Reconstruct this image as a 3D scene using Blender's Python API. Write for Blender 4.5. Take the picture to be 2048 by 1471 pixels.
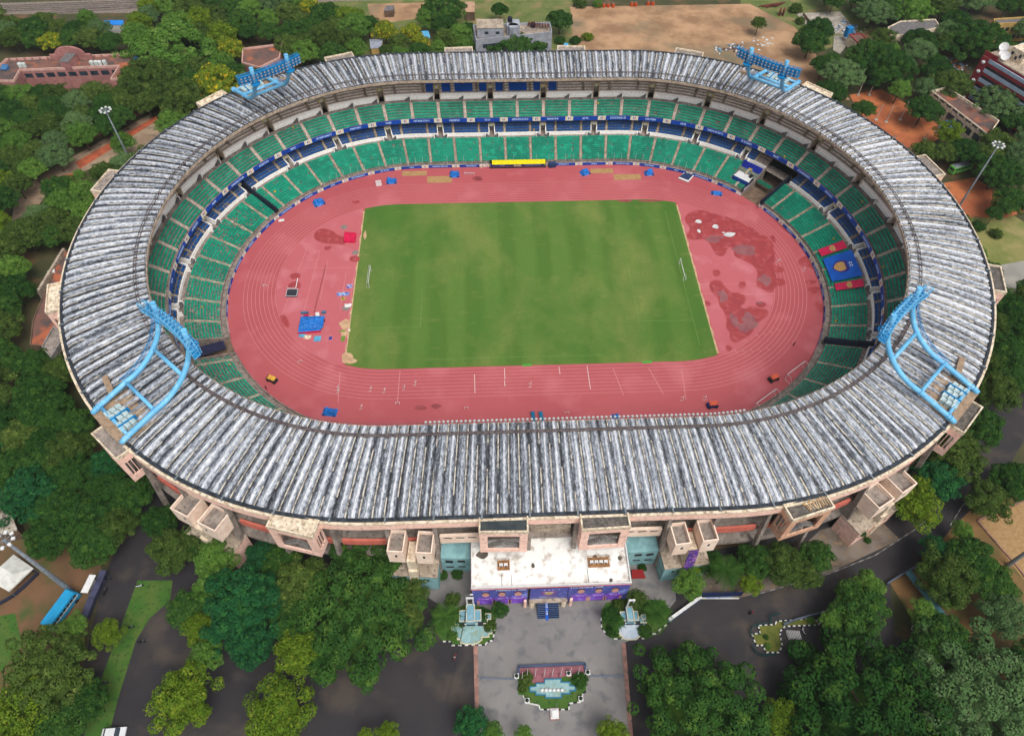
import bpy, bmesh, math, random
import numpy as np
from mathutils import Vector, Matrix
from mathutils.geometry import tessellate_polygon
for o in list(bpy.data.objects): bpy.data.objects.remove(o)
SC = bpy.context.scene; COL = SC.collection
random.seed(7); RNG = np.random.default_rng(7)

# ------------------------------------------------------------------ camera (solved from the track, pitch and goal geometry)
CP = np.array([-12.795, -160.737, 162.854]); YAW, PIT, ROL, FPX = -0.053, 0.918, 0.015, 1429.1
_F = np.array([-math.sin(YAW)*math.cos(PIT), math.cos(YAW)*math.cos(PIT), -math.sin(PIT)])
_R = np.array([math.cos(YAW), math.sin(YAW), 0.]); _U = np.cross(_R, _F)
R2 = math.cos(ROL)*_R + math.sin(ROL)*_U; U2 = -math.sin(ROL)*_R + math.cos(ROL)*_U
cam = bpy.data.cameras.new('camera'); cam.sensor_width = 36; cam.lens = FPX/2048*36; cam.clip_end = 5000; cam.clip_start = 1
co = bpy.data.objects.new('camera', cam); COL.objects.link(co)
co.matrix_world = Matrix(((R2[0], U2[0], -_F[0], CP[0]), (R2[1], U2[1], -_F[1], CP[1]), (R2[2], U2[2], -_F[2], CP[2]), (0, 0, 0, 1)))
SC.camera = co
def at(px, py, z=0.):
    d = _F + (px-1024)/FPX*R2 - (py-735.5)/FPX*U2
    t = (z-CP[2])/d[2]; q = CP + t*d
    return (float(q[0]), float(q[1]), float(z))

# ------------------------------------------------------------------ light
SUN_EL, SUN_AZ = math.radians(60), math.radians(-62)
w = bpy.data.worlds.new('World'); SC.world = w; w.use_nodes = True
nt = w.node_tree; bg = nt.nodes['Background']
sky = nt.nodes.new('ShaderNodeTexSky'); sky.sky_type = 'NISHITA'; sky.sun_disc = False
sky.sun_elevation = SUN_EL; sky.sun_rotation = math.pi/2 - SUN_AZ; sky.air_density = 1.0; sky.dust_density = 4.0; sky.ozone_density = 1.0
hs = nt.nodes.new('ShaderNodeHueSaturation'); hs.inputs['Saturation'].default_value = 0.30
nt.links.new(sky.outputs[0], hs.inputs['Color']); nt.links.new(hs.outputs[0], bg.inputs['Color'])
bg.inputs['Strength'].default_value = 0.15
sl = bpy.data.lights.new('sun', 'SUN'); sl.energy = 1.9; sl.angle = math.radians(34); sl.color = (1, .96, .9)
so = bpy.data.objects.new('sun', sl); COL.objects.link(so)
sd = Vector((math.cos(SUN_EL)*math.cos(SUN_AZ), math.cos(SUN_EL)*math.sin(SUN_AZ), math.sin(SUN_EL)))
so.rotation_euler = sd.to_track_quat('Z', 'Y').to_euler(); so.location = (0, 0, 300)
SC.view_settings.view_transform = 'Standard'; SC.view_settings.look = 'None'
SC.view_settings.exposure = 0.08; SC.view_settings.gamma = 1
SC.render.engine = 'CYCLES'

# ------------------------------------------------------------------ materials
def s2l(c): return tuple(((v/255)/12.92 if v <= 10 else (((v/255)+.055)/1.055)**2.4) for v in c)
MATS = {}
def M(name, c, c2=None, rough=.85, scale=.3, lo=.42, hi=.58, detail=6, bump=0, metal=0, stretch=(1, 1, 1), c3=None, scale3=3., objvar=0, k=.82, uv=False, spec=.3):
    """noise-mixed principled material; colours given as 0-255 display values, turned into albedo"""
    if name in MATS: return MATS[name]
    m = bpy.data.materials.new(name); m.use_nodes = True; n = m.node_tree; N = n.nodes; L = n.links
    b = N['Principled BSDF']; b.inputs['Roughness'].default_value = rough; b.inputs['Metallic'].default_value = metal
    b.inputs['Specular IOR Level'].default_value = spec
    A = tuple(v*k for v in s2l(c))+(1,)
    out = None
    if c2 is None and not objvar:
        b.inputs['Base Color'].default_value = A; out = None
        c2 = tuple(min(255, v*.9) for v in c); 
    tc = N.new('ShaderNodeTexCoord'); mp = N.new('ShaderNodeMapping'); mp.inputs['Scale'].default_value = stretch
    L.new(tc.outputs['UV' if uv else 'Object'], mp.inputs[0])
    no = N.new('ShaderNodeTexNoise'); no.inputs['Scale'].default_value = scale; no.inputs['Detail'].default_value = detail; no.inputs['Roughness'].default_value = .62
    L.new(mp.outputs[0], no.inputs['Vector'])
    cr = N.new('ShaderNodeValToRGB'); cr.color_ramp.elements[0].position = lo; cr.color_ramp.elements[1].position = hi
    cr.color_ramp.elements[0].color = A; cr.color_ramp.elements[1].color = tuple(v*k for v in s2l(c2))+(1,)
    L.new(no.outputs['Fac'], cr.inputs[0]); cur = cr.outputs[0]
    if c3 is not None:
        n3 = N.new('ShaderNodeTexNoise'); n3.inputs['Scale'].default_value = scale3; n3.inputs['Detail'].default_value = 5; L.new(mp.outputs[0], n3.inputs['Vector'])
        r3 = N.new('ShaderNodeMapRange'); r3.inputs[1].default_value = .52; r3.inputs[2].default_value = .68; L.new(n3.outputs['Fac'], r3.inputs[0])
        mx = N.new('ShaderNodeMix'); mx.data_type = 'RGBA'; L.new(r3.outputs[0], mx.inputs[0]); L.new(cur, mx.inputs[6]); mx.inputs[7].default_value = tuple(v*k for v in s2l(c3))+(1,)
        cur = mx.outputs[2]
    if objvar:
        oi = N.new('ShaderNodeObjectInfo'); hv = N.new('ShaderNodeHueSaturation')
        mr = N.new('ShaderNodeMapRange'); L.new(oi.outputs['Random'], mr.inputs[0]); mr.inputs[3].default_value = 1-objvar; mr.inputs[4].default_value = 1+objvar
        mh = N.new('ShaderNodeMapRange'); L.new(oi.outputs['Random'], mh.inputs[0]); mh.inputs[3].default_value = .5+.03*objvar; mh.inputs[4].default_value = .5-.05*objvar
        L.new(mr.outputs[0], hv.inputs['Value']); L.new(mh.outputs[0], hv.inputs['Hue']); L.new(cur, hv.inputs['Color']); cur = hv.outputs[0]
    L.new(cur, b.inputs['Base Color'])
    if bump:
        bp = N.new('ShaderNodeBump'); bp.inputs['Strength'].default_value = bump; bp.inputs['Distance'].default_value = .1
        n2 = N.new('ShaderNodeTexNoise'); n2.inputs['Scale'].default_value = scale*6; L.new(mp.outputs[0], n2.inputs['Vector']); L.new(n2.outputs['Fac'], bp.inputs['Height']); L.new(bp.outputs[0], b.inputs['Normal'])
    MATS[name] = m; return m

# ------------------------------------------------------------------ object helpers
ROOTM = {}
def tag(o, label=None, cat=None, group=None, kind=None):
    if label: o['label'] = label
    if cat: o['category'] = cat
    if group: o['group'] = group
    if kind: o['kind'] = kind
    return o
def thing(name, label, cat, loc=(0, 0, 0), rotz=0, group=None):
    o = bpy.data.objects.new(name, None); COL.objects.link(o); o.location = loc; o.rotation_euler = (0, 0, rotz); o.empty_display_size = .5
    ROOTM[o.name] = (Matrix.Translation(Vector(loc)) @ Matrix.Rotation(rotz, 4, 'Z')).inverted()
    return tag(o, label, cat, group)
def root_inv(o):
    while o.parent: o = o.parent
    return ROOTM.get(o.name)
class MB:
    def __init__(s): s.v = []; s.f = []; s.m = []; s.uv = None
    def add(s, vs, fs, mi=0):
        b = len(s.v); s.v.extend(vs); s.f.extend([tuple(b+i for i in f) for f in fs]); s.m.extend([mi]*len(fs)); return s
    def box(s, c, d, rz=0, mi=0, up=None):
        x, y, z = d[0]/2, d[1]/2, d[2]/2; cs, sn = math.cos(rz), math.sin(rz)
        vs = [(c[0]+a*x*cs-b_*y*sn, c[1]+a*x*sn+b_*y*cs, c[2]+e*z) for e in (-1, 1) for a, b_ in ((-1, -1), (1, -1), (1, 1), (-1, 1))]
        return s.add(vs, [(0, 3, 2, 1), (4, 5, 6, 7), (0, 1, 5, 4), (1, 2, 6, 5), (2, 3, 7, 6), (3, 0, 4, 7)], mi)
    def hexa(s, b4, t4, mi=0):
        return s.add(list(b4)+list(t4), [(0, 3, 2, 1), (4, 5, 6, 7), (0, 1, 5, 4), (1, 2, 6, 5), (2, 3, 7, 6), (3, 0, 4, 7)], mi)
    def tube(s, pts, r, n=8, mi=0, cap=True):
        pts = [Vector(p) for p in pts]; k = len(pts); rs = r if isinstance(r, (list, tuple)) else [r]*k
        prev = None; vs = []
        for i, p in enumerate(pts):
            d = (pts[min(i+1, k-1)]-pts[max(i-1, 0)]).normalized()
            if prev is None: a = d.cross(Vector((0, 0, 1)) if abs(d.z) < .9 else Vector((1, 0, 0))).normalized()
            else: a = (prev-d*prev.dot(d)).normalized()
            prev = a; b = d.cross(a)
            for j in range(n):
                q = 2*math.pi*j/n; vs.append(tuple(p+(a*math.cos(q)+b*math.sin(q))*rs[i]))
        fs = [(i*n+j, i*n+(j+1) % n, (i+1)*n+(j+1) % n, (i+1)*n+j) for i in range(k-1) for j in range(n)]
        if cap: fs += [tuple(range(n-1, -1, -1)), tuple((k-1)*n+j for j in range(n))]
        return s.add(vs, fs, mi)
    def prism(s, poly, z0, z1, mi=0, side=None):
        n = len(poly); vs = [(p[0], p[1], z0) for p in poly]+[(p[0], p[1], z1) for p in poly]
        tri = tessellate_polygon([[Vector((p[0], p[1], 0)) for p in poly]])
        def ccw(t):
            a, b, c = [poly[i] for i in t]; return (b[0]-a[0])*(c[1]-a[1])-(b[1]-a[1])*(c[0]-a[0]) > 0
        tri = [t if ccw(t) else t[::-1] for t in tri]
        area = sum(poly[i][0]*poly[(i+1) % n][1]-poly[(i+1) % n][0]*poly[i][1] for i in range(n))
        s.add(vs, [tuple(n+i for i in t) for t in tri]+[tuple(t[::-1]) for t in tri], mi)
        sd_ = [(i, (i+1) % n, n+(i+1) % n, n+i) for i in range(n)]
        if area < 0: sd_ = [f[::-1] for f in sd_]
        return s.add(vs, sd_, mi if side is None else side)
    def sheet(s, poly, z, mi=0):
        tri = tessellate_polygon([[Vector((p[0], p[1], 0)) for p in poly]])
        def ccw(t):
            a, b, c = [poly[i] for i in t]; return (b[0]-a[0])*(c[1]-a[1])-(b[1]-a[1])*(c[0]-a[0]) > 0
        return s.add([(p[0], p[1], z) for p in poly], [t if ccw(t) else t[::-1] for t in tri], mi)
    def dome(s, c, r, h, n=10, m=4, mi=0, full=False):
        vs = []; 
        a0 = -math.pi/2 if full else 0
        for i in range(m):
            a = a0+(math.pi/2-a0)*i/m
            for j in range(n): q = 2*math.pi*j/n; vs.append((c[0]+r*math.cos(a)*math.cos(q), c[1]+r*math.cos(a)*math.sin(q), c[2]+h*math.sin(a)))
        vs.append((c[0], c[1], c[2]+h))
        fs = [(i*n+j, i*n+(j+1) % n, (i+1)*n+(j+1) % n, (i+1)*n+j) for i in range(m-1) for j in range(n)]+[((m-1)*n+j, (m-1)*n+(j+1) % n, m*n) for j in range(n)]
        return s.add(vs, fs, mi)
    def build(s, name, mats, parent=None, smooth=False, label=None, world=True):
        if not isinstance(mats, (list, tuple)): mats = [mats]
        me = bpy.data.meshes.new(name); V = s.v
        if parent is not None and world:
            inv = root_inv(parent)
            if inv is not None:
                A = np.array(inv); P_ = np.asarray(V, float); P_ = P_@A[:3, :3].T+A[:3, 3]; V = P_.tolist()
        me.from_pydata(V, [], s.f); 
        for m in mats: me.materials.append(m)
        if len(mats) > 1: me.polygons.foreach_set('material_index', s.m)
        if smooth: me.polygons.foreach_set('use_smooth', [True]*len(me.polygons))
        if s.uv is not None:
            ul = me.uv_layers.new(name='uv'); li = np.empty(len(me.loops), dtype=np.int32); me.loops.foreach_get('vertex_index', li)
            ul.data.foreach_set('uv', np.asarray(s.uv, dtype=np.float32)[li].ravel())
        me.update(); o = bpy.data.objects.new(name, me); COL.objects.link(o)
        if parent: o.parent = parent
        if label: o['label'] = label
        return o
def copy_tree(o, parent=None):
    c = o.copy(); COL.objects.link(c)
    if parent: c.parent = parent
    for ch in KIDS(o): copy_tree(ch, c)
    return c
def KIDS(o): return [x for x in bpy.data.objects if x.parent == o]

# ------------------------------------------------------------------ stadium ring geometry
NB, PITCH, C0, YC = 62, 9.47, 35.3, -1.34
def P(t, r, z):
    """bay coordinate t (0 = centre of near side, counterclockwise), r = normal distance, z"""
    t = t % NB; s = t*PITCH; half = NB*PITCH/2; endl = half-2*C0
    c = C0*(1+.07*(r-71)/22); rx = C0+r-c
    if s < C0: x, y = c*s/C0, -r
    elif s < C0+endl:
        a = -math.pi/2+math.pi*(s-C0)/endl; x, y = c+rx*math.cos(a), r*math.sin(a)
    elif s < half+C0: x, y = c*(half-s)/C0, r
    elif s < half+C0+endl:
        a = math.pi/2+math.pi*(s-half-C0)/endl; x, y = -c+rx*math.cos(a), r*math.sin(a)
    else: x, y = c*(s-2*half)/C0, -r
    return (x+.06, y+YC, z)
def sweep(mb, prof, t0, t1, step=.25, mi=0, flip=False, mis=None):
    n = max(1, int(math.ceil((t1-t0)/step-1e-6))); k = len(prof); vs = []
    for i in range(n+1):
        t = t0+(t1-t0)*i/n
        vs += [P(t, r, z) for r, z in prof]
    for j in range(k-1):
        fs = []
        for i in range(n):
            f = (i*k+j, i*k+j+1, (i+1)*k+j+1, (i+1)*k+j); fs.append(f if flip else f[::-1])
        mb.v.extend([]) 
        if j == 0: base = len(mb.v); mb.v.extend(vs)
        mb.f.extend([tuple(base+q for q in f) for f in fs]); mb.m.extend([mis[j] if mis else mi]*len(fs))
def radbox(mb, t, w, r0, r1, z0, z1, mi=0, zt0=None, zt1=None):
    """box centred on bay coordinate t, w metres wide, from r0 to r1; z may slope"""
    a = P(t, (r0+r1)/2, 0); b0 = P(t-.02, r0, 0); b1 = P(t+.02, r0, 0)
    p0 = Vector(P(t, r0, 0)); p1 = Vector(P(t, r1, 0)); u = (p1-p0).normalized(); q = Vector((-u.y, u.x, 0))*w/2
    zt0 = z1 if zt0 is None else zt0; zt1 = z1 if zt1 is None else zt1
    b = [p0+q, p0-q, p1-q, p1+q]
    B = [(v.x, v.y, z0) for v in b]; T = [(b[0].x, b[0].y, zt0), (b[1].x, b[1].y, zt0), (b[2].x, b[2].y, zt1), (b[3].x, b[3].y, zt1)]
    return mb.hexa(B, T, mi)
# ================================================================== STADIUM
m_conc = M('concrete', (168, 156, 146), (134, 124, 116), scale=.35, detail=8, c3=(110, 102, 95), scale3=1.2)
m_concl = M('pale_concrete', (196, 180, 160), (164, 148, 130), scale=.5, detail=8, c3=(120, 108, 96), scale3=1.5)
m_step = M('terrace_concrete', (164, 150, 140), (130, 118, 110), scale=.8, detail=8, c3=(106, 98, 92), scale3=2.2)
m_stepw = M('white_painted_concrete', (244, 242, 238), (232, 228, 220), scale=.5, lo=.5, hi=.85, c3=(222, 214, 204), scale3=2., k=1.05)
m_pink = M('pink_plaster', (246, 206, 190), (232, 186, 168), scale=.5, lo=.4, hi=.7, c3=(206, 170, 154), scale3=1.3, k=1.)
m_red = M('red_pink_parapet', (222, 122, 104), (206, 108, 92), scale=.6)
m_cream = M('cream_plaster', (232, 216, 192), (204, 186, 160), scale=.7, c3=(160, 142, 120), scale3=1.4, k=.95)
m_dark = M('dark_recess', (52, 50, 52), (38, 36, 38), scale=.4)
m_teal = M('teal_plaster', (150, 196, 200), (128, 172, 178), scale=.5)
m_gut = M('dark_gutter', (62, 70, 80), (34, 38, 44), scale=1.1, rough=.6)
m_rail = M('rusty_rail', (116, 106, 106), (84, 74, 74), scale=1.5, rough=.7)
m_metal = M('galvanised_steel', (150, 158, 164), (122, 130, 138), scale=2, rough=.5, metal=.4)
m_tint = M('stair_grey', (126, 122, 122), (96, 92, 92), scale=1.5)
st = thing('stadium', 'oval stadium bowl with a weathered corrugated roof ring around the running track', 'stadium')

# ---- roof ring: radial barrel shells
def roof_mat():
    m = bpy.data.materials.new('weathered_shaded_roof'); m.use_nodes = True; n = m.node_tree; N = n.nodes; L = n.links
    b = N['Principled BSDF']; b.inputs['Roughness'].default_value = .62; b.inputs['Specular IOR Level'].default_value = .35
    uv = N.new('ShaderNodeUVMap'); uv.uv_map = 'uv'; sp = N.new('ShaderNodeSeparateXYZ'); L.new(uv.outputs[0], sp.inputs[0])
    def noise(sx, sy, det, rough=.6, off=0):
        mp = N.new('ShaderNodeMapping'); mp.inputs['Scale'].default_value = (sx, sy, 1); mp.inputs['Location'].default_value = (off, off, 0); L.new(uv.outputs[0], mp.inputs[0])
        q = N.new('ShaderNodeTexNoise'); q.inputs['Scale'].default_value = 1; q.inputs['Detail'].default_value = det; q.inputs['Roughness'].default_value = rough; L.new(mp.outputs[0], q.inputs[0]); return q.outputs['Fac']
    def math_(op, a, bb, cl=False):
        q = N.new('ShaderNodeMath'); q.operation = op; q.use_clamp = cl
        for i, x in enumerate((a, bb)):
            if isinstance(x, (int, float)): q.inputs[i].default_value = x
            else: L.new(x, q.inputs[i])
        return q.outputs[0]
    unit = math_('FLOOR', math_('DIVIDE', sp.outputs[0], 2.5), 0)
    wn = N.new('ShaderNodeTexWhiteNoise'); wn.noise_dimensions = '1D'; L.new(unit, wn.inputs['W'])
    half = math_('FLOOR', math_('DIVIDE', sp.outputs[0], .62), 0)
    wh = N.new('ShaderNodeTexWhiteNoise'); wh.noise_dimensions = '1D'; L.new(half, wh.inputs['W'])
    tc = N.new('ShaderNodeTexCoord'); big = N.new('ShaderNodeTexNoise'); big.inputs['Scale'].default_value = .022; big.inputs['Detail'].default_value = 3; L.new(tc.outputs['Object'], big.inputs[0])
    v = math_('MULTIPLY', noise(1.6, .10, 5), .7)
    v = math_('ADD', v, math_('MULTIPLY', noise(2.6, .8, 8, .80, 7), 2.6))
    v = math_('ADD', v, math_('MULTIPLY', noise(.5, .22, 3, .5, 3), .4))
    v = math_('ADD', v, math_('MULTIPLY', noise(6, 4.5, 4, .6, 11), .5)); v = math_('ADD', v, math_('MULTIPLY', wn.outputs['Value'], .14)); v = math_('ADD', v, math_('MULTIPLY', wh.outputs['Value'], .24))
    v = math_('ADD', v, math_('MULTIPLY', big.outputs['Fac'], .5))
    fr = math_('FRACT', math_('DIVIDE', sp.outputs[0], 2.5), 0); rib_shade = math_('SUBTRACT', 1.0, math_('MULTIPLY', math_('ABSOLUTE', math_('SUBTRACT', fr, .60), 0), 2.0), True)  # barrel shading painted into the sheet colour: crests lighter, valleys darker
    v = math_('ADD', v, math_('MULTIPLY', rib_shade, .64))
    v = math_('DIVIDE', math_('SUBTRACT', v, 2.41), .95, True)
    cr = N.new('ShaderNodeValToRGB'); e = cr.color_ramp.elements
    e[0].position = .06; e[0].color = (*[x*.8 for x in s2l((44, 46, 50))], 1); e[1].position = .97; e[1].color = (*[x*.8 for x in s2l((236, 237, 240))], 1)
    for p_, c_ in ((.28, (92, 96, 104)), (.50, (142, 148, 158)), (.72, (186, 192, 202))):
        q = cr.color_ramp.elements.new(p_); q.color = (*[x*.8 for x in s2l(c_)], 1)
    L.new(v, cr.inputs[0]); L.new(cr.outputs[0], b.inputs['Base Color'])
    bp = N.new('ShaderNodeBump'); bp.inputs['Strength'].default_value = .5; bp.inputs['Distance'].default_value = .15; L.new(noise(2, .9, 4, .6, 2), bp.inputs['Height']); L.new(bp.outputs[0], b.inputs['Normal'])
    return m
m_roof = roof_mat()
m_rib = M('roof_rib', (218, 208, 190), (146, 140, 134), scale=1.0, lo=.46, hi=.62, detail=8, stretch=(.5, .5, .5), c3=(84, 80, 78), scale3=2.2)
NU = 262; RI, RO, ZI, ZO = 70.9, 92.3, 26.5, 24.4
cross = [(0., .26, 1), (.11, .26, 0), (.13, .02, 0), (.42, .0, 0), (.46, .28, 0), (.56, .46, 0), (.68, .46, 0), (.78, .28, 0), (.82, .0, 0), (.98, .02, 1)]
radn = 15; mb = MB(); uvs = []
for u in range(NU):
    jit = [RNG.normal(0, .025) for _ in cross]
    for ri in range(radn+1):
        f = ri/radn; r = RI+(RO-RI)*f; zb = ZI+(ZO-ZI)*f + .35*math.sin(math.pi*f)
        if ri == radn: zb -= .25
        for ci, (cx, cz, _) in enumerate(cross):
            tt = (u+cx)/NU*NB
            zz = zb+cz*(1 if 0 < ri < radn else .75)+RNG.normal(0, .02)
            mb.v.append(P(tt, r, zz)); uvs.append(((u+cx)*2.5, r))
K = len(cross)
for u in range(NU):
    for ri in range(radn):
        for ci in range(K):
            a = (u*(radn+1)+ri)*K+ci; b_ = a+K
            if ci < K-1: a2, b2 = a+1, b_+1
            else: a2 = (((u+1) % NU)*(radn+1)+ri)*K; b2 = a2+K
            mb.f.append((a, a2, b2, b_)); mb.m.append(1 if (ci in (0, 9) and (u*7+ri//4*3) % 5 != 0) else 0)
mb.uv = uvs
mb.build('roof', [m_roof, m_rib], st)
mb = MB(); sweep(mb, [(RI+.05, ZI-.35), (RI+.05, ZI-1.1), (RI+.5, ZI-1.1), (RO-.4, ZO-1.3), (RO-.1, ZO-.2)], 0, NB); mb.build('roof_soffit', m_conc, st)
mb = MB(); sweep(mb, [(RI-.25, ZI-.05), (RI+.0, ZI-.05), (RI, ZI-.9), (RI-.25, ZI-.9), (RI-.25, ZI-.05)], 0, NB); mb.build('roof_edge_beam', m_concl, st)
mb = MB(); sweep(mb, [(RO-.1, ZO-.1), (RO+.05, ZO+.22), (RO+.55, ZO+.22), (RO+.75, ZO-.05), (RO+.7, ZO-.6), (RO, ZO-.8)], 0, NB); mb.build('roof_gutter', m_gut, st)
# radial brace straps over the gutter
for k in range(NB):
    mb = MB(); radbox(mb, k+.5, .35, RO-.3, RO+1.0, ZO-.3, ZO+.34); mb.build('gutter_strap', m_metal, st)
# maintenance rail running round the inner part of the roof
mb = MB()
for r_, w_ in ((73.2, .13), (73.85, .13)): sweep(mb, [(r_, ZI+.45), (r_, ZI+.58), (r_+w_, ZI+.58), (r_+w_, ZI+.45)], 0, NB)
sweep(mb, [(73.2, ZI+.40), (73.9, ZI+.40)], 0, 11.5); sweep(mb, [(73.2, ZI+.40), (73.9, ZI+.40)], NB-9.5, NB)
for k in range(NB*4): radbox(mb, k/4, .1, 73.1, 74.05, ZI-.1, ZI+.5)
mb.build('roof_rail', m_rail, st)
mb = MB()
for k in range(260): radbox(mb, k*NB/260, .07, RI-.02, RI+.05, ZI-.2, ZI+.95)
sweep(mb, [(RI-.02, ZI+.95), (RI-.02, ZI+1.02), (RI+.05, ZI+1.02), (RI+.05, ZI+.95), (RI-.02, ZI+.95)], 0, NB)
mb.build('roof_edge_handrail', m_rail, st)
# round lamps along the near inner edge
m_glob = M('frosted_lamp_glass', (206, 208, 206), (186, 188, 186), rough=.35)
lb = MB(); lb.dome((0, 0, .78), .36, .3, 10, 5, 0, True); lb.tube([(0, 0, -.2), (0, 0, .6)], .05, 6, 1); lb.tube([(0, 0, .45), (0, 0, .62)], .2, 8, 1)
l0 = lb.build('rim_lamp', [m_glob, m_metal], st, world=False, smooth=True)
for i in range(74):
    x = -27.5+i*1.0
    if abs(x) > C0-2: tt = 0
    tt = x/PITCH; o = l0 if i == 0 else l0.copy()
    if i: COL.objects.link(o)
    o.parent = st; o.location = P(tt, RI-.35, ZI-.1)

# ---- terraces
TUN = [(20.05, 21.0), (NB-12.6, NB-11.75)]        # tunnels through the lower tier
def in_tun_(k): return any(a-.2 < k < b+.2 for a, b in TUN)
def gaps(lo, hi, holes):
    segs = []; cur = lo
    for a, b in sorted(holes):
        if a > cur: segs.append((cur, a))
        cur = max(cur, b)
    if cur < hi: segs.append((cur, hi))
    return segs
LR0, LDR, LDZ, LN = 59.3, .83, .33, 11
UR0, UDR, UDZ, UN = 71.3, .80, .62, 6
MR0, MDR, MDZ, MN = 70.0, .92, .56, 4
low = [(57.6, -.05), (57.6, .95), (57.85, .95), (57.85, .35), (59.3, .35)]
for i in range(LN): low += [(LR0+LDR*i, 1.0+LDZ*i), (LR0+LDR*(i+1), 1.0+LDZ*i)]
LT = 1.0+LDZ*LN; low += [(LR0+LDR*LN, LT), (69.75, LT)]
mb = MB()
for a, b in gaps(0, NB, TUN): sweep(mb, low, a, b)
for a, b in TUN:
    for t in (a, b):
        radbox(mb, t, .3, 57.6, 70, -.1, 1.0, zt0=1.2, zt1=LT+1.0)
mb.build('lower_terrace', m_step, st)
# middle tier: white dwarf wall + four steps, cut by the vomitories
VW = .11
vom = []
for k in range(0, NB, 2): vom.append((k-VW, k+VW) if k else (0, VW))
vom.append((NB-VW, NB)); vh = sorted(vom+TUN)
midA = [(69.75, LT-.3), (69.75, LT+1.35), (69.95, LT+1.35)]
midB = [(69.95, LT+1.35), (69.95, LT+1.05)]
MZ0 = LT+1.15
for i in range(MN): midB += [(MR0+MDR*i, MZ0+MDZ*i), (MR0+MDR*(i+1), MZ0+MDZ*i)]
midC = [(MR0+MDR*MN, MZ0+MDZ*(MN-1)), (MR0+MDR*MN, 10.6)]
ms = MB()
for a, b in gaps(0, NB, vh):
    mw = MB(); sweep(mw, midA, a, b); sweep(ms, midB, a, b); mw.build('white_dwarf_wall', m_stepw, st)
sweep(ms, midC, 0, NB); sweep(ms, [(69.75, LT-.02), (73.6, LT-.02)], 0, NB)
ms.build('middle_terrace', m_step, st)
# upper tier
up = [(MR0+MDR*MN+.5, 10.4), (70.3, 10.4), (70.3, 11.75), (70.5, 11.75), (70.5, 10.95), (71.3, 10.95)]
for i in range(UN): up += [(UR0+UDR*i, 11.1+UDZ*i), (UR0+UDR*(i+1), 11.1+UDZ*i)]
UT = 11.1+UDZ*UN; up += [(UR0+UDR*UN, UT), (77.9, UT)]
mb = MB(); sweep(mb, up, 0, NB); mb.build('upper_terrace', m_conc, st)
topA = [(77.9, UT), (77.9, UT+.75), (78.25, UT+.75), (78.25, UT+2.2), (78.5, UT+2.2), (78.5, UT+1.9)]
topB = []; TZ0 = UT+2.2
for i in range(3): topB += [(78.5+.98*i, TZ0+.5*i), (78.5+.98*(i+1), TZ0+.5*i)]
topC = [(81.44, TZ0+1.0)]
for i in range(3, 11): topC += [(78.5+.98*i, TZ0+.5*i), (78.5+.98*(i+1), TZ0+.5*i)]
topC += [(89.3, TZ0+5.0), (89.3, ZO)]
mw = MB(); ms = MB(); mt = MB()
m_tread = M('terrace_tread', (214, 196, 182), (194, 176, 162), scale=.6, c3=(170, 154, 142), scale3=1.7, k=1.)
for a, b in gaps(0, NB, vom):
    mw = MB(); sweep(mw, topA, a, b); sweep(ms, topB, a, b); mw.build('white_promenade_wall', m_stepw, st)
sweep(ms, topC, 0, NB)
ms.build('top_terrace', m_tread, st)
# bright nosing strips of the top steps
mb = MB()
for i in range(6):
    for a, b in (gaps(0, NB, vom) if i < 3 else [(0, NB)]): 
        r_, z_ = 78.5+.98*i, TZ0+.5*i; sweep(mb, [(r_-.02, z_-.3), (r_-.02, z_+.01), (r_+.3, z_+.01)], a, b)
mb.build('step_nosing', M('step_nosing', (240, 230, 220), (216, 204, 192), scale=.5, c3=(180, 168, 158), scale3=1.5, k=1.1), st)
# vomitory portals, two levels, each with its sign
m_yel = M('yellow_sign', (236, 222, 120), (226, 210, 100)); m_wht = M('white_sign', (238, 238, 236), (220, 220, 220), scale=1.5, rough=.5)
m_blu = M('blue_banner', (10, 74, 178), (8, 62, 158), scale=.4, rough=.5); m_blu2 = M('light_blue_print', (120, 170, 230), (200, 220, 244), scale=9, lo=.45, hi=.5)
for k in range(0, NB, 2):
    dw = MB()
    for dd in (-VW, VW): radbox(dw, k+dd, .25, 77.7, 81.5, UT-.2, UT+2.4, 0, UT+2.5, UT+4.0)
    radbox(dw, k, 1.9, 81.1, 81.4, UT, UT+2.3, 1); radbox(dw, k, 2.1, 80.8, 81.4, UT+2.35, UT+3.7, 0)
    o = dw.build('upper_portal', [m_cream, m_concl, m_dark, m_tint], st)
    sg = MB(); radbox(sg, k, 2.0, 80.66, 80.74, UT+2.5, UT+3.5, 0); radbox(sg, k, 1.0, 80.58, 80.66, UT+2.6, UT+3.4, 1); sg.build('gate_sign', [m_yel, m_wht], o)
    if in_tun_(k): continue
    dw = MB()
    for dd in (-VW, VW): radbox(dw, k+dd, .25, 69.6, 73.3, LT-.2, LT+1.5, 1, LT+1.7, LT+3.0)
    radbox(dw, k, 1.9, 73.1, 73.3, LT, LT+2.4, 3); radbox(dw, k, 2.3, 72.5, 73.3, LT+2.4, LT+3.1, 1)
    o = dw.build('lower_portal', [m_cream, m_stepw, m_dark, m_tint], st)
    sg = MB(); radbox(sg, k, 1.9, 72.38, 72.46, LT+2.35, LT+3.0, 0); radbox(sg, k, 1.0, 72.30, 72.38, LT+2.4, LT+2.95, 1); sg.build('gate_sign', [m_yel, m_wht], o)
    for dd, hh in ((-.26, 1), (.26, -1)):
        a = k+dd; mb = MB(); radbox(mb, a, .28, 68.6, 69.8, LT, LT+1.5, 0)
        for j in range(5): radbox(mb, a-.035*hh*(j-5), .34, 68.8, 69.7, LT, LT+.2+.24*j, 1)
        mb.build('lower_stair', [m_stepw, m_tint], st)
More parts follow.
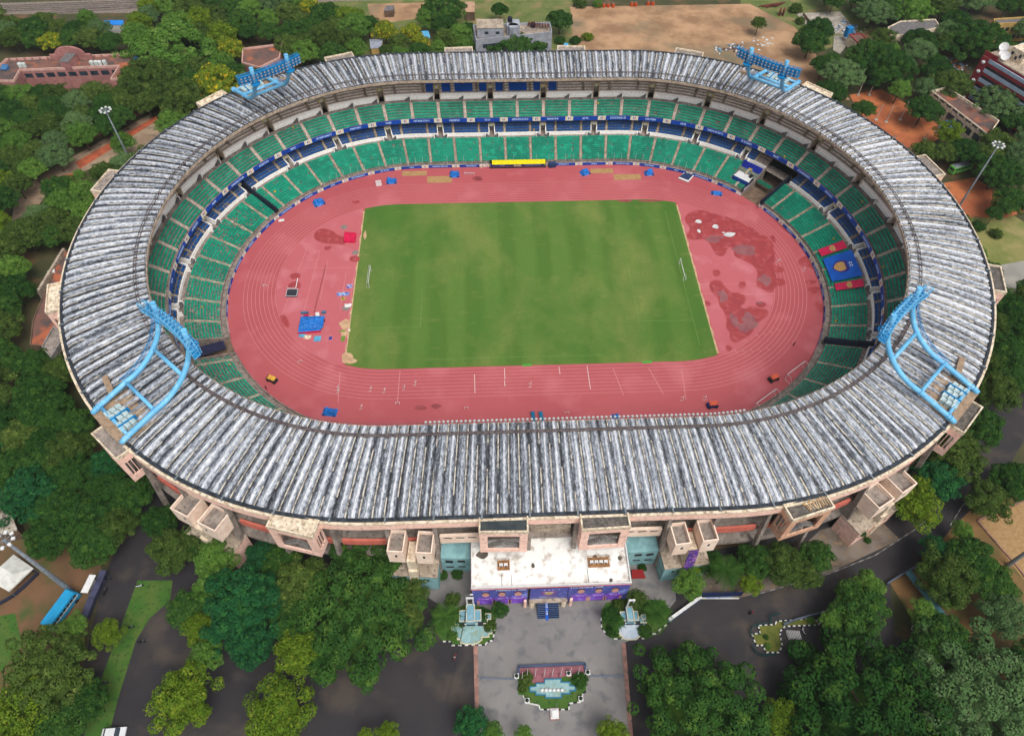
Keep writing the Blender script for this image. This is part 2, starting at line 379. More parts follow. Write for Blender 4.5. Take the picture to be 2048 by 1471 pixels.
for k in range(0, NB, 2):
    for dd in (.15, 1.0):
        a = k+dd; mb = MB(); radbox(mb, a, .22, 77.1, 77.8, UT, UT+1.5, 0)
        for j in range(5): radbox(mb, a+.035*(j+1), .34, 77.2, 77.85, UT, UT+1.3-.24*j, 1)
        mb.build('upper_stair', [m_stepw, m_tint], st)

# ---- seats
m_aisl = M('upper_aisle_concrete', (216, 200, 186), (184, 166, 152), scale=1.5)
m_gs = M('green_seat', (22, 168, 136), (14, 148, 120), scale=.08, rough=.38, spec=.5, detail=3, c3=(36, 192, 154), scale3=.5)
m_bs = M('blue_seat', (26, 100, 170), (20, 84, 150), scale=.3, rough=.4, spec=.5)
m_ys = M('odd_seat', (230, 190, 40), (200, 160, 30))
def seat_block(name, t0, t1, rr, zz, n_rows, dr, dz, mat, miss=0., label=None, wdt=.46, patch=None, dp=.60):
    mb = MB(); rs = random.Random(int(t0*1000)+n_rows)
    for i in range(n_rows):
        r, z = rr+dr*i, zz+dz*i
        A = Vector(P(t0, r, z)); B = Vector(P(t1, r, z)); L_ = (B-A).length; n = max(1, int(L_/.53)); 
        ph = rs.random()
        for j in range(n):
            if rs.random() < miss*(1.6 if rs.random() < ph else .5): continue
            if patch and patch(t0+(t1-t0)*j/n, i): continue
            f = (j+.5)/n; c = A.lerp(B, f)
            # bow of the arc
            q = Vector(P(t0+(t1-t0)*f, r, z)); q2 = Vector(P(t0+(t1-t0)*f, r+1, z)); u = (q2-q).normalized(); v = Vector((-u.y, u.x, 0)); hw = wdt/2
            mi = 1 if rs.random() < .0018 else 0
            def pt(a, b_, h): w_ = q+u*a+v*b_; return (w_.x, w_.y, z+h)
            h0, h1 = .40+rs.random()*.02, .46
            B4 = [pt(.22, -hw, h0-.16), pt(.22, hw, h0-.16), pt(dp, hw, h0-.16), pt(dp, -hw, h0-.16)]; T4 = [pt(.20, -hw, h1), pt(.20, hw, h1), pt(dp, hw, h1-.05), pt(dp, -hw, h1-.05)]
            mb.add(B4+T4, [(4, 5, 6, 7), (0, 1, 5, 4), (1, 2, 6, 5), (3, 0, 4, 7)], mi)
            lean = dp+.14
            mb.add([pt(dp-.02, -hw, h1-.06), pt(dp-.02, hw, h1-.06), pt(lean-.05, hw, .86), pt(lean-.05, -hw, .86), pt(lean+.05, hw, .84), pt(lean+.05, -hw, .84), pt(dp+.06, hw, .3), pt(dp+.06, -hw, .3)],
                   [(0, 1, 2, 3), (3, 2, 4, 5), (5, 4, 6, 7), (1, 6, 4, 2), (0, 3, 5, 7)], mi)
    for i in range(n_rows):      # mounting rail of the row
        r, z = rr+dr*i+.62, zz+dz*i; sweep(mb, [(r, z+.22), (r, z+.34), (r+.06, z+.34)], t0+.008, t1-.008, .25)
    for t in (t0+.012, t1-.012):
        A, B = P(t, rr+.6, zz), P(t, rr+.6+dr*(n_rows-1), zz+dz*(n_rows-1)); mb.tube([(A[0], A[1], A[2]+.27), (B[0], B[1], B[2]+.27)], .05, 4)
    return mb.build(name, [mat, m_ys], st, label=label)
def in_tun(t0, t1): return any(t1 > a+.02 and t0 < b-.02 for a, b in TUN)
STAGE = (21.0, 21.85)
for k in range(NB):
    t0, t1 = k-.44, k+.44
    if t0 > 40 and t0 > NB-14 and False: pass
    cut = []
    for a, b in TUN:
        if t1 > a and t0 < b:
            if t0 < a-.15: cut.append((t0, a-.06))
            if t1 > b+.15: cut.append((b+.06, t1))
            t0 = None; break
    spans = cut if t0 is None else [(t0, t1)]
    left = NB-20 < k < NB-10
    for a, b in spans:
        pf = (lambda t, i: STAGE[0] < t < STAGE[1] and i > 1) if 20 < k < 23 else None
        seat_block('lower_seat_block', a, b, LR0, 1.0, LN, LDR, LDZ, m_gs, .16 if left else .02, patch=pf, dp=.50)
for k in range(NB):
    seat_block('upper_seat_block', k+.07, k+.93, UR0-.05, 11.1, UN, UDR, UDZ, m_gs, .03, dp=.44)
for k in range(NB):
    e = k % 2 == 0
    for a, b in ((k-.44, k-.14), (k+.14, k+.44)) if e else ((k-.44, k+.44),):
        if in_tun(a, b) : continue
        seat_block('middle_seat_block', a, b, MR0-.02, MZ0, MN, MDR, MDZ, m_bs, .22 if NB-20 < k < NB-10 else .03, wdt=.44)
# aisle steps
for k in range(NB):
    if not in_tun(k+.45, k+.55):
        mb = MB()
        for i in range(LN*2): radbox(mb, k+.5, .85, LR0+LDR*i/2-.1, LR0+LDR*(i+1)/2-.1, .9+LDZ*i/2, 1.06+LDZ*(i+1)/2)
        mb.build('lower_aisle', m_concl, st)
        mb = MB()
        for i in range(MN*2): radbox(mb, k+.5, .7, MR0+MDR*i/2, MR0+MDR*(i+1)/2, MZ0+MDZ*i/2-.3, MZ0+.04+MDZ*(i+1)/2)
        mb.build('middle_aisle', m_concl, st)
    mb = MB()
    for i in range(UN*2): radbox(mb, k, 1.1, UR0+UDR*i/2-.1, UR0+UDR*(i+1)/2-.12, 11.+UDZ*i/2, 11.16+UDZ*(i+1)/2)
    mb.build('upper_aisle', m_aisl, st)
    mb = MB()
    for i in range(18): radbox(mb, k+.5, .9, 78.5+.49*i, 78.5+.49*(i+1), TZ0+.25*i-.3, TZ0+.05+.25*(i+1))
    mb.build('top_aisle', m_concl, st)

# ---- perimeter advertising boards (lower ring and upper front)
def ad_ring(name, r, z0, z1, n, off, lean=.12, skip=()):
    b = MB()
    def strip(t0, t1, za, zb, dr, mi):
        sweep(b, [(r-dr, za), (r-dr+lean, zb)], t0, t1, .12, mi)
    strip(0, NB, z0, z1, 0, 0) if not skip else [strip(a, c, z0, z1, 0, 0) for a, c in gaps(0, NB, skip)]
    dt = NB/n
    for i in range(n):
        t = off+i*dt
        if any(t+.85*dt > a and t < c for a, c in skip): continue
        h = z1-z0
        strip(t, t+.76*dt, z0+.02, z1-.02, .03, 1)
        ins = (.14, .30, .22)[i % 3]
        tt = t+ins*dt
        # raised lettering strokes of the board's line of text
        rs = random.Random(i*31+n)
        end = t+(.76-ins)*dt
        while tt < end:
            wch = rs.uniform(.022, .05)
            for za, zb, frac in (((.30, .70, 1),) if rs.random() < .55 else ((.30, .40, 1), (.60, .70, 1), (.40, .60, .35))):
                strip(tt, tt+wch*frac*.8, z0+h*za, z0+h*zb, .06, 2)
            tt += wch+(.02 if rs.random() < .16 else .006)
        strip(t+.78*dt, t+.80*dt, z0, z1, .03, 3); strip(t+.96*dt, t+.98*dt, z0, z1, .03, 3)
        strip(t+.84*dt, t+.865*dt, z0+h*.25, z0+h*.8, .05, 4); strip(t+.89*dt, t+.915*dt, z0+h*.3, z0+h*.75, .05, 5)
    return b.build(name, [m_wht, m_blu, m_blu2, m_yel, M('orange_mark', (214, 96, 60)), M('navy_mark', (40, 60, 120))], st)
ad_ring('track_side_board', 57.45, .1, 1.15, 50, .2, skip=[(19.9, 21.1), (NB-12.9, NB-11.6), (11.95, 14.4)] if False else [(20.0, 21.0), (NB-12.9, NB-11.6), (1.0, 10.9), (NB-11, NB-1)])
ad_ring('upper_front_board', 70.15, 10.3, 11.95, 49, .05)
# ================================================================== FACADE
mb = MB(); sweep(mb, [(RO+.75, ZO-.35), (RO+1.35, ZO-.35), (RO+1.35, ZO-.7)], 0, NB); mb.build('cornice', m_cream, st)
mb = MB(); sweep(mb, [(RO+1.3, ZO-.7), (RO+1.3, ZO-2.9), (RO+.9, ZO-2.9), (RO+.9, ZO-.7)], 0, NB); mb.build('pink_fascia', m_pink, st)
mb = MB(); sweep(mb, [(91.2, 20.3), (92.6, 20.3), (92.6, 19.2), (91.2, 19.2), (91.2, 20.3)], 0, NB); sweep(mb, [(91.0, 18.6), (91.9, 18.6), (91.9, 18.0), (91.0, 18.0)], 0, NB); mb.build('ring_beam', m_conc, st)
mb = MB(); sweep(mb, [(89.3, ZO-.6), (89.3, 13.0)], 0, NB); sweep(mb, [(88.4, 10.8), (88.4, 7.2)], 0, NB); sweep(mb, [(87.5, 6.4), (87.5, 0)], 0, NB); mb.build('back_wall', M('grey_brown_wall', (150, 136, 126), (126, 112, 104), scale=.3, c3=(104, 94, 88), scale3=.9), st)  # back wall in its own mottled grey brown
mb = MB(); sweep(mb, [(89.3, 13.1), (92.7, 13.1), (92.7, 12.4), (88.4, 12.4), (88.4, 10.8)], 0, NB); sweep(mb, [(88.4, 7.2), (93.2, 7.2), (93.2, 6.4), (87.5, 6.4)], 0, NB); mb.build('gallery_floor', m_conc, st)
cov = [1, 61, 3, 59, 5, 57]
for k in range(NB):
    if k in (1, 61, 0): continue
    mb = MB(); a, b = k-.44, k+.44
    if k in (2, 60): sweep(mb, [(92.2, 15.4), (92.9, 15.4), (92.9, 11.9)], a, b, mi=1)
    else: sweep(mb, [(92.3, 14.3), (92.85, 14.3), (92.85, 12.2)], a, b)
    mb.build('gallery_parapet', [m_red, M('pale_cream_plaster', (244, 222, 204), (230, 204, 184), scale=.6, k=1.)], st)
for k in (2, 60):
    mb = MB(); 
    for j in (-1, 0, 1):
        radbox(mb, k+.27*j, 1.9, 92.92, 92.96, 14.4, 14.8)
    mb.build('wall_slot', m_dark, st)
    mb = MB(); radbox(mb, k, 9.4, 88, 94.8, 0, 7.6); mb.build('ground_floor_annex', m_teal, st)
    for j in (-1, 0, 1):
        for z0, z1 in ((5.4, 6.5), (2.6, 3.1)): mb = MB(); radbox(mb, k+.27*j, 1.7, 94.8, 94.86, z0, z1); mb.build('annex_window', m_dark, st)
# inclined columns on every bay line
for k in range(NB):
    t = k+.5; p0 = Vector(P(t, 92.4, 0)); p1 = Vector(P(t, 93.4, 0)); u = p1-p0; v = Vector((-u.y, u.x, 0))*.45; mb = MB()
    o = p0
    B = [o+u*2.1+v, o+u*2.1-v, o+u*3.2-v, o+u*3.2+v]; T = [o+u*.1+v, o+u*.1-v, o+u*1.2-v, o+u*1.2+v]
    mb.hexa([(q.x, q.y, 0) for q in B], [(q.x, q.y, 21.6) for q in T]); mb.build('facade_column', m_conc, st)
# framed stair boxes under the roof edge
def P2(t, r): q = P(t, r, 0); return Vector(q)
m_stair = M('stair_flight', (150, 142, 134), (122, 114, 108), scale=2)
m_salm = M('salmon_plaster', (240, 190, 158), (220, 168, 138), scale=.5, c3=(190, 150, 126), scale3=1.4)
def stair_box(t, kind='frame', zt=23.6, zb=13.2, w=10.0, dep=3.6, mat=None, water=False, floor=None):
    mat = mat or m_pink
    c = P2(t, 93.65-.9); u = (P2(t, 94.75)-c).normalized(); v = Vector((-u.y, u.x, 0)); 
    def W(a, b, z): q = c+v*a+u*b; return (q.x, q.y, z)
    def bx(mb, a0, a1, b0, b1, z0, z1, mi=0): mb.hexa([W(a0, b0, z0), W(a1, b0, z0), W(a1, b1, z0), W(a0, b1, z0)], [W(a0, b0, z1), W(a1, b0, z1), W(a1, b1, z1), W(a0, b1, z1)], mi)
    h = w/2; f = .35; root_name = {'frame': 'stair_tower', 'twin': 'twin_shaft_tower'}[kind]
    if kind == 'frame':
        mb = MB()
        # front frame with the large opening
        bx(mb, -h, -h+1.7, dep-f, dep, zb, zt-.9); bx(mb, h-1.7, h, dep-f, dep, zb, zt-.9); bx(mb, -h+1.7, h-1.7, dep-f, dep, zb, zb+1.5); bx(mb, -h+1.7, h-1.7, dep-f, dep, zt-2.4, zt-.9)
        # sides with three window openings
        for s_ in (-1, 1):
            a0, a1 = (-h, -h+f) if s_ < 0 else (h-f, h)
            bx(mb, a0, a1, 0, dep-f, zb, zb+2.2); bx(mb, a0, a1, 0, dep-f, zt-3., zt-.9)
            for b0, b1 in ((0, .5), (1.25, 1.45), (2.15, 2.35), (dep-f-.4, dep-f)): bx(mb, a0, a1, b0, b1, zb+2.2, zt-3.)
        o = mb.build('stair_tower', mat, st)
        mb = MB(); bx(mb, -h-.1, h+.1, -.3, dep+.1, zt-.9, zt-.4, 0)
        for a0, a1, b0, b1 in ((-h-.1, h+.1, dep-.25, dep+.1), (-h-.1, h+.1, -.3, 0), (-h-.1, -h+.25, 0, dep-.25), (h-.25, h+.1, 0, dep-.25)): bx(mb, a0, a1, b0, b1, zt-.4, zt+.1, 0)
        fl = floor or m_cream; bx(mb, -h+.25, h-.25, 0, dep-.25, zt-.4, zt-.37, 1); mb.build('roof_slab', [m_cream, fl], o)
        mb = MB(); bx(mb, -h+f, h-f, 0.02, .2, zb, zt-.9, 1)
        for (x0, z0, x1, z1, bb) in ((-h+1, zb+.6, 0, zb+3.8, dep-1.4), (0, zb+3.8, h-1, zb+.9, dep-1.4), (h-1, zb+5.2, -h+1, zb+8., 1.2)):
            for j in range(10):
                fa, fb = j/10, (j+1)/10; xa, xb = x0+(x1-x0)*fa, x0+(x1-x0)*fb; za = z0+(z1-z0)*fa
                bx(mb, min(xa, xb), max(xa, xb), bb, bb+1.1, za-.2, za+.15+(z1-z0)*.1*(1 if z1 > z0 else 0), 0)
        mb.build('stair_flight', [m_stair, m_tint], o)
        mb = MB(); 
        for (x0, z0, x1, z1) in ((-h+1, zb+1.6, 0, zb+4.8), (0, zb+4.8, h-1, zb+1.9)): mb.tube([W(x0, dep-.5, z0), W(x1, dep-.5, z1)], .06, 5); mb.tube([W(x0, dep-.5, z0-.6), W(x1, dep-.5, z1-.6)], .04, 5)
        mb.build('stair_rail', m_metal, o)
        return o
    # twin shafts with an open slot and stair between, teal boxes below
    mb = MB()
    for s_ in (-1, 1):
        a0, a1 = (-h, -1.3) if s_ < 0 else (1.3, h)
        # hollow cream boxes
        bx(mb, a0, a1, dep-.25, dep, 13.2, 18.8); bx(mb, a0, a1, 0, .25, 13.2, 18.8); bx(mb, a0, a0+.25, .25, dep-.25, 13.2, 18.8); bx(mb, a1-.25, a1, .25, dep-.25, 13.2, 18.8)
        bx(mb, a0+.25, a1-.25, .25, dep-.25, 13.2, 17.6, 1)
    o = mb.build('twin_shaft_tower', [M('pale_cream_plaster', (0, 0, 0)), m_conc], st)
    mb = MB(); bx(mb, -1.0, 1.0, 1.4, dep+1.1, 0, 6.); bx(mb, -1., 1., 1.4, dep+.8, 6, 10); bx(mb, -1., 1., .6, dep+.3, 10, 14.5); mb.build('stair_core', m_cream, o)
    mb = MB()
    for s_ in (-1, 1): a0, a1 = (-h-.4, -1.0) if s_ < 0 else (1.0, h+.4); bx(mb, a0, a1, 0, dep+.7, 0, 7.0, 0); bx(mb, a0-.08, a1+.08, 0, dep+.8, 7.0, 7.3, 1)
    mb.build('ground_box', [m_teal if abs(w-9.6) < .1 else m_pink, m_concl], o)
    mb = MB()
    for s_ in (-1, 1): bx(mb, s_*3.-.25, s_*3.+.25, dep, dep+.04, 16.0, 17.0); bx(mb, s_*3.-.25, s_*3.+.25, dep+.7, dep+.74, 4.6, 5.6)
    mb.build('slot_window', m_dark, o)
    return o
m_water = M('rain_water', (46, 56, 60), (70, 74, 72), scale=.3, rough=.08, spec=.8)
m_debris = M('roof_debris', (120, 112, 104), (90, 86, 82), scale=.8, c3=(60, 54, 50), scale3=2.)
boxes = [(1.05, m_pink, m_debris), (-1.05, m_pink, m_water), (5.1, m_salm, m_debris), (-5.1, m_pink, None), (9.1, m_pink, m_debris), (-9.1, m_pink, m_conc), (13.3, m_pink, m_debris), (-13.4, m_pink, None),
         (17.25, m_pink, m_conc), (-17.25, m_pink, m_conc), (21.2, m_pink, None), (-21.2, m_pink, None), (28.95, m_pink, m_conc), (-28.95, m_pink, m_conc), (25.1, m_pink, m_conc), (-25.1, m_pink, m_conc)]
for t, mat, fl in boxes:
    stair_box(t % NB, 'frame', mat=mat, floor=fl, zt=24.4, zb=14.0, w=10.2)
for t in (3, -3, 7, -7): stair_box(t % NB, 'twin', w=(9.6 if abs(t) == 3 else 12.5), dep=5.0)
# planks stacked on one tower roof
lum = MB()
c = P2(5.1, 94.3); u = (P2(5.1, 95.3)-c).normalized(); v = Vector((-u.y, u.x, 0)); an = math.atan2(v.y, v.x)
for i in range(16):
    q = c+v*(-.4+.33*i)+u*RNG.normal(.1, .12); lum.box((q.x, q.y, 24.25+.08*(i % 3)), (.14, 1.9+.5*RNG.random(), .1), an+RNG.normal(0, .14), i % 2)
for i in range(5):
    q = c+v*(-.8+.5*i)+u*(-.5); lum.box((q.x, q.y, 24.4), (.5, .3, .25), an+RNG.normal(0, .4), i % 2)
tag(lum.build('broken_seat_pile', [M('old_wood', (216, 170, 110), (190, 140, 90)), M('pale_wood', (236, 222, 196), (206, 190, 160))]), 'heap of broken yellow and brown seat frames on a stair tower roof', 'debris')
# purple banner hanging down the right twin tower
c = P2(3, 98.6); u = (P2(3, 99)-P2(3, 98)).normalized(); v = Vector((-u.y, u.x, 0))
mb = MB(); seg = [(15.2, -.6), (14.4, -.4), (10.2, .0), (6.2, .35), (2.4, .6), (.6, .7)]
for i in range(5):
    (z0, b0), (z1, b1) = seg[i], seg[i+1]; vs = []
    for z, b_ in ((z0, b0), (z1, b1)):
        for a in (-1.15, 1.15): q = c+v*a+u*b_; vs.append((q.x, q.y, z))
        for a in (1.15, -1.15): q = c+v*a+u*(b_-.05); vs.append((q.x, q.y, z))
    mb.hexa(vs[:4], vs[4:], 0 if i < 4 else 1)
m_purp = M('purple_print', (98, 62, 160), (52, 40, 110), scale=.5, lo=.4, hi=.6, c3=(206, 140, 190), scale3=1.6)
tag(mb.build('hanging_banner', [m_purp, M('navy_print', (22, 36, 70), (18, 30, 60))]), 'long purple printed banner hanging down the twin stair shafts right of the entrance', 'banner')

# ================================================================== ENTRANCE BUILDING
eb = thing('entrance_building', 'flat white roofed entrance block with player banners projecting from the near side of the stadium', 'building', (-.5, -104, 0))
X0, X1, Y0, Y1, ZR = -17.9, 17.0, -104.4, -92.0, 10.4
m_wroof = M('white_roof_coating', (240, 240, 236), (226, 224, 218), scale=.25, lo=.5, hi=.75, detail=8, c3=(188, 178, 168), scale3=.55, k=.92)
mb = MB(); mb.box(((X0+X1)/2, -96.5, ZR/2-.2), (X1-X0-.6, 8.6, ZR-.4)); mb.box((X0+5.6, -102.3, ZR/2-.2), (10.6, 3.6, ZR-.4)); mb.box((X1-5.6, -102.3, ZR/2-.2), (10.6, 3.6, ZR-.4)); mb.build('wall', m_cream, eb)
mb = MB(); mb.box(((X0+X1)/2, -98.3, ZR-.25), (X1-X0, 12.2, .3)); mb.build('roof', m_wroof, eb)
mb = MB()
for c_, d_ in ((((X0+X1)/2, Y0+.12, ZR+.1), (X1-X0+.2, .25, .9)), ((X0+.1, -98.2, ZR+.1), (.25, 12, .9)), ((X1-.1, -98.2, ZR+.1), (.25, 12, .9))): mb.box(c_, d_)
mb.build('parapet', m_wht, eb)
mb = MB(); mb.box(((X0+X1)/2, Y0-.06, ZR-.42), (X1-X0+.3, .1, .16)); mb.box((X0-.06, -98.5, ZR-.42), (.1, 12, .16)); mb.box((X1+.06, -98.5, ZR-.42), (.1, 12, .16)); mb.build('red_trim', M('red_trim_paint', (204, 92, 100), (190, 80, 90)), eb)
# roof stains
mb = MB()
def blob(cx, cy, rx, ry, seed, n=18, rough=.3):
    r_ = random.Random(seed); ph = [r_.uniform(0, 6.28) for _ in range(4)]
    return [(cx+rx*math.cos(a)*(1+rough*(math.sin(2*a+ph[0])*.4+math.sin(3*a+ph[1])*.35+math.sin(5*a+ph[2])*.25)), cy+ry*math.sin(a)*(1+rough*(math.sin(2*a+ph[1])*.4+math.sin(4*a+ph[3])*.35))) for a in [2*math.pi*i/n for i in range(n)]]
ps = [(965, 1108, 1.5, .9), (1190, 1112, .5, .4), (1222, 1160, .4, .5), (1066, 1130, .35, .6), (1240, 1115, .5, .6)]
for i, (px, py, rx, ry) in enumerate(ps): q = at(px, py, ZR-.09); mb.sheet(blob(q[0], q[1], rx, ry, i), ZR-.09)
mb.build('roof_stain', M('wet_moss_stain', (120, 112, 98), (86, 82, 72), scale=.8), eb)
def ac_rack(x, y, n, lab):
    t = thing('condenser_rack', lab, 'air conditioner', (x, y, ZR-.1), 0, 'air conditioner racks on the entrance roof')
    w_ = n*1.05+.5; mb = MB(); mb.box((x, y, ZR+.12), (w_, 2.3, .1), 0, 0)
    for i in (-1, 1):
        for j in (-1, 1): mb.box((x+i*w_/2, y+j*1.1, ZR+.55), (.08, .08, 1.2))
    for i in (-1, 1): mb.box((x+i*w_/2, y, ZR+1.15), (.08, 2.3, .08)); mb.box((x, y+i*1.1, ZR+1.15), (w_, .08, .08))
    mb.build('rack', M('rusty_frame', (178, 128, 78), (140, 96, 60), scale=2), t)
    for i in range(n):
        u = MB(); xx = x-w_/2+.75+i*1.05; u.box((xx, y-.1, ZR+.55), (.8, .6, .7)); u.box((xx, y-.42, ZR+.55), (.5, .04, .5), 0, 1); u.build('condenser', [m_wht, m_tint], t)
    return t
q = at(1007, 1130, ZR); ac_rack(q[0], q[1], 2, 'rusty rack with two white condenser units on the left of the entrance roof')
q = at(1197, 1124, ZR); ac_rack(q[0], q[1], 4, 'rusty rack with four white condenser units on the right of the entrance roof')
mb = MB()
for xa, ya, xb, yb in ((1003, 1148, 1004, 1170), (1022, 1148, 1024, 1170), (1174, 1135, 1178, 1165)):
    a, b = at(xa, ya, ZR-.05), at(xb, yb, ZR-.05); mb.tube([a, b], .05, 5)
mb.build('roof_pipe', M('dark_pipe', (96, 88, 84), (80, 72, 70)), eb)
# rear parapet room wall between the two stair towers
mb = MB(); mb.box((-.3, -92.8, 13.6), (9.4, .5, 6.6)); mb.box((-.3, -93.2, 11.6), (9.4, .5, .3)); mb.build('rear_wall', m_concl, eb)
# banners (flat prints on the front)
m_ban = M('banner_night_blue', (88, 92, 170), (62, 66, 140), scale=.35, lo=.35, hi=.65, c3=(124, 140, 206), scale3=.3, rough=.5, k=1.)
m_shirt = M('banner_violet', (132, 80, 196), (112, 62, 176), scale=.8, c3=(150, 122, 226), scale3=.5, rough=.5, k=1.); m_skin = M('banner_skin', (226, 172, 160), (206, 146, 134), scale=1.5, rough=.5); m_hair = M('banner_hair', (86, 52, 60), (70, 42, 52)); m_text = M('banner_lettering', (232, 230, 244), (214, 214, 236), scale=4); m_strip = M('banner_teal_strip', (18, 96, 136), (14, 84, 124))
m_gold = M('crest_gold', (214, 186, 100), (190, 156, 70), scale=6); m_crim = M('crest_red', (196, 60, 80), (180, 50, 70))
YB = Y0-.02
def vprism(mb, poly, y, th, mi):  # polygon in (x,z), facing -y
    n = len(poly); tri = tessellate_polygon([[Vector((p[0], p[1], 0)) for p in poly]])
    mb.add([(p[0], y-th, p[1]) for p in poly]+[(p[0], y, p[1]) for p in poly], [tuple(t) for t in tri]+[(i, (i+1) % n, n+(i+1) % n, n+i) for i in range(n)], mi)
def ell(cx, cz, rx, rz, n=16): return [(cx+rx*math.cos(2*math.pi*i/n), cz+rz*math.sin(2*math.pi*i/n)) for i in range(n)]
def glyphs(mb, x0, x1, z0, z1, y, th, mi, seed, gap=.14):
    """a line of solid letter shapes built from strokes"""
    r_ = random.Random(seed); h = z1-z0; x = x0; wl = h*.62
    while x+wl < x1:
        if r_.random() < gap: x += wl*.6; continue
        s_ = h*.2; k = r_.randrange(6)
        if k in (0, 1, 3, 4): vprism(mb, [(x, z0), (x+s_, z0), (x+s_, z1), (x, z1)], y, th, mi)
        if k in (0, 2, 4): vprism(mb, [(x+wl-s_*1.2, z0), (x+wl-.2*s_, z0), (x+wl-.2*s_, z1), (x+wl-1.2*s_, z1)], y, th, mi)
        if k in (1, 2, 3, 5): vprism(mb, [(x, z1-s_), (x+wl-.2*s_, z1-s_), (x+wl-.2*s_, z1), (x, z1)], y, th+.003, mi)
        if k in (1, 3, 5): vprism(mb, [(x, z0), (x+wl-.2*s_, z0), (x+wl-.2*s_, z0+s_), (x, z0+s_)], y, th+.003, mi)
        if k in (0, 1, 3, 4): vprism(mb, [(x, z0+h*.4), (x+wl*.8, z0+h*.4), (x+wl*.8, z0+h*.4+s_), (x, z0+h*.4+s_)], y, th+.005, mi)
        x += wl*1.1
def banner(name, xa, xb, lab, people, strip):
    t = thing(name, lab, 'banner', ((xa+xb)/2, Y0, 5))
    mb = MB(); zb_, zt_ = 1.0, ZR-.55; mb.box(((xa+xb)/2, YB-.06, (zb_+zt_)/2), (xb-xa, .08, zt_-zb_)); mb.build('print_sheet', m_ban, t)
    mb = MB(); yy = YB-.10
    for cx in people:
        vprism(mb, [(cx-2.0, zb_), (cx-1.9, 3.6), (cx-1.75, 4.8), (cx-.8, 5.6), (cx+.8, 5.6), (cx+1.75, 4.8), (cx+1.9, 3.6), (cx+2.0, zb_)], yy, .01, 0)
        for s_ in (-1, 1): vprism(mb, [(cx+s_*1.95, zb_), (cx+s_*1.5, zb_), (cx+s_*1.45, 3.3), (cx+s_*2.0, 3.4)], yy-.012, .01, 1)
        vprism(mb, ell(cx, 7.5, .85, 1.2), yy-.012, .01, 2); vprism(mb, ell(cx, 6.9, .8, 1.2), yy-.024, .01, 1); vprism(mb, ell(cx, 6.3, .5, .4), yy-.036, .01, 1)
        glyphs(mb, cx-.95, cx+.95, 4.2, 4.55, yy-.012, .01, 3, int(cx*10)); vprism(mb, ell(cx+1.1, 4.95, .18, .2, 8), yy-.012, .01, 3)
    mb.build('printed_figures', [m_shirt, m_skin, m_hair, m_text], t)
    if strip:
        mb = MB(); mb.box(((strip[0]+strip[1])/2, YB-.12, zt_-.32), (strip[1]-strip[0], .03, .7), 0, 0); glyphs(mb, strip[0]+.2, strip[1]-.2, zt_-.6, zt_-.12, YB-.14, .02, 1, 5+int(xa)); mb.build('title_strip', [m_strip, m_text], t)
    return t
banner('player_banner', -17.8, -5.6, 'blue banner with three violet shirted players on the left of the entrance front', (-14.9, -11.3, -7.7), (-12.8, -5.4))
banner('player_banner', 3.4, 16.9, 'blue banner with three violet shirted players on the right of the entrance front', (6.3, 10.2, 13.9), (3.6, 11.4))
cb = thing('crest_banner', 'dark blue banner with a gold and red crest above the entrance steps', 'banner', (-1.1, Y0, 6))
mb = MB(); mb.box((-.9, YB-.16, 6.6), (8.3, .1, 6.0)); mb.build('print_sheet', m_ban, cb)
mb = MB(); yy = YB-.22
vprism(mb, [(-2.5, 8.0), (.7, 8.0), (.6, 6.6), (-.9, 4.8), (-2.4, 6.6)], yy, .01, 1); vprism(mb, [(-2.3, 7.8), (.5, 7.8), (.4, 6.7), (-.9, 5.1), (-2.2, 6.7)], yy-.012, .01, 2); vprism(mb, ell(-.9, 6.9, 1.0, .7), yy-.024, .01, 0)
glyphs(mb, -2.1, .4, 7.45, 7.75, yy-.024, .01, 3, 3); glyphs(mb, -2.9, 1.6, 4.1, 4.45, yy, .01, 0, 9)
for x_ in (-1.9, -.9, -.2, 1.3): vprism(mb, ell(x_, 8.9, .16, .22, 8), yy, .01, 3)
mb.build('crest_print', [m_gold, m_crim, m_ban, m_text], cb)
# entrance steps with canopy base and pillars
stp = thing('entrance_steps', 'navy blue entrance stairs with a bright blue lettered strip down the middle', 'stairs', (-.9, -106, 0))
m_navy = M('navy_steps', (14, 40, 84), (10, 32, 70), scale=1); mb = MB()
nst = 9
for i in range(nst): mb.box((-.9, -104.9-.36*i, (nst-i)*.165/2), (4.9, .37, (nst-i)*.165))
mb.build('steps', m_navy, stp)
mb = MB()
for i in range(nst): mb.box((-.9, -105.10-.36*i, (nst-i)*.165), (4.9, .05, .03))
mb.build('step_edges', M('pale_edge', (140, 160, 190), (110, 130, 160)), stp)
mb = MB()
for i in range(nst+1): mb.box((-1.2, -104.9-.36*i-.02, (nst-i)*.165/2+.02+.04), (.62, .38, max(.1, (nst-i)*.165)))
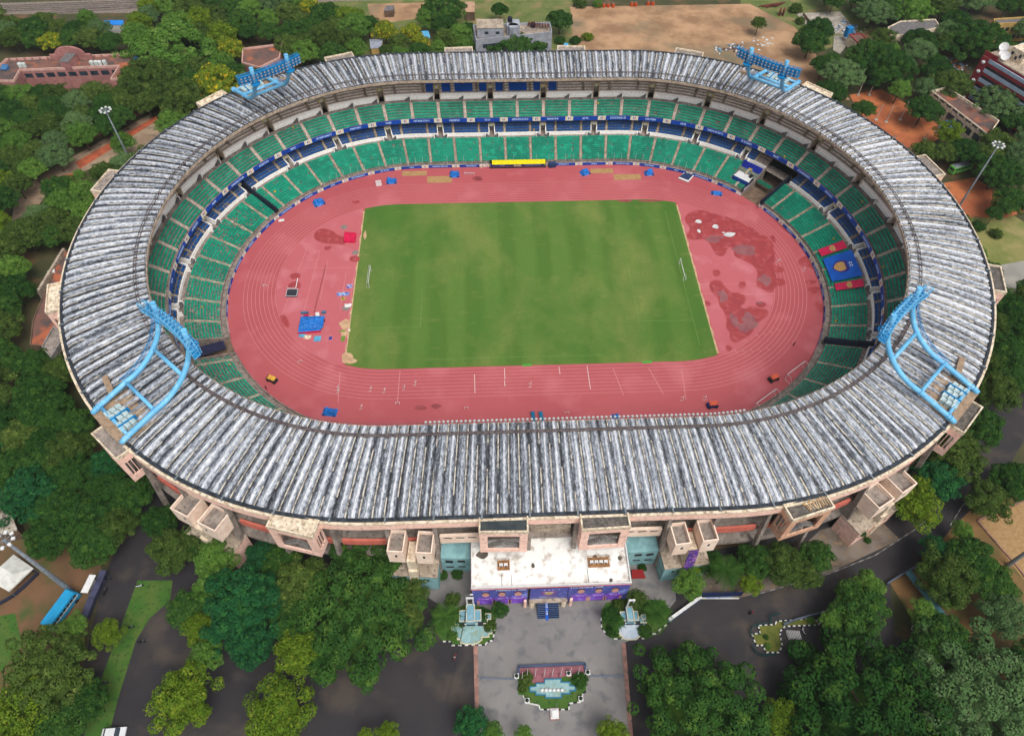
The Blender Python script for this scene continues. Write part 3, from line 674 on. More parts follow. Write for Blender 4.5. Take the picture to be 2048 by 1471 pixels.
# white letters down the strip
def letter(mb, ch, cx, cy, z, s=.42):
    F = {'O': [(-.5, 0, .22, 1), (.5, 0, .22, 1), (0, .5, 1, .2), (0, -.5, 1, .2)], 'A': [(-.5, -.1, .22, .9), (.5, -.1, .22, .9), (0, .45, .9, .2), (0, -.05, .9, .2)], 'N': [(-.5, 0, .22, 1), (.5, 0, .22, 1), (0, 0, .3, .8)],
         'L': [(-.5, 0, .22, 1), (0, -.5, 1, .2)], 'P': [(-.5, 0, .22, 1), (0, .5, 1, .2), (.5, .25, .22, .5), (0, 0, 1, .2)], 'M': [(-.5, 0, .2, 1), (.5, 0, .2, 1), (0, .3, .9, .25)], '1': [(0, 0, .25, 1), (0, -.5, .7, .15)], 'U': [(-.5, 0, .22, 1), (.5, 0, .22, 1), (0, -.5, 1, .2)]}
    for x, y, w_, h_ in F[ch]: mb.box((cx+x*s*.8, cy+y*s*1.4, z), (w_*s, h_*s*1.4, .02), 0, 1)
for i, ch in enumerate('OA1U'): letter(mb, ch, -1.2, -105.1-.62*i, 1.60-.285*i, .38)
mb.build('lettered_strip', [M('bright_blue_strip', (10, 100, 210), (8, 90, 196)), m_wht], stp)
for s_, lab in ((-1, 'cream entrance pillar left of the navy steps'), (1, 'cream entrance pillar right of the navy steps')):
    mb = MB(); x_ = -.9+s_*3.6; mb.tube([(x_, -104.9, 0), (x_, -104.9, 2.6)], .62, 16, 0); mb.tube([(x_, -104.9, 2.6), (x_, -104.9, 2.9)], [.62, .75], 16, 0); tag(mb.build('pillar', m_cream), lab, 'pillar')
for s_, lab in ((-1, 'slim pink pillar at the left end of the crest banner'), (1, 'slim pink pillar at the right end of the crest banner')):
    mb = MB(); x_ = -.9+s_*5.2; mb.tube([(x_, -104.95, 0), (x_, -104.95, 3.6)], .36, 12, 0); mb.dome((x_, -104.95, 3.6), .36, .2, 12, 3); tag(mb.build('slim_pillar', m_pink), lab, 'pillar')
mb = MB(); mb.box((-.9, -105.0, 3.45), (8.4, 1.1, .3)); mb.build('canopy_ledge', m_concl, eb)

# ================================================================== FLOODLIGHT TOWERS
m_sky = M('sky_blue_paint', (112, 190, 232), (100, 176, 222), scale=.3, rough=.45, c3=(136, 200, 234), scale3=.5, spec=.4, k=.9)
m_sky2 = M('deep_blue_paint', (20, 140, 200), (16, 124, 184), scale=.5, rough=.5, k=.9)
m_lamp = M('lamp_glass', (228, 226, 220), (190, 186, 180), scale=3, rough=.3)
def flood(tx, ty, ux, uy, label, far, sd=1):
    """tx,ty: centre between the pipe feet; ux,uy: direction towards the pitch"""
    n_ = math.hypot(ux, uy); u = Vector((ux/n_, uy/n_, 0)); v = Vector((-u.y, u.x, 0)); c = Vector((tx, ty, 0))
    T = thing('floodlight_tower', label, 'floodlight', (tx, ty, 25.5), math.atan2(u.y, u.x), 'floodlight towers on the stadium roof')
    def W(a, b, z): q = c+u*a+v*b; return (q.x, q.y, z)
    prof = [(-.9, 25.6), (0, 26.0), (4, 26.9), (8.8, 28.0)]
    for i in range(1, 13):
        f = i/12; a = 8.8+13.6*math.sin(f*math.pi/2*.97)**1.15; z = 28.0+14.8*(1-math.cos(f*math.pi/2*.97))**1.0 ; prof.append((a, z))
    prof.append((22.5, 43.6))
    for s_ in (-1, 1):
        b_ = s_*6.05; mb = MB(); mb.tube([W(a, b_, z) for a, z in prof], .64, 16, 0)
        for a, z, da in ((0.3, 26.05, .2), (1.0, 26.2, .2), (8.6, 27.95, .3)):
            mb.tube([W(a-.12, b_, z-.02), W(a+.12, b_, z+.03)], .84, 16, 0)
        o = mb.build('curved_leg', m_sky, T, smooth=False)
        for p_ in o.data.polygons: p_.use_smooth = len(p_.vertices) == 4
        mb = MB(); mb.tube([W(22.5, b_, 43.55), W(22.5, b_, 43.7)], .66, 16); mb.build('leg_cap', m_sky, o); mb = MB(); mb.tube([W(22.5, b_, 38.2), W(22.5, b_, 38.6)], [1.5, 1.6], 14); mb.tube([W(22.5, b_, 38.5), W(22.5, b_, 39.6)], .8, 14); mb.build('leg_collar', m_sky2, o)
        # access ladder cage along one leg
    b_ = 6.05*sd
    mb = MB(); 
    for off in (-.3, .3): mb.tube([W(a-.6, b_+sd*1.0+off, z+.5) for a, z in prof[3:-1]], .08, 5)
    mb.tube([W(a-.9, b_+sd*1.0, z+.9) for a, z in prof[3:-1]], .06, 5)
    for a, z in prof[3:-1]: mb.tube([W(a-.6, b_+sd*1.-.3, z+.5), W(a-.9, b_+sd*1., z+.9), W(a-.6, b_+sd*1.+.3, z+.5)], .06, 4)
    mb.build('ladder', m_sky2, T)
    for a, z, r_ in ((8.6, 28.0, .45), (17.6, 31.9, .5), (1.2, 26.2, .42)):
        mb = MB(); mb.tube([W(a, -6.05, z), W(a, 6.05, z)], r_, 12); mb.build('cross_pipe', m_sky, T, smooth=True)
    # lamp rack: lattice box girder with lamps facing the pitch
    zc, hh, hw, L_ = 40.5, 1.3, .8, 10.7; ctr = 22.5-.2
    mb = MB(); nb = 16
    ch = [(ctr-hw, zc-hh), (ctr-hw, zc+hh), (ctr+hw, zc-hh+.3), (ctr+hw, zc+hh), (ctr+hw, zc)]
    bow = lambda b: -.5*(b/L_)**2*2.2
    for a, z in ch: mb.tube([W(a+bow(-L_+2*L_*i/8), -L_+2*L_*i/8, z) for i in range(9)], .10, 5)
    for i in range(nb+1):
        b = -L_+2*L_*i/nb; k = bow(b)
        q = [W(a+k, b, z) for a, z in ch[:4]]
        for a_, b__ in ((0, 1), (1, 3), (3, 2), (2, 0)): mb.tube([q[a_], q[b__]], .07, 4)
        if i < nb:
            b2 = -L_+2*L_*(i+1)/nb; k2 = bow(b2); q2 = [W(a+k2, b2, z) for a, z in ch[:4]]
            for a_, b__ in ((0, 1), (1, 3), (3, 2), (2, 0), (1, 0)): mb.tube([q[a_], q2[b__]], .05, 4)
    mb.build('lamp_rack', m_sky2 if far else m_sky, T)
    mb = MB(); n = 8
    for j in range(n):
        b0, b1 = -L_+2*L_*j/n, -L_+2*L_*(j+1)/n; k0, k1 = bow(b0), bow(b1)
        mb.hexa([W(ctr-hw+k0, b0, zc-hh-.05), W(ctr+hw+k0, b0, zc-hh-.05), W(ctr+hw+k1, b1, zc-hh-.05), W(ctr-hw+k1, b1, zc-hh-.05)], [W(ctr-hw+k0, b0, zc-hh+.05), W(ctr+hw+k0, b0, zc-hh+.05), W(ctr+hw+k1, b1, zc-hh+.05), W(ctr-hw+k1, b1, zc-hh+.05)])
        if far: mb.hexa([W(ctr+.1+k0, b0, zc-hh), W(ctr+.2+k0, b0, zc-hh), W(ctr+.2+k1, b1, zc-hh), W(ctr+.1+k1, b1, zc-hh)], [W(ctr+.1+k0, b0, zc+hh), W(ctr+.2+k0, b0, zc+hh), W(ctr+.2+k1, b1, zc+hh), W(ctr+.1+k1, b1, zc+hh)])
    mb.build('rack_walkway', m_sky2, T)
    for i in range(17):
        for j in range(3):
            b = -L_+.6+(2*L_-1.2)*i/16; a = ctr+hw+.15+bow(b); z = zc-.95+j*.95
            if i == 0 and j == 0:
                mb = MB(); mb.tube([(-.05, 0, 0), (.28, 0, -.12)], [.2, .36], 8, 0); mb.tube([(.28, 0, -.12), (.33, 0, -.14)], .34, 8, 1); l0_ = mb.build('lamp', [m_sky2, m_lamp], T, world=False); o = l0_
            else: o = l0_.copy(); COL.objects.link(o); o.parent = T
            q = ROOTM[T.name] @ Vector(W(a, b, z)); o.location = q
    # service platform under the feet with tank boxes
    mb = MB(); mb.hexa([W(-1.2, -6.3, 25.0), W(9.0, -6.3, 25.0), W(9.0, 6.3, 25.0), W(-1.2, 6.3, 25.0)], [W(-1.2, -6.3, 25.45), W(9.0, -6.3, 25.45), W(9.0, 6.3, 25.45), W(-1.2, 6.3, 25.45)])
    q6 = [(4., 6.3), (5.3, 6.3), (7.1, 13.), (5.7, 13.)]; mb.hexa([W(a, sd*b, 25.2) for a, b in q6], [W(a, sd*b, 26.4) for a, b in q6])
    mb.build('service_platform', M('sandy_concrete', (176, 150, 124), (150, 126, 104), scale=.7), T)
    m_pan = M('pale_panel', (196, 214, 214), (170, 194, 198), scale=1, rough=.4)
    cab = MB()
    for i in range(5):
        for j in range(3):
            if (i, j) == (2, 0): continue
            cx_, cz_ = 1.2+1.35*j+.3*(i % 2), -3.6+1.55*i
            q = [W(cx_-.6, cz_-.66, 25.45), W(cx_+.6, cz_-.66, 25.45), W(cx_+.6, cz_+.66, 25.45), W(cx_-.6, cz_+.66, 25.45)]
            cab = MB(); cab.hexa(q, [(x, y, 26.5+.25*(k_ % 2)) for k_, (x, y, z) in enumerate(q)]); cab.build('ballast_cabinet', m_pan, T)
    for i in range(2):
        mb = MB(); mb.hexa([W(.8, -2.85+3.1*i, 25.5), W(5.2, -2.85+3.1*i, 25.5), W(5.2, -2.6+3.1*i, 25.5), W(.8, -2.6+3.1*i, 25.5)], [W(.8, -2.85+3.1*i, 26.9), W(5.2, -2.85+3.1*i, 26.9), W(5.2, -2.6+3.1*i, 26.9), W(.8, -2.6+3.1*i, 26.9)]); mb.build('blue_rail', m_sky2, T)
    return T
flood(-98.8, -69.2, .684, .729, 'sky blue floodlight tower over the near left corner of the stadium roof', False, 1)
flood(97.8, -70.5, -.667, .745, 'sky blue floodlight tower over the near right corner of the stadium roof', False, -1)
flood(-92.6, 70.3, .62, -.785, 'deep blue floodlight tower on the far left corner of the roof, seen against trees', True, 1)
flood(93.4, 69.9, -.64, -.768, 'deep blue floodlight tower on the far right corner of the roof, beside the brown field', True, -1)
# ================================================================== GROUND
def pg(pts, z=0.): return [at(x, y, z)[:2] for x, y in pts]
def ground(name, pts, z, mat, world=False, kind='structure'):
    mb = MB(); mb.sheet(pts if world else pg(pts, z), z); o = mb.build(name, mat); o['kind'] = kind; return o
m_base = M('woodland_floor', (84, 78, 50), (58, 66, 36), scale=.05, lo=.4, hi=.6, detail=9, c3=(116, 88, 62), scale3=.09)
m_asph = M('asphalt', (58, 54, 56), (46, 44, 48), scale=.07, lo=.35, hi=.65, detail=9, c3=(76, 68, 62), scale3=.12, rough=.75)
m_grassg = M('verge_grass', (62, 104, 34), (84, 108, 44), scale=.3, detail=9, c3=(48, 84, 30), scale3=1.2)
m_dirt = M('brown_dirt', (122, 90, 64), (104, 84, 56), scale=.12, detail=9, c3=(76, 90, 44), scale3=.14)
m_pave = M('grey_paving', (142, 140, 140), (122, 120, 120), scale=.12, lo=.35, hi=.65, detail=9, c3=(112, 110, 110), scale3=.5)
m_terra = M('terracotta_clay', (196, 116, 70), (168, 92, 58), scale=.09, detail=8, c3=(150, 96, 66), scale3=.4)
m_sand = M('sand', (186, 148, 100), (172, 134, 90), scale=.6, detail=9)
m_field = M('bare_brown_earth', (190, 152, 116), (150, 116, 86), scale=.06, lo=.42, hi=.58, detail=12, c3=(124, 112, 88), scale3=.035)
m_path = M('beige_path', (170, 148, 122), (150, 126, 104), scale=.15, detail=8, c3=(120, 104, 88), scale3=.4)
mb = MB(); mb.sheet([(-1600, -900), (1600, -900), (1600, 1900), (-1600, 1900)], -.06); mb.build('ground', m_base)['kind'] = 'structure'
ground('lawn', [(1490, -30), (1720, -30), (1745, 60), (1650, 100), (1590, 62), (1480, 8)], -.03, M('rough_lawn', (112, 120, 66), (92, 108, 52), scale=.1, detail=9, c3=(140, 124, 84), scale3=.15))
ground('lawn', [(560, -20), (1145, -20), (1150, 100), (700, 110), (520, 70)], -.04, M('rough_lawn', (0, 0, 0)))
ground('field', [(1140, 14), (1500, 8), (1590, 55), (1640, 120), (1700, 200), (1500, 190), (1150, 130)], -.02, m_field)
ground('path', [(735, 8), (870, 5), (830, 38), (760, 48), (740, 34)], -.02, m_field)
ground('road', [(240, 940), (400, 1000), (620, 1060), (800, 1120), (960, 1130), (960, 1500), (130, 1500), (205, 1160), (235, 1090), (150, 960)], -.03, m_asph)
ground('road', [(1240, 1130), (1480, 1090), (1660, 1020), (1840, 900), (1960, 800), (2080, 700), (2080, 830), (1985, 985), (1900, 1070), (1850, 1120), (1780, 1160), (1790, 1270), (1900, 1330), (2080, 1400), (2080, 1500), (1240, 1500)], -.03, m_asph)
ground('dirt', [(-40, 1060), (120, 1080), (200, 1120), (206, 1155), (165, 1290), (120, 1420), (-40, 1500)], -.015, m_dirt)
ground('grass_verge', [(275, 1160), (345, 1160), (340, 1200), (300, 1235), (272, 1280), (235, 1400), (215, 1480), (165, 1480), (190, 1390), (235, 1270)], -.01, m_grassg)
ground('grass_verge', [(-40, 1240), (30, 1225), (45, 1290), (-40, 1390)], -.008, m_grassg)
ground('dirt', [(1780, 1165), (1850, 1120), (1900, 1060), (1960, 1000), (2080, 960), (2080, 1420), (1960, 1340), (1880, 1300), (1820, 1230)], -.015, M('ochre_dirt', (140, 106, 66), (112, 92, 54), scale=.09, detail=9, c3=(88, 92, 46), scale3=.2))
sand_c = pg([(1957, 1042), (2080, 990), (2080, 1200)], 0); ground('sand_court', sand_c, .0, M('court_sand', (176, 142, 98), (160, 126, 84), scale=1.2, detail=9), world=True)
ground('clay_court', [(1698, 190), (1762, 178), (1800, 200), (1895, 262), (1870, 282), (1800, 298), (1735, 250)], -.02, m_terra)
ground('clay_court', [(1875, 368), (1950, 355), (2010, 395), (2060, 420), (2010, 436), (1920, 434)], -.02, m_terra)
ground('lawn', [(1890, 420), (2010, 420), (2090, 470), (2090, 600), (1990, 560)], -.035, M('dry_lawn', (140, 136, 80), (116, 124, 62), scale=.12, detail=9, c3=(168, 150, 104), scale3=.1))
ground('path', [(2000, 530), (2080, 515), (2080, 640), (2010, 585)], -.02, M('pale_road', (164, 160, 150), (146, 142, 134), scale=.2))
ground('path', [(30, 392), (100, 338), (300, 228), (322, 262), (300, 300), (200, 330), (110, 365), (70, 420), (45, 470), (20, 470)], -.025, m_path)
ground('clay_path', [(84, 360), (150, 345), (150, 372), (100, 372)], -.015, m_terra)
ground('clay_path', [(150, 325), (312, 232), (316, 240), (160, 338)], -.012, M('orange_kerb_soil', (190, 98, 66), (160, 84, 60), scale=.4))
ground('clay_path', [(250, 350), (300, 285), (330, 275), (290, 340)], -.015, m_terra)
ground('pavement', [(1640, 1060), (1745, 1025), (1800, 1078), (1665, 1142), (1590, 1105)], .0, M('weathered_paving', (126, 116, 106), (104, 92, 82), scale=.3, detail=9, c3=(140, 118, 92), scale3=.6))
ground('pavement', [(1380, 1120), (1600, 1100), (1665, 1142), (1570, 1170), (1480, 1195), (1400, 1194)], .0, M('weathered_paving', (0, 0, 0)))
plaza = [(955, 1500), (950, 1290), (905, 1262), (905, 1225), (850, 1190), (850, 1120), (1350, 1115), (1352, 1200), (1300, 1262), (1248, 1285), (1266, 1500)]
def brick_mat():
    m = M('plaza_pavers', (144, 141, 138), (124, 121, 120), scale=.1, lo=.3, hi=.7, detail=9, c3=(110, 110, 112), scale3=.35)
    return m
ground('plaza', plaza, .01, brick_mat())
m_edge = M('pink_edging', (176, 132, 118), (148, 112, 102), scale=.6, c3=(110, 100, 96), scale3=1.)
for a, b in (((951, 1290), (956, 1500)), ((1247, 1286), (1264, 1500))):
    mb = MB(); pa, pb = at(*a), at(*b); mb.hexa([(pa[0]-.45, pa[1], 0), (pb[0]-.45, pb[1], 0), (pb[0]+.45, pb[1], 0), (pa[0]+.45, pa[1], 0)], [(pa[0]-.45, pa[1], .14), (pb[0]-.45, pb[1], .14), (pb[0]+.45, pb[1], .14), (pa[0]+.45, pa[1], .14)]); o = mb.build('kerb', m_edge); o['kind'] = 'structure'
# striped kerbs (black and white)
m_kw = M('kerb_white', (226, 226, 220), (196, 196, 190)); m_kb = M('kerb_black', (34, 36, 42), (44, 46, 52))
def kerb(pts, name='kerb', w=.28, h=.2, seg=.75, plain=False, z=0, mats=None):
    mb = MB(); W_ = [at(x, y, z) for x, y in pts]; k = 0
    for a, b in zip(W_[:-1], W_[1:]):
        a, b = Vector(a), Vector(b); L_ = (b-a).length; n = max(1, round(L_/seg)); an = math.atan2((b-a).y, (b-a).x)
        for i in range(n): c = a.lerp(b, (i+.5)/n); mb.box((c.x, c.y, z+h/2), (L_/n-.006, w, h), an, 0 if plain else k % 2); k += 1
    o = mb.build(name, list(mats or [m_kw, m_kb])); o['kind'] = 'structure'; return o
kerb([(1400, 1196), (1478, 1196)], plain=True); kerb([(1520, 1186), (1570, 1172), (1660, 1146), (1750, 1110), (1830, 1058), (1856, 1036)], seg=1.2, w=.2, mats=(M('worn_kerb', (168, 166, 160), (130, 128, 124)), M('grey_kerb', (116, 112, 108), (98, 94, 92))))
kerb([(1900, 1050), (1925, 1010), (1960, 985)], seg=1.2, w=.2, mats=(M('worn_kerb', (0, 0, 0)), M('grey_kerb', (0, 0, 0))))
kerb([(1662, 1215), (1650, 1222), (1600, 1236)], plain=True)
# ---- track surface
trk = [P(t*NB/400, 57.9, 0)[:2] for t in range(400)]
m_track = M('track_rubber', (190, 94, 98), (180, 84, 90), scale=.035, lo=.35, hi=.65, detail=9, c3=(198, 106, 112), scale3=.09, rough=.7)
ground('running_track', trk, .0, m_track, world=True)
def oval_pts(r, n=48, c=42.2, y0=.36): return [(c+r*math.cos(a), y0+r*math.sin(a)) for a in [-math.pi/2+math.pi*i/n for i in range(n+1)]]+[(-c+r*math.cos(a), y0+r*math.sin(a)) for a in [math.pi/2+math.pi*i/n for i in range(n+1)]]
mb = MB()
def ringstrip(r0, r1, z, mi=0):
    a, b = oval_pts(r0), oval_pts(r1); n = len(a); mb.add([(x, y, z) for x, y in a]+[(x, y, z) for x, y in b], [(i, (i+1) % n, n+(i+1) % n, n+i) for i in range(n)], mi)
for i in range(9): ringstrip(36.5+1.22*i, 36.5+1.22*i+.10, .016)
def ln(x0, y0, x1, y1, w_=.1, z=.017, mi=0, px=True):
    a = Vector(at(x0, y0)) if px else Vector((x0, y0, 0)); b = Vector(at(x1, y1)) if px else Vector((x1, y1, 0)); d = (b-a).normalized(); q = Vector((-d.y, d.x, 0))*w_/2
    mb.add([(a.x+q.x, a.y+q.y, z), (a.x-q.x, a.y-q.y, z), (b.x-q.x, b.y-q.y, z), (b.x+q.x, b.y+q.y, z)], [(0, 1, 2, 3)], mi)
for l in ((1009, 736, 1010, 758), (1009, 760, 1010, 772), (949, 748, 950, 786), (1118, 733, 1120, 748), (1174, 731, 1181, 778), (800, 742, 795, 803), (1363, 738, 1372, 798), (1226, 736, 1247, 790), (1297, 735, 1327, 788), (680, 745, 676, 805)):
    ln(*l, w_=.16, mi=0 if l[0] in (1363, 1226, 1297, 680, 800) else 1)
for l in ((737, 436, 706, 560), (706, 560, 690, 700), (610, 520, 640, 519), (600, 537, 585, 536), (614, 496, 560, 640), (640, 500, 600, 650), (690, 520, 720, 519), (700, 535, 606, 536), (656, 520, 640, 600), (692, 545, 680, 620), (1388, 568, 1545, 568), (1402, 587, 1545, 588)): ln(*l, w_=.11)
ln(652, 530, 628, 625, w_=.5, z=.015, mi=2)
# finish arcs across the bends
for k in range(9):
    a = math.radians(-62+k*3); ln(42.2+(36.6+1.2*(k % 5))*math.cos(a), .36+(36.6+1.2*(k % 5))*math.sin(a), 42.2+(37.8+1.2*(k % 5))*math.cos(a), .36+(37.8+1.2*(k % 5))*math.sin(a), px=False, w_=.14)
o = mb.build('lane_markings', [M('faded_lane_line', (222, 152, 154), (212, 138, 142), scale=1), M('white_line', (236, 216, 212), (226, 200, 196)), M('dark_runup_strip', (170, 84, 88), (160, 76, 80))]); o['kind'] = 'structure'
# pinker infield ends between the bends and the grass
for s_ in (-1, 1):
    pts = [(s_*42.2+s_*36.3*math.cos(a), .36+36.3*math.sin(a)) for a in [math.radians(-70)+math.radians(140)*i/40 for i in range(41)]]
    ground('infield_apron', pts, .006, M('faded_track_rubber', (200, 106, 114), (192, 98, 104), scale=.06, lo=.35, hi=.65, detail=9, c3=(208, 122, 130), scale3=.12, rough=.7), world=True)
# ---- pitch
def grass_mat():
    m = bpy.data.materials.new('pitch_grass'); m.use_nodes = True; n = m.node_tree; N = n.nodes; L = n.links; b = N['Principled BSDF']; b.inputs['Roughness'].default_value = .9; b.inputs['Specular IOR Level'].default_value = .15
    tc = N.new('ShaderNodeTexCoord'); sp = N.new('ShaderNodeSeparateXYZ'); L.new(tc.outputs['Object'], sp.inputs[0])
    def noise(sc, st, det=6):
        mp = N.new('ShaderNodeMapping'); mp.inputs['Scale'].default_value = st; L.new(tc.outputs['Object'], mp.inputs[0]); q = N.new('ShaderNodeTexNoise'); q.inputs['Scale'].default_value = sc; q.inputs['Detail'].default_value = det; q.inputs['Roughness'].default_value = .6; L.new(mp.outputs[0], q.inputs[0]); return q.outputs['Fac']
    def mr(x, a, c, lo=0, hi=1):
        q = N.new('ShaderNodeMapRange'); q.inputs[1].default_value = a; q.inputs[2].default_value = c; q.inputs[3].default_value = lo; q.inputs[4].default_value = hi; L.new(x, q.inputs[0]); return q.outputs[0]
    def mix(f, a, c):
        q = N.new('ShaderNodeMix'); q.data_type = 'RGBA'; L.new(f, q.inputs[0])
        for i, x in ((6, a), (7, c)):
            if isinstance(x, tuple): q.inputs[i].default_value = (*[v*.82 for v in s2l(x)], 1)
            else: L.new(x, q.inputs[i])
        return q.outputs[2]
    wv = N.new('ShaderNodeMath'); wv.operation = 'SINE'; ml = N.new('ShaderNodeMath'); ml.operation = 'MULTIPLY'; ml.inputs[1].default_value = .56; L.new(sp.outputs[0], ml.inputs[0])
    ad = N.new('ShaderNodeMath'); ad.operation = 'ADD'; L.new(ml.outputs[0], ad.inputs[0]); L.new(mr(noise(.15, (1, .1, 1), 2), 0, 1, 0, 3), ad.inputs[1]); L.new(ad.outputs[0], wv.inputs[0])
    cur = mix(mr(wv.outputs[0], -.5, .5), (84, 119, 48), (94, 128, 54))
    cur = mix(mr(noise(.045, (1, .55, 1), 8), .47, .66), cur, (128, 140, 72))
    cur = mix(mr(noise(.022, (1, 1, 1), 4), .50, .66, 0, .8), cur, (72, 116, 44))
    cur = mix(mr(noise(.16, (1, 2.4, 1), 7), .58, .78, 0, .45), cur, (150, 146, 88))
    cur = mix(mr(noise(1.2, (1, 1, 1), 6), .35, .8, 0, .35), cur, (70, 100, 46))
    L.new(cur, b.inputs['Base Color']); return m
GX, GR = 53.9, 35.95
cp = []
for sx, sy in ((1, 1), (-1, 1), (-1, -1), (1, -1)):
    arc = [(42.2+GR*math.sin(a), GR*math.cos(a)) for a in [math.asin((GX-42.2)/GR)*i/6 for i in range(7)]]
    arc = [(sx*x, .36+sy*y) for x, y in arc]
    cp += arc[::-1] if (sx, sy) in ((1, 1), (-1, -1)) else arc
gc = []
e0 = math.asin((GX-42.2)/GR)
for i in range(25): a = e0-2*e0*i/24
top = [(42.2+GR*math.sin(e0*(1-i/8)), .36+GR*math.cos(e0*(1-i/8))) for i in range(9)]
top += [(-x, y) for x, y in top[::-1]]
bot = [(x, .72-y) for x, y in top[::-1]]
ground('pitch', [(x+.15*math.sin(i*1.7), y) for i, (x, y) in enumerate(top+bot)], .02, grass_mat(), world=True)
mb = MB(); 
W2 = lambda x0, y0, x1, y1: ln(x0, y0, x1, y1, px=False, z=.032, w_=.13)
for s_ in (-1, 1):
    W2(s_*33, -20, s_*33, 4*s_); W2(s_*49.5, -20, s_*33, -20)
W2(49.5, -30, 49.5, 30); W2(-30, -32.5, 20, -32.5)
o = mb.build('pitch_markings', M('ghost_line', (118, 150, 76), (106, 142, 64), scale=.2)); o['kind'] = 'structure'
# dry soil strips at the grass edge, mats, patches
m_bald = M('bald_soil', (212, 176, 138), (188, 150, 116), scale=.5)
for s_ in (-1, 1):
    pts = []; 
    for i in range(25): y = -33+66*i/24; pts.append((s_*(GX+.25+.5*abs(math.sin(i*1.3+s_))), y))
    pts += [(s_*(GX-.4), y) for x, y in pts[::-1]]; ground('soil_edge', pts, .018, m_bald, world=True)
for i, (px, py, rx, ry) in enumerate(((690, 648, 1.6, 1.8), (694, 715, 1.5, 2.2), (688, 666, 1.0, 2.0), (702, 722, 1.8, .8), (730, 470, .5, 2))): q = at(px, py); ground('soil_patch', blob(q[0], q[1], rx, ry, i+40), .024+.002*i, m_bald, world=True)
m_wet = M('wet_rubber', (172, 70, 72), (160, 64, 68), scale=.3, rough=.5, c3=(186, 92, 96), scale3=.5, spec=.3)
m_pud = M('sky_painted_water', (226, 226, 224), (206, 206, 206), scale=.5, rough=.12, spec=.6)  # pale sky reflection painted into the water colour
m_pud2 = M('shallow_puddle', (158, 100, 102), (146, 84, 88), scale=.3, rough=.3, spec=.5)
wet = [[(1375, 428), (1400, 418), (1440, 432), (1462, 436), (1500, 455), (1530, 474), (1552, 505), (1545, 530), (1556, 560), (1545, 587), (1528, 578), (1512, 572), (1518, 545), (1508, 530), (1485, 518), (1468, 512), (1470, 498), (1456, 490), (1448, 512), (1432, 510), (1424, 492), (1412, 476), (1385, 480), (1370, 473), (1385, 458), (1368, 440)],
 [(1418, 568), (1428, 560), (1442, 562), (1450, 575), (1462, 586), (1478, 586), (1490, 592), (1490, 604), (1478, 612), (1490, 620), (1502, 612), (1520, 618), (1536, 620), (1534, 632), (1512, 645), (1506, 660), (1498, 670), (1480, 680), (1470, 685), (1460, 678), (1462, 664), (1452, 655), (1456, 640), (1448, 620), (1440, 612), (1438, 596), (1424, 584)],
 [(1450, 604), (1470, 598), (1488, 604), (1470, 618), (1458, 612)], [(1510, 608), (1522, 603), (1534, 608), (1522, 616)], [(1474, 672), (1490, 690), (1476, 700), (1462, 684)] if False else [(1452, 690), (1464, 694), (1460, 702), (1454, 700)],
 [(1425, 541), (1438, 540), (1440, 549), (1430, 553)], [(1410, 602), (1420, 604), (1420, 612), (1411, 608)], [(1476, 567), (1488, 562), (1492, 570), (1482, 578)],
 [(1480, 452), (1496, 452), (1514, 462), (1508, 472), (1520, 482), (1505, 484), (1488, 470)], [(1506, 472), (1530, 468), (1548, 490), (1546, 506), (1535, 502), (1522, 490)], [(1528, 512), (1545, 514), (1552, 525), (1536, 526)], [(1536, 530), (1562, 532), (1570, 545), (1545, 545)], [(1545, 558), (1568, 556), (1574, 570), (1550, 572)], [(1540, 472), (1548, 470), (1552, 486), (1544, 484)],
 [(1545, 434), (1562, 440), (1580, 455), (1592, 470), (1575, 466), (1560, 452)], [(1585, 478), (1602, 482), (1614, 500), (1604, 496)], [(1606, 512), (1622, 515), (1630, 540), (1612, 530), (1592, 528)], [(1608, 562), (1632, 560), (1634, 566), (1614, 568)], [(1612, 576), (1640, 572), (1642, 590), (1622, 588)], [(1628, 604), (1646, 606), (1646, 626), (1636, 622)],
 [(632, 462), (645, 457), (665, 462), (672, 470), (690, 475), (690, 490), (672, 486), (655, 487), (636, 482), (628, 474)], [(648, 494), (664, 492), (658, 499), (652, 500)], [(580, 550), (592, 546), (600, 549), (598, 556), (584, 558)], [(578, 568), (592, 562), (602, 568), (598, 578), (576, 576)], [(560, 630), (572, 632), (580, 656), (568, 650)],
 [(698, 514), (716, 512), (722, 520), (704, 524)], [(700, 404), (720, 401), (716, 407)]]
mb = MB()
def inset_(poly, d):
    cx = sum(p[0] for p in poly)/len(poly); cy = sum(p[1] for p in poly)/len(poly); out = []; n = len(poly); A = sum(poly[i][0]*poly[(i+1) % n][1]-poly[(i+1) % n][0]*poly[i][1] for i in range(n)); sg = 1 if A > 0 else -1
    for i in range(n):
        e = Vector(poly[(i+1) % n])-Vector(poly[i-1]); e.normalize(); nn = Vector((-e.y, e.x))*sg; out.append((poly[i][0]+nn.x*d, poly[i][1]+nn.y*d))
    return out
def smooth(pts, n=3):
    P_ = pts
    for _ in range(n-1): P_ = [q for a, b in zip(P_, P_[1:]+P_[:1]) for q in (((a[0]*3+b[0])/4, (a[1]*3+b[1])/4), ((a[0]+b[0]*3)/4, (a[1]+b[1]*3)/4))]
    return P_
m_damp = M('damp_rubber', (184, 86, 90), (176, 80, 84), scale=.3, rough=.6)
for i, pl in enumerate(wet):
    w__ = smooth([at(x, y)[:2] for x, y in pl]); ground('damp_edge', inset_(w__, -.32), .0085+.0004*i, m_damp, world=True)
for i, pl in enumerate(wet): ground('wet_patch', smooth([at(x, y)[:2] for x, y in pl]), .022+.0006*i, m_wet, world=True)
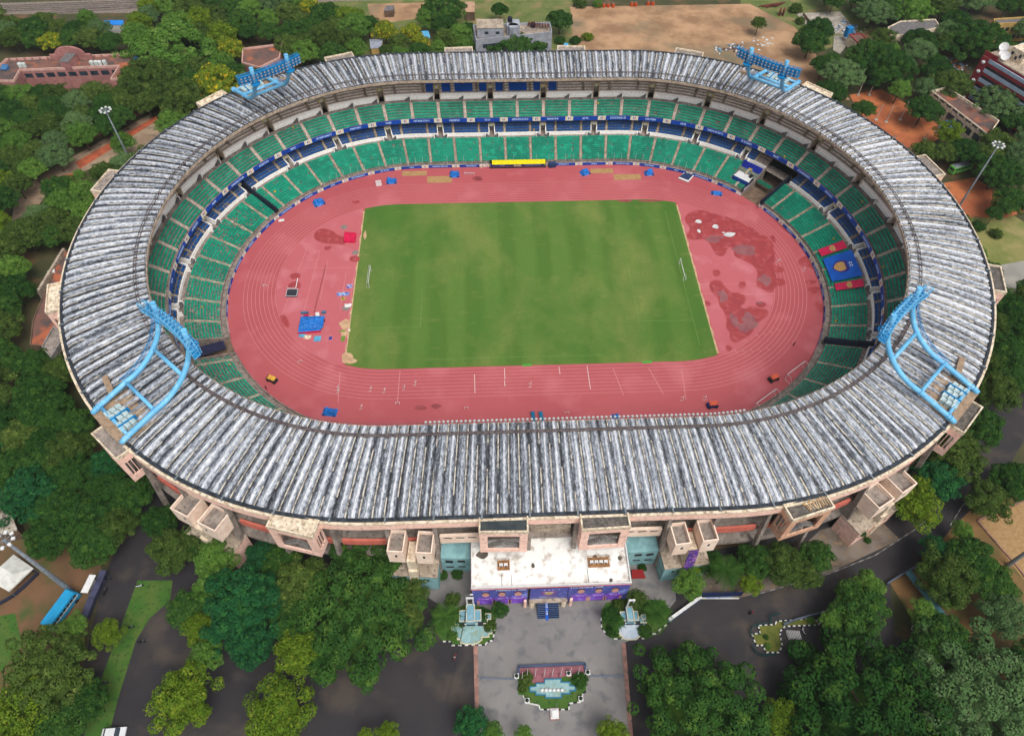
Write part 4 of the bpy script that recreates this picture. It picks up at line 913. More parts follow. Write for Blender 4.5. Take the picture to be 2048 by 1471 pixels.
for i, (px, py, rx, ry) in enumerate(((841, 815, 1.5, .8), (872, 812, 1.3, .9), (955, 357, 2.0, 1.2), (1250, 402, 3., .5), (1300, 402, 4, .5))): q = at(px, py); ground('wet_patch', blob(q[0], q[1], rx, ry, i+3), .0215+.0006*i, M('dark_wet_rubber', (140, 62, 66), (160, 78, 80), scale=.5, rough=.4), world=True)
for i, (px, py, rx, ry) in enumerate(((1397, 443, 1.0, .9), (1431, 453, 1.0, 1.0), (1459, 469, 2.0, 1.1), (1447, 465, .5, .3), (1398, 462, .6, .8))): q = at(px, py); ground('puddle', blob(q[0], q[1], rx, ry, i+13), .048, m_pud, world=True)
for i, (px, py, rx, ry) in enumerate(((1428, 478, 3.2, 1.6), (1490, 500, 4.5, 2.2), (1530, 560, 2.0, 2.2), (1445, 592, 1.6, 3.0), (1500, 640, 2.4, 2.6), (1490, 655, 2., 2.0), (1468, 640, 1.2, 3.), (1518, 606, .9, .7))): q = at(px, py); ground('puddle', blob(q[0], q[1], rx, ry, i+23, rough=.5), .040+.0006*i, m_pud2, world=True)
for a, b in (((804, 342), (854, 352)), ((854, 352), (904, 366)), ((1182, 337), (1225, 347)), ((1229, 348), (1280, 360))):
    (x0, y0, _), (x1, y1, _) = at(a[0], b[1]), at(b[0], a[1]); ground('sand_pit', [(x0, y0), (x1, y0), (x1, y1), (x0, y1)], .02, m_sand, world=True)
for i, (px, py, r_, sd_) in enumerate(((688, 454, 1.15, 0), (711, 505, 1.1, 0), (692, 616, 1.15, 0))): q = at(px, py); ground('throwing_circle', blob(q[0], q[1], r_, r_, 0, rough=0), .026, M('worn_disc_concrete', (150, 136, 128), (128, 116, 110), scale=1.5), world=True)

# ================================================================== THINGS INSIDE THE STADIUM
m_net = M('white_frame_paint', (238, 238, 236), (228, 228, 226), rough=.4)
def goal(x, y, rz, label, group=None, w_=7.32, h=2.44, dep=2.0, bar=.09):
    T = thing('football_goal', label, 'goal', (x, y, 0), rz, group); cs, sn = math.cos(rz), math.sin(rz)
    def W(a, b, z): return (x+a*cs-b*sn, y+a*sn+b*cs, z)     # a: depth away from pitch, b: along goal line
    mb = MB(); mb.tube([W(0, -w_/2, 0), W(0, -w_/2, h), W(0, w_/2, h), W(0, w_/2, 0)], bar, 8); mb.build('goal_frame', m_net, T)
    mb = MB()
    for s_ in (-1, 1): mb.tube([W(0, s_*w_/2, h), W(dep*.45, s_*w_/2, h), W(dep, s_*w_/2, 0), W(0, s_*w_/2, 0)], .05, 6)
    mb.tube([W(dep, -w_/2, 0.05), W(dep, w_/2, 0.05)], .05, 6); mb.build('back_stay', m_net, T)
    return T
goal(-49.5, .36, math.pi, 'white football goal at the left end of the grass pitch', dep=1.0, bar=.075); goal(49.5, .36, 0, 'white football goal at the right end of the grass pitch', dep=1.0, bar=.075)
for (pa, pb, lab) in (((1575, 748), (1610, 722), 'spare white goal pushed against the right boards, the higher of the pair'), ((1513, 806), (1553, 777), 'spare white goal near the lower right boards, just above the roof edge')):
    a, b = at(*pa, 2.44), at(*pb, 2.44); d = math.atan2(b[1]-a[1], b[0]-a[0]); goal((a[0]+b[0])/2, (a[1]+b[1])/2, d-math.pi/2, lab, 'spare goals beside the track', w_=math.dist(a, b), dep=2.6, bar=.1)
m_tarp = M('blue_tarpaulin', (20, 118, 208), (14, 98, 184), scale=.8, rough=.45, bump=.6, c3=(50, 140, 220), scale3=2.)
def tarp(px, py, dx, dy, h, rz, label, mat=m_tarp, name='tarp_covered_machine', cat='covered machine', grp='blue tarpaulin covered machines round the track', seed=0, post=True):
    q = at(px, py); x, y = q[0], q[1]; r_ = random.Random(seed+int(px)); T = thing(name, label, cat, (x, y, 0), rz, grp)
    cs, sn = math.cos(rz), math.sin(rz); n, m_ = 12, 10; mb = MB(); V = []
    for i in range(n+1):
        for j in range(m_+1):
            a, b = i/n*2-1, j/m_*2-1; k = max(abs(a), abs(b))
            z = h*(1 if k < .55 else (.85 if k < .8 else .35 if k < .93 else 0))*(.75+.3*math.sin(3*a+px)*math.cos(2.2*b+py)+.12*r_.random())
            f = 1+.05*r_.random()+(.08 if k > .9 else 0); X, Y = a*dx/2*f, b*dy/2*f; V.append((x+X*cs-Y*sn, y+X*sn+Y*cs, max(z, .02)))
    mb.add(V, [(i*(m_+1)+j, (i+1)*(m_+1)+j, (i+1)*(m_+1)+j+1, i*(m_+1)+j+1) for i in range(n) for j in range(m_)]); mb.build('tarpaulin', mat, T, smooth=False)
    mb = MB(); mb.box((x, y, .12), (dx*.9, dy*.9, .24), rz)
    for i in (-1, 1): c = (x+i*dx*.4*cs+dy*.52*sn, y+i*dx*.4*sn-dy*.52*cs, .3); mb.tube([(c[0]+.08*sn, c[1]-.08*cs, .3), (c[0]-.08*sn, c[1]+.08*cs, .3)], .3, 10)
    mb.build('wheel_base', M('black_rubber', (30, 32, 36), (40, 42, 46)), T)
    return T
tarp(783, 363, 3.4, 2.6, 1.7, .1, 'blue tarpaulin covered machine beside the white board on the far track'); tarp(909, 350, 3.2, 2.8, 1.9, 0, 'blue tarpaulin covered machine between the left sand pits and the yellow bench')
tarp(1170, 346, 3.2, 2.6, 1.8, .4, 'blue tarpaulin covered machine beside the sand pit right of the yellow bench'); tarp(1298, 347, 3.2, 2.4, 1.9, 0, 'blue tarpaulin covered machine at the right end of the far straight')
tarp(638, 406, 3.6, 3.0, 1.8, .5, 'blue tarpaulin covered machine on the far left bend of the track'); tarp(660, 824, 3.6, 2.4, 1.6, -.15, 'bright blue tarpaulin covered cart on the near left corner of the track')
tarp(1433, 387, 3.6, 2.0, 1.0, -.3, 'low blue tarpaulin covered box on the far right bend of the track'); tarp(1232, 835, 1.9, 2.2, 1.2, .1, 'light blue covered cart peeping over the near roof edge')
# red landing mat, black mat, pole vault bed
def slab(name, quad, h, mat, label, cat, extra=None):
    mb = MB(); w_ = [at(x, y) for x, y in quad]; c = (sum(q[0] for q in w_)/4, sum(q[1] for q in w_)/4)
    T = thing(name, label, cat, (c[0], c[1], 0)); B = [(q[0], q[1], .0) for q in w_]; Tp = [(c[0]+(q[0]-c[0])*.985, c[1]+(q[1]-c[1])*.985, h) for q in w_]
    mb.hexa(B, Tp, 0); mb.build('cushion', mat, T)
    mb = MB(); 
    for i in range(4): a, b = Tp[i], Tp[(i+1) % 4]; mb.tube([(a[0], a[1], h), (b[0], b[1], h)], .07, 5)
    mb.build('piping', extra or mat, T); return T
m_redm = M('red_vinyl', (226, 30, 84), (206, 22, 70), scale=.7, rough=.45)
slab('landing_mat', [(688, 485), (711, 486), (713, 469), (690, 467)], .75, m_redm, 'bright red square landing mat on the left apron beside the grass', 'mat')
slab('landing_mat', [(572, 594), (594, 594), (597, 580), (575, 580)], .5, M('black_mesh_cover', (60, 60, 70), (46, 46, 56), scale=2), 'black covered landing mat with a white folded frame on the left bend', 'mat', m_net)
mb = MB(); a, b, c_ = at(592, 577), at(598, 564), at(576, 577); mb.tube([(a[0], a[1], .3), (b[0], b[1], 1.8)], .12, 6); mb.tube([(a[0], a[1], .3), (c_[0], c_[1], .3)], .06, 6); mb.tube([(c_[0], c_[1], 0), (c_[0], c_[1], 1.)], .05, 6); mb.tube([(a[0], a[1], 0), (a[0], a[1], 1.)], .05, 6); tag(mb.build('folded_stand', m_net), 'folded white bar stand behind the black landing mat', 'stand')
V_ = thing('pole_vault_bed', 'big blue pole vault landing bed with a crumpled cover and red edges', 'landing bed', at(621, 652))
q = [at(597, 668), at(642, 664), at(643, 640), at(604, 640)]
mb = MB(); mb.hexa([(x, y, 0) for x, y, z in q], [(x, y, .8) for x, y, z in q]); mb.build('cushion', [m_tarp], V_)
mb = MB(); mb.hexa([(x, y, 0) for x, y, z in (q[0], q[1])]+[(q[1][0], q[1][1]+.25, 0), (q[0][0], q[0][1]+.25, 0)], [(q[0][0], q[0][1]-.15, .78), (q[1][0], q[1][1]-.15, .78), (q[1][0], q[1][1], .82), (q[0][0], q[0][1], .82)]); mb.build('red_edge', m_redm, V_)
mb = MB(); c = at(624, 648); n = 14; r_ = random.Random(4); Vv = []
for i in range(n+1):
    for j in range(n+1):
        a, b = i/n*2-1, j/n*2-1; k = max(abs(a), abs(b)); Vv.append((c[0]+a*3.6+.15*r_.random(), c[1]+b*2.4+.15*r_.random(), .82+max(0, (1-k)*.5)+.35*r_.random()*(1-k**3)+.3*math.exp(-((b-.6)**2)*9)*(1-abs(a))))
mb.add(Vv, [(i*(n+1)+j, (i+1)*(n+1)+j, (i+1)*(n+1)+j+1, i*(n+1)+j+1) for i in range(n) for j in range(n)]); mb.build('crumpled_cover', m_tarp, V_)
for i, (px, py, dx, dy, h, mt) in enumerate(((610, 627, 2.2, .6, .8, M('grey_blue_pad', (90, 120, 150), (80, 110, 140))), (648, 626, 1.4, .7, .8, M('grey_blue_pad', (0, 0, 0))), (636, 633, 1.1, 2.0, .9, m_net), (613, 634, 1.2, .6, 1.0, m_redm), (622, 637, 1.4, .8, .9, M('apricot_foam', (232, 180, 120), (220, 164, 104))), (647, 640, .5, 1.6, .9, M('maroon_pad', (120, 44, 64), (100, 40, 60))))):
    p_ = at(px, py); mb = MB(); mb.box((p_[0], p_[1], h/2), (dx, dy, h), .1*i); mb.build('side_pad', mt, V_)
m_ltarp = M('light_blue_sheet', (100, 182, 216), (80, 160, 200), scale=1)
for i, (px, py, rx, ry, mt, lab) in enumerate(((635, 677, .9, .9, m_ltarp, 'light blue crumpled sheet in front of the pole vault bed'), (605, 671, .9, .5, m_ltarp, 'light blue rolled sheet at the left foot of the pole vault bed'), (615, 674, .9, .6, m_cream, 'cream crumpled sheet in front of the pole vault bed'), (661, 676, .4, .5, M('royal_blue_plastic', (30, 80, 180), (24, 70, 160)), 'small royal blue bag lying right of the pole vault bed'), (696, 611, .9, .6, m_net, 'crumpled white sheet by the grass edge above the lower throwing circle'), (699, 572, .8, .7, M('violet_cloth', (70, 70, 170), (210, 210, 225), scale=2.), 'violet and white bundle by the grass edge'), (686, 588, 1.6, .6, M('blue_white_cloth', (170, 200, 235), (60, 80, 170), scale=1.5), 'blue and white kit pile by the grass edge'), (686, 597, .5, .5, M('black_yellow_bag', (40, 40, 36), (210, 200, 70), scale=2), 'black and yellow bag below the blue and white kit pile'))):
    p_ = at(px, py); mb = MB(); r_ = random.Random(i); n = 7; Vv = []
    for a_ in range(n+1):
        for b_ in range(n+1):
            a, b = a_/n*2-1, b_/n*2-1; Vv.append((p_[0]+a*rx*(1+.3*r_.random()), p_[1]+b*ry*(1+.3*r_.random()), .04+.45*r_.random()*(1-max(abs(a), abs(b))**4)))
    mb.add(Vv, [(k*(n+1)+j, (k+1)*(n+1)+j, (k+1)*(n+1)+j+1, k*(n+1)+j+1) for k in range(n) for j in range(n)]); tag(mb.build('crumpled_sheet' if i != 3 else 'bag', mt), lab, 'cloth' if i != 3 else 'bag')
mb = MB(); a = at(684, 662); mb.box((a[0], a[1], .04), (1.8, .5, .08)); tag(mb.build('turf_roll', M('bright_turf', (110, 150, 60), (100, 140, 54))), 'narrow strip of green turf on the soil by the lower left grass corner', 'turf')
mb = MB(); a = at(686, 677); mb.box((a[0], a[1], .04), (1.1, 2.0, .08)); tag(mb.build('turf_roll', M('bright_turf', (0, 0, 0))), 'square of olive turf on the soil by the lower left grass corner', 'turf')
mb = MB(); a = at(698, 660); mb.box((a[0], a[1], .06), (.8, 1.1, .12)); tag(mb.build('board', m_cream), 'small cream board lying on the left grass edge', 'board')
for px, py, lab in ((1067, 834, 'teal panel leaning at the near roof edge, left of two'), (1083, 834, 'teal panel leaning at the near roof edge, right of two')):
    mb = MB(); a = at(px, py); mb.hexa([(a[0]-.5, a[1]-1.4, 0), (a[0]+.5, a[1]-1.4, 0), (a[0]+.3, a[1]+1.4, 0), (a[0]-.7, a[1]+1.4, 0)], [(a[0]-.5, a[1]-1.4, .5), (a[0]+.5, a[1]-1.4, .5), (a[0]+.3, a[1]+1.4, .9), (a[0]-.7, a[1]+1.4, .9)]); tag(mb.build('panel', M('teal_blue_panel', (30, 116, 150), (24, 100, 136))), lab, 'panel')
for px, py, w_, lab in ((1054, 730, 2.6, 'bright green mat on the near grass edge left of centre'), (1294, 724, 2.8, 'bright green mat on the near grass edge, the right one')):
    mb = MB(); a = at(px, py); mb.box((a[0], a[1], .06), (w_, .7, .06), .03); tag(mb.build('green_mat', M('green_mat', (80, 180, 70), (70, 168, 60))), lab, 'mat')
# substitutes' bench with yellow canopy
x0, y0, _ = at(980, 336); x1, _, _ = at(1092, 336); D = thing('team_bench', 'long low black team shelter with a bright yellow canopy before the far stand', 'bench', ((x0+x1)/2, y0+.9, 0))
mb = MB(); n = 24; Vv = []; 
for i in range(n+1): x = x0+.8+(x1-x0-1)*i/n; Vv += [(x, y0-.1, 1.55+.05*math.sin(i*2)), (x, y0+1.9, 2.0+.05*math.cos(i*3)), (x, y0+1.9, 1.9), (x, y0-.1, 1.45)]
mb.add(Vv, [(i*4+a, i*4+(a+1) % 4, i*4+4+(a+1) % 4, i*4+4+a) for i in range(n) for a in range(4)]); mb.build('canopy', M('yellow_canopy', (246, 226, 10), (236, 212, 6), scale=1, rough=.5), D)
mb = MB(); mb.box(((x0+x1)/2, y0+2.1, .95), (x1-x0, .1, 1.9)); mb.box(((x0+x1)/2, y0+1.3, .4), (x1-x0-1, .5, .1)); mb.box((x0, y0+.9, .85), (.1, 2.3, 1.7)); mb.box((x1, y0+.9, .85), (.1, 2.3, 1.7)); mb.box(((x0+x1)/2, y0-.3, .25), (x1-x0, .1, .5)); mb.build('shelter_frame', M('black_shelter', (26, 34, 40), (34, 44, 50)), D)
mb = MB(); a = at(1104, 333); mb.box((a[0], a[1], .7), (2.6, 1.6, 1.4), .1); mb.box((a[0], a[1], 1.45), (2.8, 1.8, .1), .1); tag(mb.build('covered_crate', M('navy_cover', (40, 60, 100), (30, 50, 88))), 'navy covered crate at the right end of the yellow team bench', 'crate')
mb = MB(); a = at(758, 371); mb.box((a[0], a[1], 1.1), (2.0, .12, 2.2), .15); mb.box((a[0], a[1]+.3, .05), (1.8, .9, .1), .15); tag(mb.build('notice_board', m_wht), 'white standing board on the far left track beside a blue tarpaulin', 'board')
mb = MB(); a = at(1372, 358); q = [at(1356, 358), at(1376, 366), at(1388, 352), at(1370, 345)]; mb.hexa([(x, y, .2) for x, y, z in q], [(x, y, .5) for x, y, z in q], 0); q2 = [at(1358, 356), at(1376, 363), at(1386, 352), at(1370, 347)]; mb.hexa([(x, y, .5) for x, y, z in q2], [(x, y, .56) for x, y, z in q2], 1); tag(mb.build('trampoline_mat', [m_net, M('navy_cover', (0, 0, 0))]), 'dark mat with a white frame on the far right corner of the track', 'mat')
mb = MB(); a = at(563, 441); mb.box((a[0], a[1], .1), (1.9, 1.0, .2), .2); tag(mb.build('marker_board', m_wht), 'small flat white board by the left advertising boards', 'board')
mb = MB(); a = at(962, 335); mb.box((a[0], a[1], .5), (1., .6, 1.)); mb.box((a[0], a[1], 1.04), (1.1, .7, .08)); tag(mb.build('crate', m_cream), 'pale wooden crate left of the yellow team bench', 'crate')
def cart(px, py, rz, label, top, body, roofc):
    a = at(px, py); T = thing('utility_cart', label, 'cart', (a[0], a[1], 0), rz, 'covered utility carts on the track'); x, y = a[0], a[1]; cs, sn = math.cos(rz), math.sin(rz)
    def L_(u, v, z): return (x+u*cs-v*sn, y+u*sn+v*cs, z)
    mb = MB(); mb.box(L_(0, 0, .55), (3.0, 1.5, .6), rz); mb.box(L_(-1.2, 0, .95), (.6, 1.4, .5), rz); mb.build('body', body, T)
    mb = MB(); mb.hexa([L_(-1.1, -.75, 1.45), L_(1.3, -.75, 1.45), L_(1.3, .75, 1.45), L_(-1.1, .75, 1.45)], [L_(-.9, -.6, 1.75), L_(1.2, -.6, 1.75), L_(1.2, .6, 1.75), L_(-.9, .6, 1.75)]); mb.build('cover', top, T)
    mb = MB(); 
    for u in (-1., 1.2):
        for v in (-.65, .65): mb.tube([L_(u, v, .8), L_(u, v, 1.5)], .05, 6)
    mb.build('roof_post', M('black_rubber', (0, 0, 0)), T)
    for u in (-1., 1.):
        for v in (-.8, .8): mb = MB(); mb.tube([L_(u, v-.1, .32), L_(u, v+.1, .32)], .32, 12); mb.build('wheel', M('black_rubber', (0, 0, 0)), T)
m_orng = M('orange_cover', (228, 104, 74), (210, 90, 62), rough=.5); m_blkb = M('dark_cart_body', (50, 40, 48), (40, 34, 40)); m_yelc = M('yellow_cover', (240, 206, 60), (226, 150, 80), scale=2)
cart(545, 761, -.5, 'small dark cart with a yellow and orange load by the near left boards', m_yelc, m_blkb, None); cart(1546, 759, .4, 'small dark cart with an orange cover, higher one near the lower right bend', m_orng, m_blkb, None); cart(1424, 812, .1, 'small dark cart with an orange cover and blue nose, on the near straight', m_orng, M('navy_cart_body', (30, 44, 110), (26, 38, 96)), None)
# hurdles on the near straight and elsewhere
hd = [(743, 779, 1.5), (810, 776, 1.5), (832, 767, 1.5), (678, 783, 1.4), (677, 777, 1.6), (724, 815, 1.5), (795, 808, 0), (933, 818, 0), (1134, 827, 0), (530, 573, 0), (601, 725, .6), (1411, 797, 1.2), (1366, 798, 1.2), (1608, 540, 1.4), (1557, 523, .5), (770, 782, 1.5), (1062, 770, 1.5)]
places = ['near the left end of the near straight', 'by the near straight, left of the middle', 'highest on the near left straight', 'beside another on the near left corner', 'on the inner side of a pair at the near left corner', 'alone low on the near left straight', 'lying low beside the two wet spots', 'lying low right of the two wet spots', 'lying low near the middle of the near straight', 'alone on the left bend', 'below the pole vault bed on the lanes', 'on the near right straight', 'beside the cross line of the near right straight', 'beside the right boards under the blue banner', 'on the wet lanes of the right bend', 'between two others on the near left straight', 'on the middle of the near straight']
for i, ((px, py, rz), pl) in enumerate(zip(hd, places)):
    a = at(px, py); mb = MB(); cs, sn = math.cos(rz), math.sin(rz)
    for s_ in (-1, 1): mb.tube([(a[0]+s_*.55*cs-.5*sn*0, a[1]+s_*.55*sn, 0), (a[0]+s_*.55*cs, a[1]+s_*.55*sn, 1.0)], .05, 5); mb.tube([(a[0]+s_*.55*cs, a[1]+s_*.55*sn, .03), (a[0]+s_*.55*cs-.7*sn, a[1]+s_*.55*sn+.7*cs, .03)], .05, 5)
    mb.box((a[0], a[1], .96), (1.2, .05, .1), rz); tag(mb.build('hurdle', m_net), 'white hurdle standing '+pl, 'hurdle', 'hurdles on the track')
for i in range(7):
    a = at(930+i*3, 349+.15*i); mb = MB(); mb.tube([(a[0]-.25, a[1], 0), (a[0]-.25, a[1], .9)], .05, 5); mb.tube([(a[0]+.25, a[1], 0), (a[0]+.25, a[1], .9)], .05, 5); mb.box((a[0], a[1], .9), (.6, .05, .14)); tag(mb.build('hurdle', m_net), 'white hurdle in the stacked row beside a blue tarpaulin before the far boards', 'hurdle', 'row of stacked hurdles')
# ---- cloths, tarps and stage in the stands
def cloth(name, corners, mat_i, mats, label, cat='banner', th=.06, group=None, prints=None, root=None):
    """corners: 4 world points; thin draped sheet following a slope"""
    A, B, C_, D_ = [Vector(c) for c in corners]; n = (B-A).cross(D_-A).normalized(); 
    if n.z < 0: n = -n
    mb = MB(); mb.hexa([tuple(p) for p in (A, B, C_, D_)], [tuple(p+n*th) for p in (A, B, C_, D_)], mat_i)
    def uvp(u, v, h=0): q = A.lerp(B, u).lerp(D_.lerp(C_, u), v)+n*(th+h); return tuple(q)
    if prints:
        for (poly, h, mi) in prints:
            tri = tessellate_polygon([[Vector((x, y, 0)) for x, y in poly]]); mb.add([uvp(x, y, h) for x, y in poly], [tuple(t) for t in tri], mi)
    return tag(mb.build(name, mats), label, cat, group)
m_bflag = M('blue_flag_cloth', (10, 96, 200), (6, 84, 184), scale=.4, rough=.6); m_rflag = M('crimson_flag_cloth', (214, 34, 84), (198, 26, 74), scale=.6, rough=.6)
m_crest = M('crest_print', (220, 196, 90), (190, 110, 90), scale=5, lo=.45, hi=.55, c3=(60, 40, 110), scale3=9)
shield = lambda cx, cy, sx, sy: [(cx-sx*.9, cy-sy*.55), (cx-sx*.3, cy-sy), (cx+sx*.5, cy-sy*.95), (cx+sx, cy-sy*.7), (cx+sx, cy+sy*.7), (cx+sx*.5, cy+sy*.95), (cx-sx*.3, cy+sy), (cx-sx*.9, cy+sy*.55), (cx-sx*1.3, cy)]
def lowp(t, r, dz=.95): return P(t, r, 1.0+LDZ*(r-LR0)/LDR+dz)
cloth('crest_flag', [lowp(14.72, 60.3), lowp(14.72, 68.6), lowp(15.98, 68.6), lowp(15.98, 60.3)], 0, [m_bflag, m_crest, M('crest_violet', (70, 50, 140), (60, 44, 124)), m_wht], 'large blue flag with a gold shield crest spread over the right stand seats', 'flag',
      prints=[(shield(.46, .5, .23, .24), .03, 2), (shield(.43, .5, .17, .18), .05, 1)]+[([(x, y), (x+.03, y), (x+.03, y+.06), (x, y+.06)], .03, 3) for x in (.74, .80) for y in (.42, .52)])
cloth('crimson_flag', [lowp(16.12, 60.4), lowp(16.12, 67.9), lowp(16.5, 67.9), lowp(16.5, 60.4)], 0, [m_rflag, m_crest], 'crimson strip flag above the big blue flag on the right stand', 'flag', prints=[(shield(.5, .5, .1, .4), .03, 1)])
cloth('crimson_flag', [lowp(14.22, 60.8), lowp(14.22, 68.2), lowp(14.58, 68.2), lowp(14.58, 60.8)], 0, [m_rflag, m_crest], 'crimson strip flag below the big blue flag on the right stand', 'flag', prints=[(shield(.5, .5, .09, .4), .03, 1)])
def topp(t, r, dz=.25): return P(t, r, TZ0+.51*(r-78.5)+dz)
bl = [(32.42, 32.92, 0), (31.60, 31.88, 0), (31.4, 30.68, 1), (32.1, 32.36, 0)]
far = [((856, 871), 0, 'leftmost narrow'), ((887, 903), 0, 'second narrow'), ((912, 947), 1, 'left large crested'), ((960, 975), 0, 'third narrow'), ((992, 1006), 0, 'fourth narrow'), ((1018, 1053), 1, 'right large crested'), ((1066, 1080), 0, 'fifth narrow'), ((1096, 1111), 0, 'rightmost narrow')]
for (xa, xb), big, lab in far:
    def tt(px):
        a = at(px, 172, 19.); return 31-a[0]/PITCH
    t0_, t1_ = tt(xa), tt(xb); r0 = 78.7
    cloth('blue_banner', [topp(t1_, r0), topp(t1_, 84.5), topp(t0_, 84.5), topp(t0_, r0)], 0, [m_bflag, M('gold_print', (190, 160, 80), (150, 110, 70), scale=4)], lab+' blue banner draped on the top terrace of the far stand', 'banner', group='blue banners on the far top terrace',
          prints=[([(.98, .12), (.98, .88), (.72, .8), (.45, .5), (.72, .2)] if big else [(.98, .3), (.98, .7), (.75, .6), (.62, .5), (.75, .4)], .03, 1)])
m_ntarp = M('navy_black_tarp', (24, 32, 54), (16, 22, 40), scale=.5, rough=.6)
def divider(t, w_, label, r0=58.3, r1=69.9, h=1.5, lift=.2, nm='divider_tarp'):
    mb = MB(); n = 10
    for i in range(n):
        ra, rb = r0+(r1-r0)*i/n, r0+(r1-r0)*(i+1)/n; za = 1+LDZ*max(0, ra-LR0)/LDR; zb = 1+LDZ*max(0, rb-LR0)/LDR
        p0, p1 = Vector(P(t, ra, 0)), Vector(P(t, rb, 0)); u = (p1-p0).normalized(); v = Vector((-u.y, u.x, 0))*w_/2; hi = h*(1+.1*math.sin(i))
        mb.hexa([(q.x, q.y, z) for q, z in ((p0+v, za+lift), (p0-v, za+lift), (p1-v, zb+lift), (p1+v, zb+lift))], [(q.x, q.y, z) for q, z in ((p0+v*.4, za+hi), (p0-v*.4, za+hi), (p1-v*.4, zb+hi), (p1+v*.4, zb+hi))])
    return tag(mb.build(nm, m_ntarp), label, 'tarpaulin')
divider(NB-20.05, 1.5, 'long black tarpaulin running down the far left stand between green seats', 58.8, 73.5, 2.0)
divider(11.62, 2.2, 'long black tarpaulin dividing the right stand above the lower right seats', 58.4, 72, 1.6)
divider(20.02, 1.2, 'navy tarpaulin wall along the lower side of the right tunnel', 58, 71, 1.6, -.5); divider(21.06, .5, 'dark screen along the upper side of the right tunnel', 58.5, 64, 1.4, -.6)
mb = MB(); q = [P(NB-12.42, 59.5, 2.2), P(NB-12.42, 71, 3.0), P(NB-12.0, 71, 3.0), P(NB-12.0, 59.5, 2.2)]; mb.hexa([(x, y, z-.15) for x, y, z in q], q); tag(mb.build('tunnel_cover', M('navy_cover_sheet', (44, 46, 78), (36, 38, 64), scale=.6)), 'navy sheet roof over the left tunnel beside the running track', 'cover')
ground('tunnel_floor', [P(t, r, 0)[:2] for t, r in ((NB-12.6, 57.8), (NB-11.75, 57.8), (NB-11.75, 74), (NB-12.6, 74))], .03, M('brown_tunnel_floor', (128, 106, 88), (104, 84, 70), scale=.4), world=True)
ground('tunnel_floor', [P(t, r, 0)[:2] for t, r in ((20.05, 57.8), (21.0, 57.8), (21.0, 76), (20.05, 76))], .03, M('brown_tunnel_floor', (0, 0, 0)), world=True)
# stage: white platform and blue backdrop in the upper right stand
S_ = thing('press_stage', 'white event platform with a royal blue crested backdrop among the upper right seats', 'stage', P(21.41, 64, 2)); mb = MB()
q = [P(21.06, 61.6, 0), P(21.81, 61.6, 0), P(21.78, 66.6, 0), P(21.08, 66.6, 0)]; mb.hexa([(x, y, 1.4) for x, y, z in q], [(x, y, 3.3) for x, y, z in q]); mb.build('platform', m_wht, S_)
mb = MB(); q = [P(21.04, 61.5, 0), P(21.83, 61.5, 0), P(21.83, 61.35, 0), P(21.04, 61.35, 0)]; mb.hexa([(x, y, 1.6) for x, y, z in q], [(x, y, 3.35) for x, y, z in q]); mb.build('front_skirt', M('stage_blue', (20, 70, 160), (16, 60, 146)), S_)
mb = MB(); q = [P(21.01, 66.7, 0), P(21.84, 66.7, 0), P(21.84, 67.0, 0), P(21.01, 67.0, 0)]; q2 = [P(21.01, 67.6, 0), P(21.84, 67.6, 0), P(21.84, 67.9, 0), P(21.01, 67.9, 0)]; mb.hexa([(x, y, 3.0) for x, y, z in q], [(x, y, 6.2) for x, y, z in q2]); mb.build('backdrop', M('royal_backdrop', (26, 50, 170), (20, 40, 150), scale=.5), S_)
mb = MB(); q = [P(21.36, 66.85, 0), P(21.52, 66.85, 0), P(21.52, 66.95, 0), P(21.36, 66.95, 0)]; mb.hexa([(x, y, 4.0) for x, y, z in q], [(x, y, 5.2) for x, y, z in [P(21.36, 67.25, 0), P(21.52, 67.25, 0), P(21.52, 67.35, 0), P(21.36, 67.35, 0)]]); mb.build('backdrop_crest', m_gold, S_)
mb = MB(); q = P(21.21, 64.5, 3.3); mb.box((q[0], q[1], 3.8), (1.2, .9, .9), .6); mb.build('lectern_box', M('black_shelter', (0, 0, 0)), S_)
mb = MB(); q = [P(21.02, 58.6, 0), P(21.02, 63.5, 0), P(21.0, 63.5, 0), P(21.0, 58.6, 0)]; mb.hexa([(x, y, .2) for x, y, z in q], [(x, y, 2.6) for x, y, z in q]); tag(mb.build('tunnel_screen', M('lilac_screen', (190, 186, 206), (170, 166, 190))), 'pale lilac screen with a red top beside the right tunnel', 'screen')
mb = MB(); q = [P(20.3, 65, 0), P(20.95, 65, 0), P(20.95, 67, 0), P(20.3, 67, 0)]; mb.hexa([(x, y, 2.3) for x, y, z in q], [(x, y, 2.5) for x, y, z in q]); tag(mb.build('tunnel_canopy', M('green_canopy', (20, 110, 84), (14, 96, 72))), 'small green canopy over the right tunnel mouth', 'canopy')
# net posts along the front of the lower tier
m_pole = M('white_pole', (214, 220, 216), (196, 204, 200))
for i, t in enumerate(list(np.arange(22.2, 30, .33))+list(np.arange(33.2, 39.5, .33))+[30.3, 30.6, 31.2, 31.5]):
    if (i*7) % 9 == 0: continue
    a, b = P(t, 58.1, 1), P(t, 58.4, 4.6); o = st_pole = None
    if i == 0 or 'POLE' not in globals():
        mb = MB(); mb.tube([(0, 0, 0), (0, .0, 3.6)], .055, 5); POLE = mb.build('net_post', m_pole, st, world=False); o = POLE
    else: o = POLE.copy(); COL.objects.link(o); o.parent = st
    o.location = a
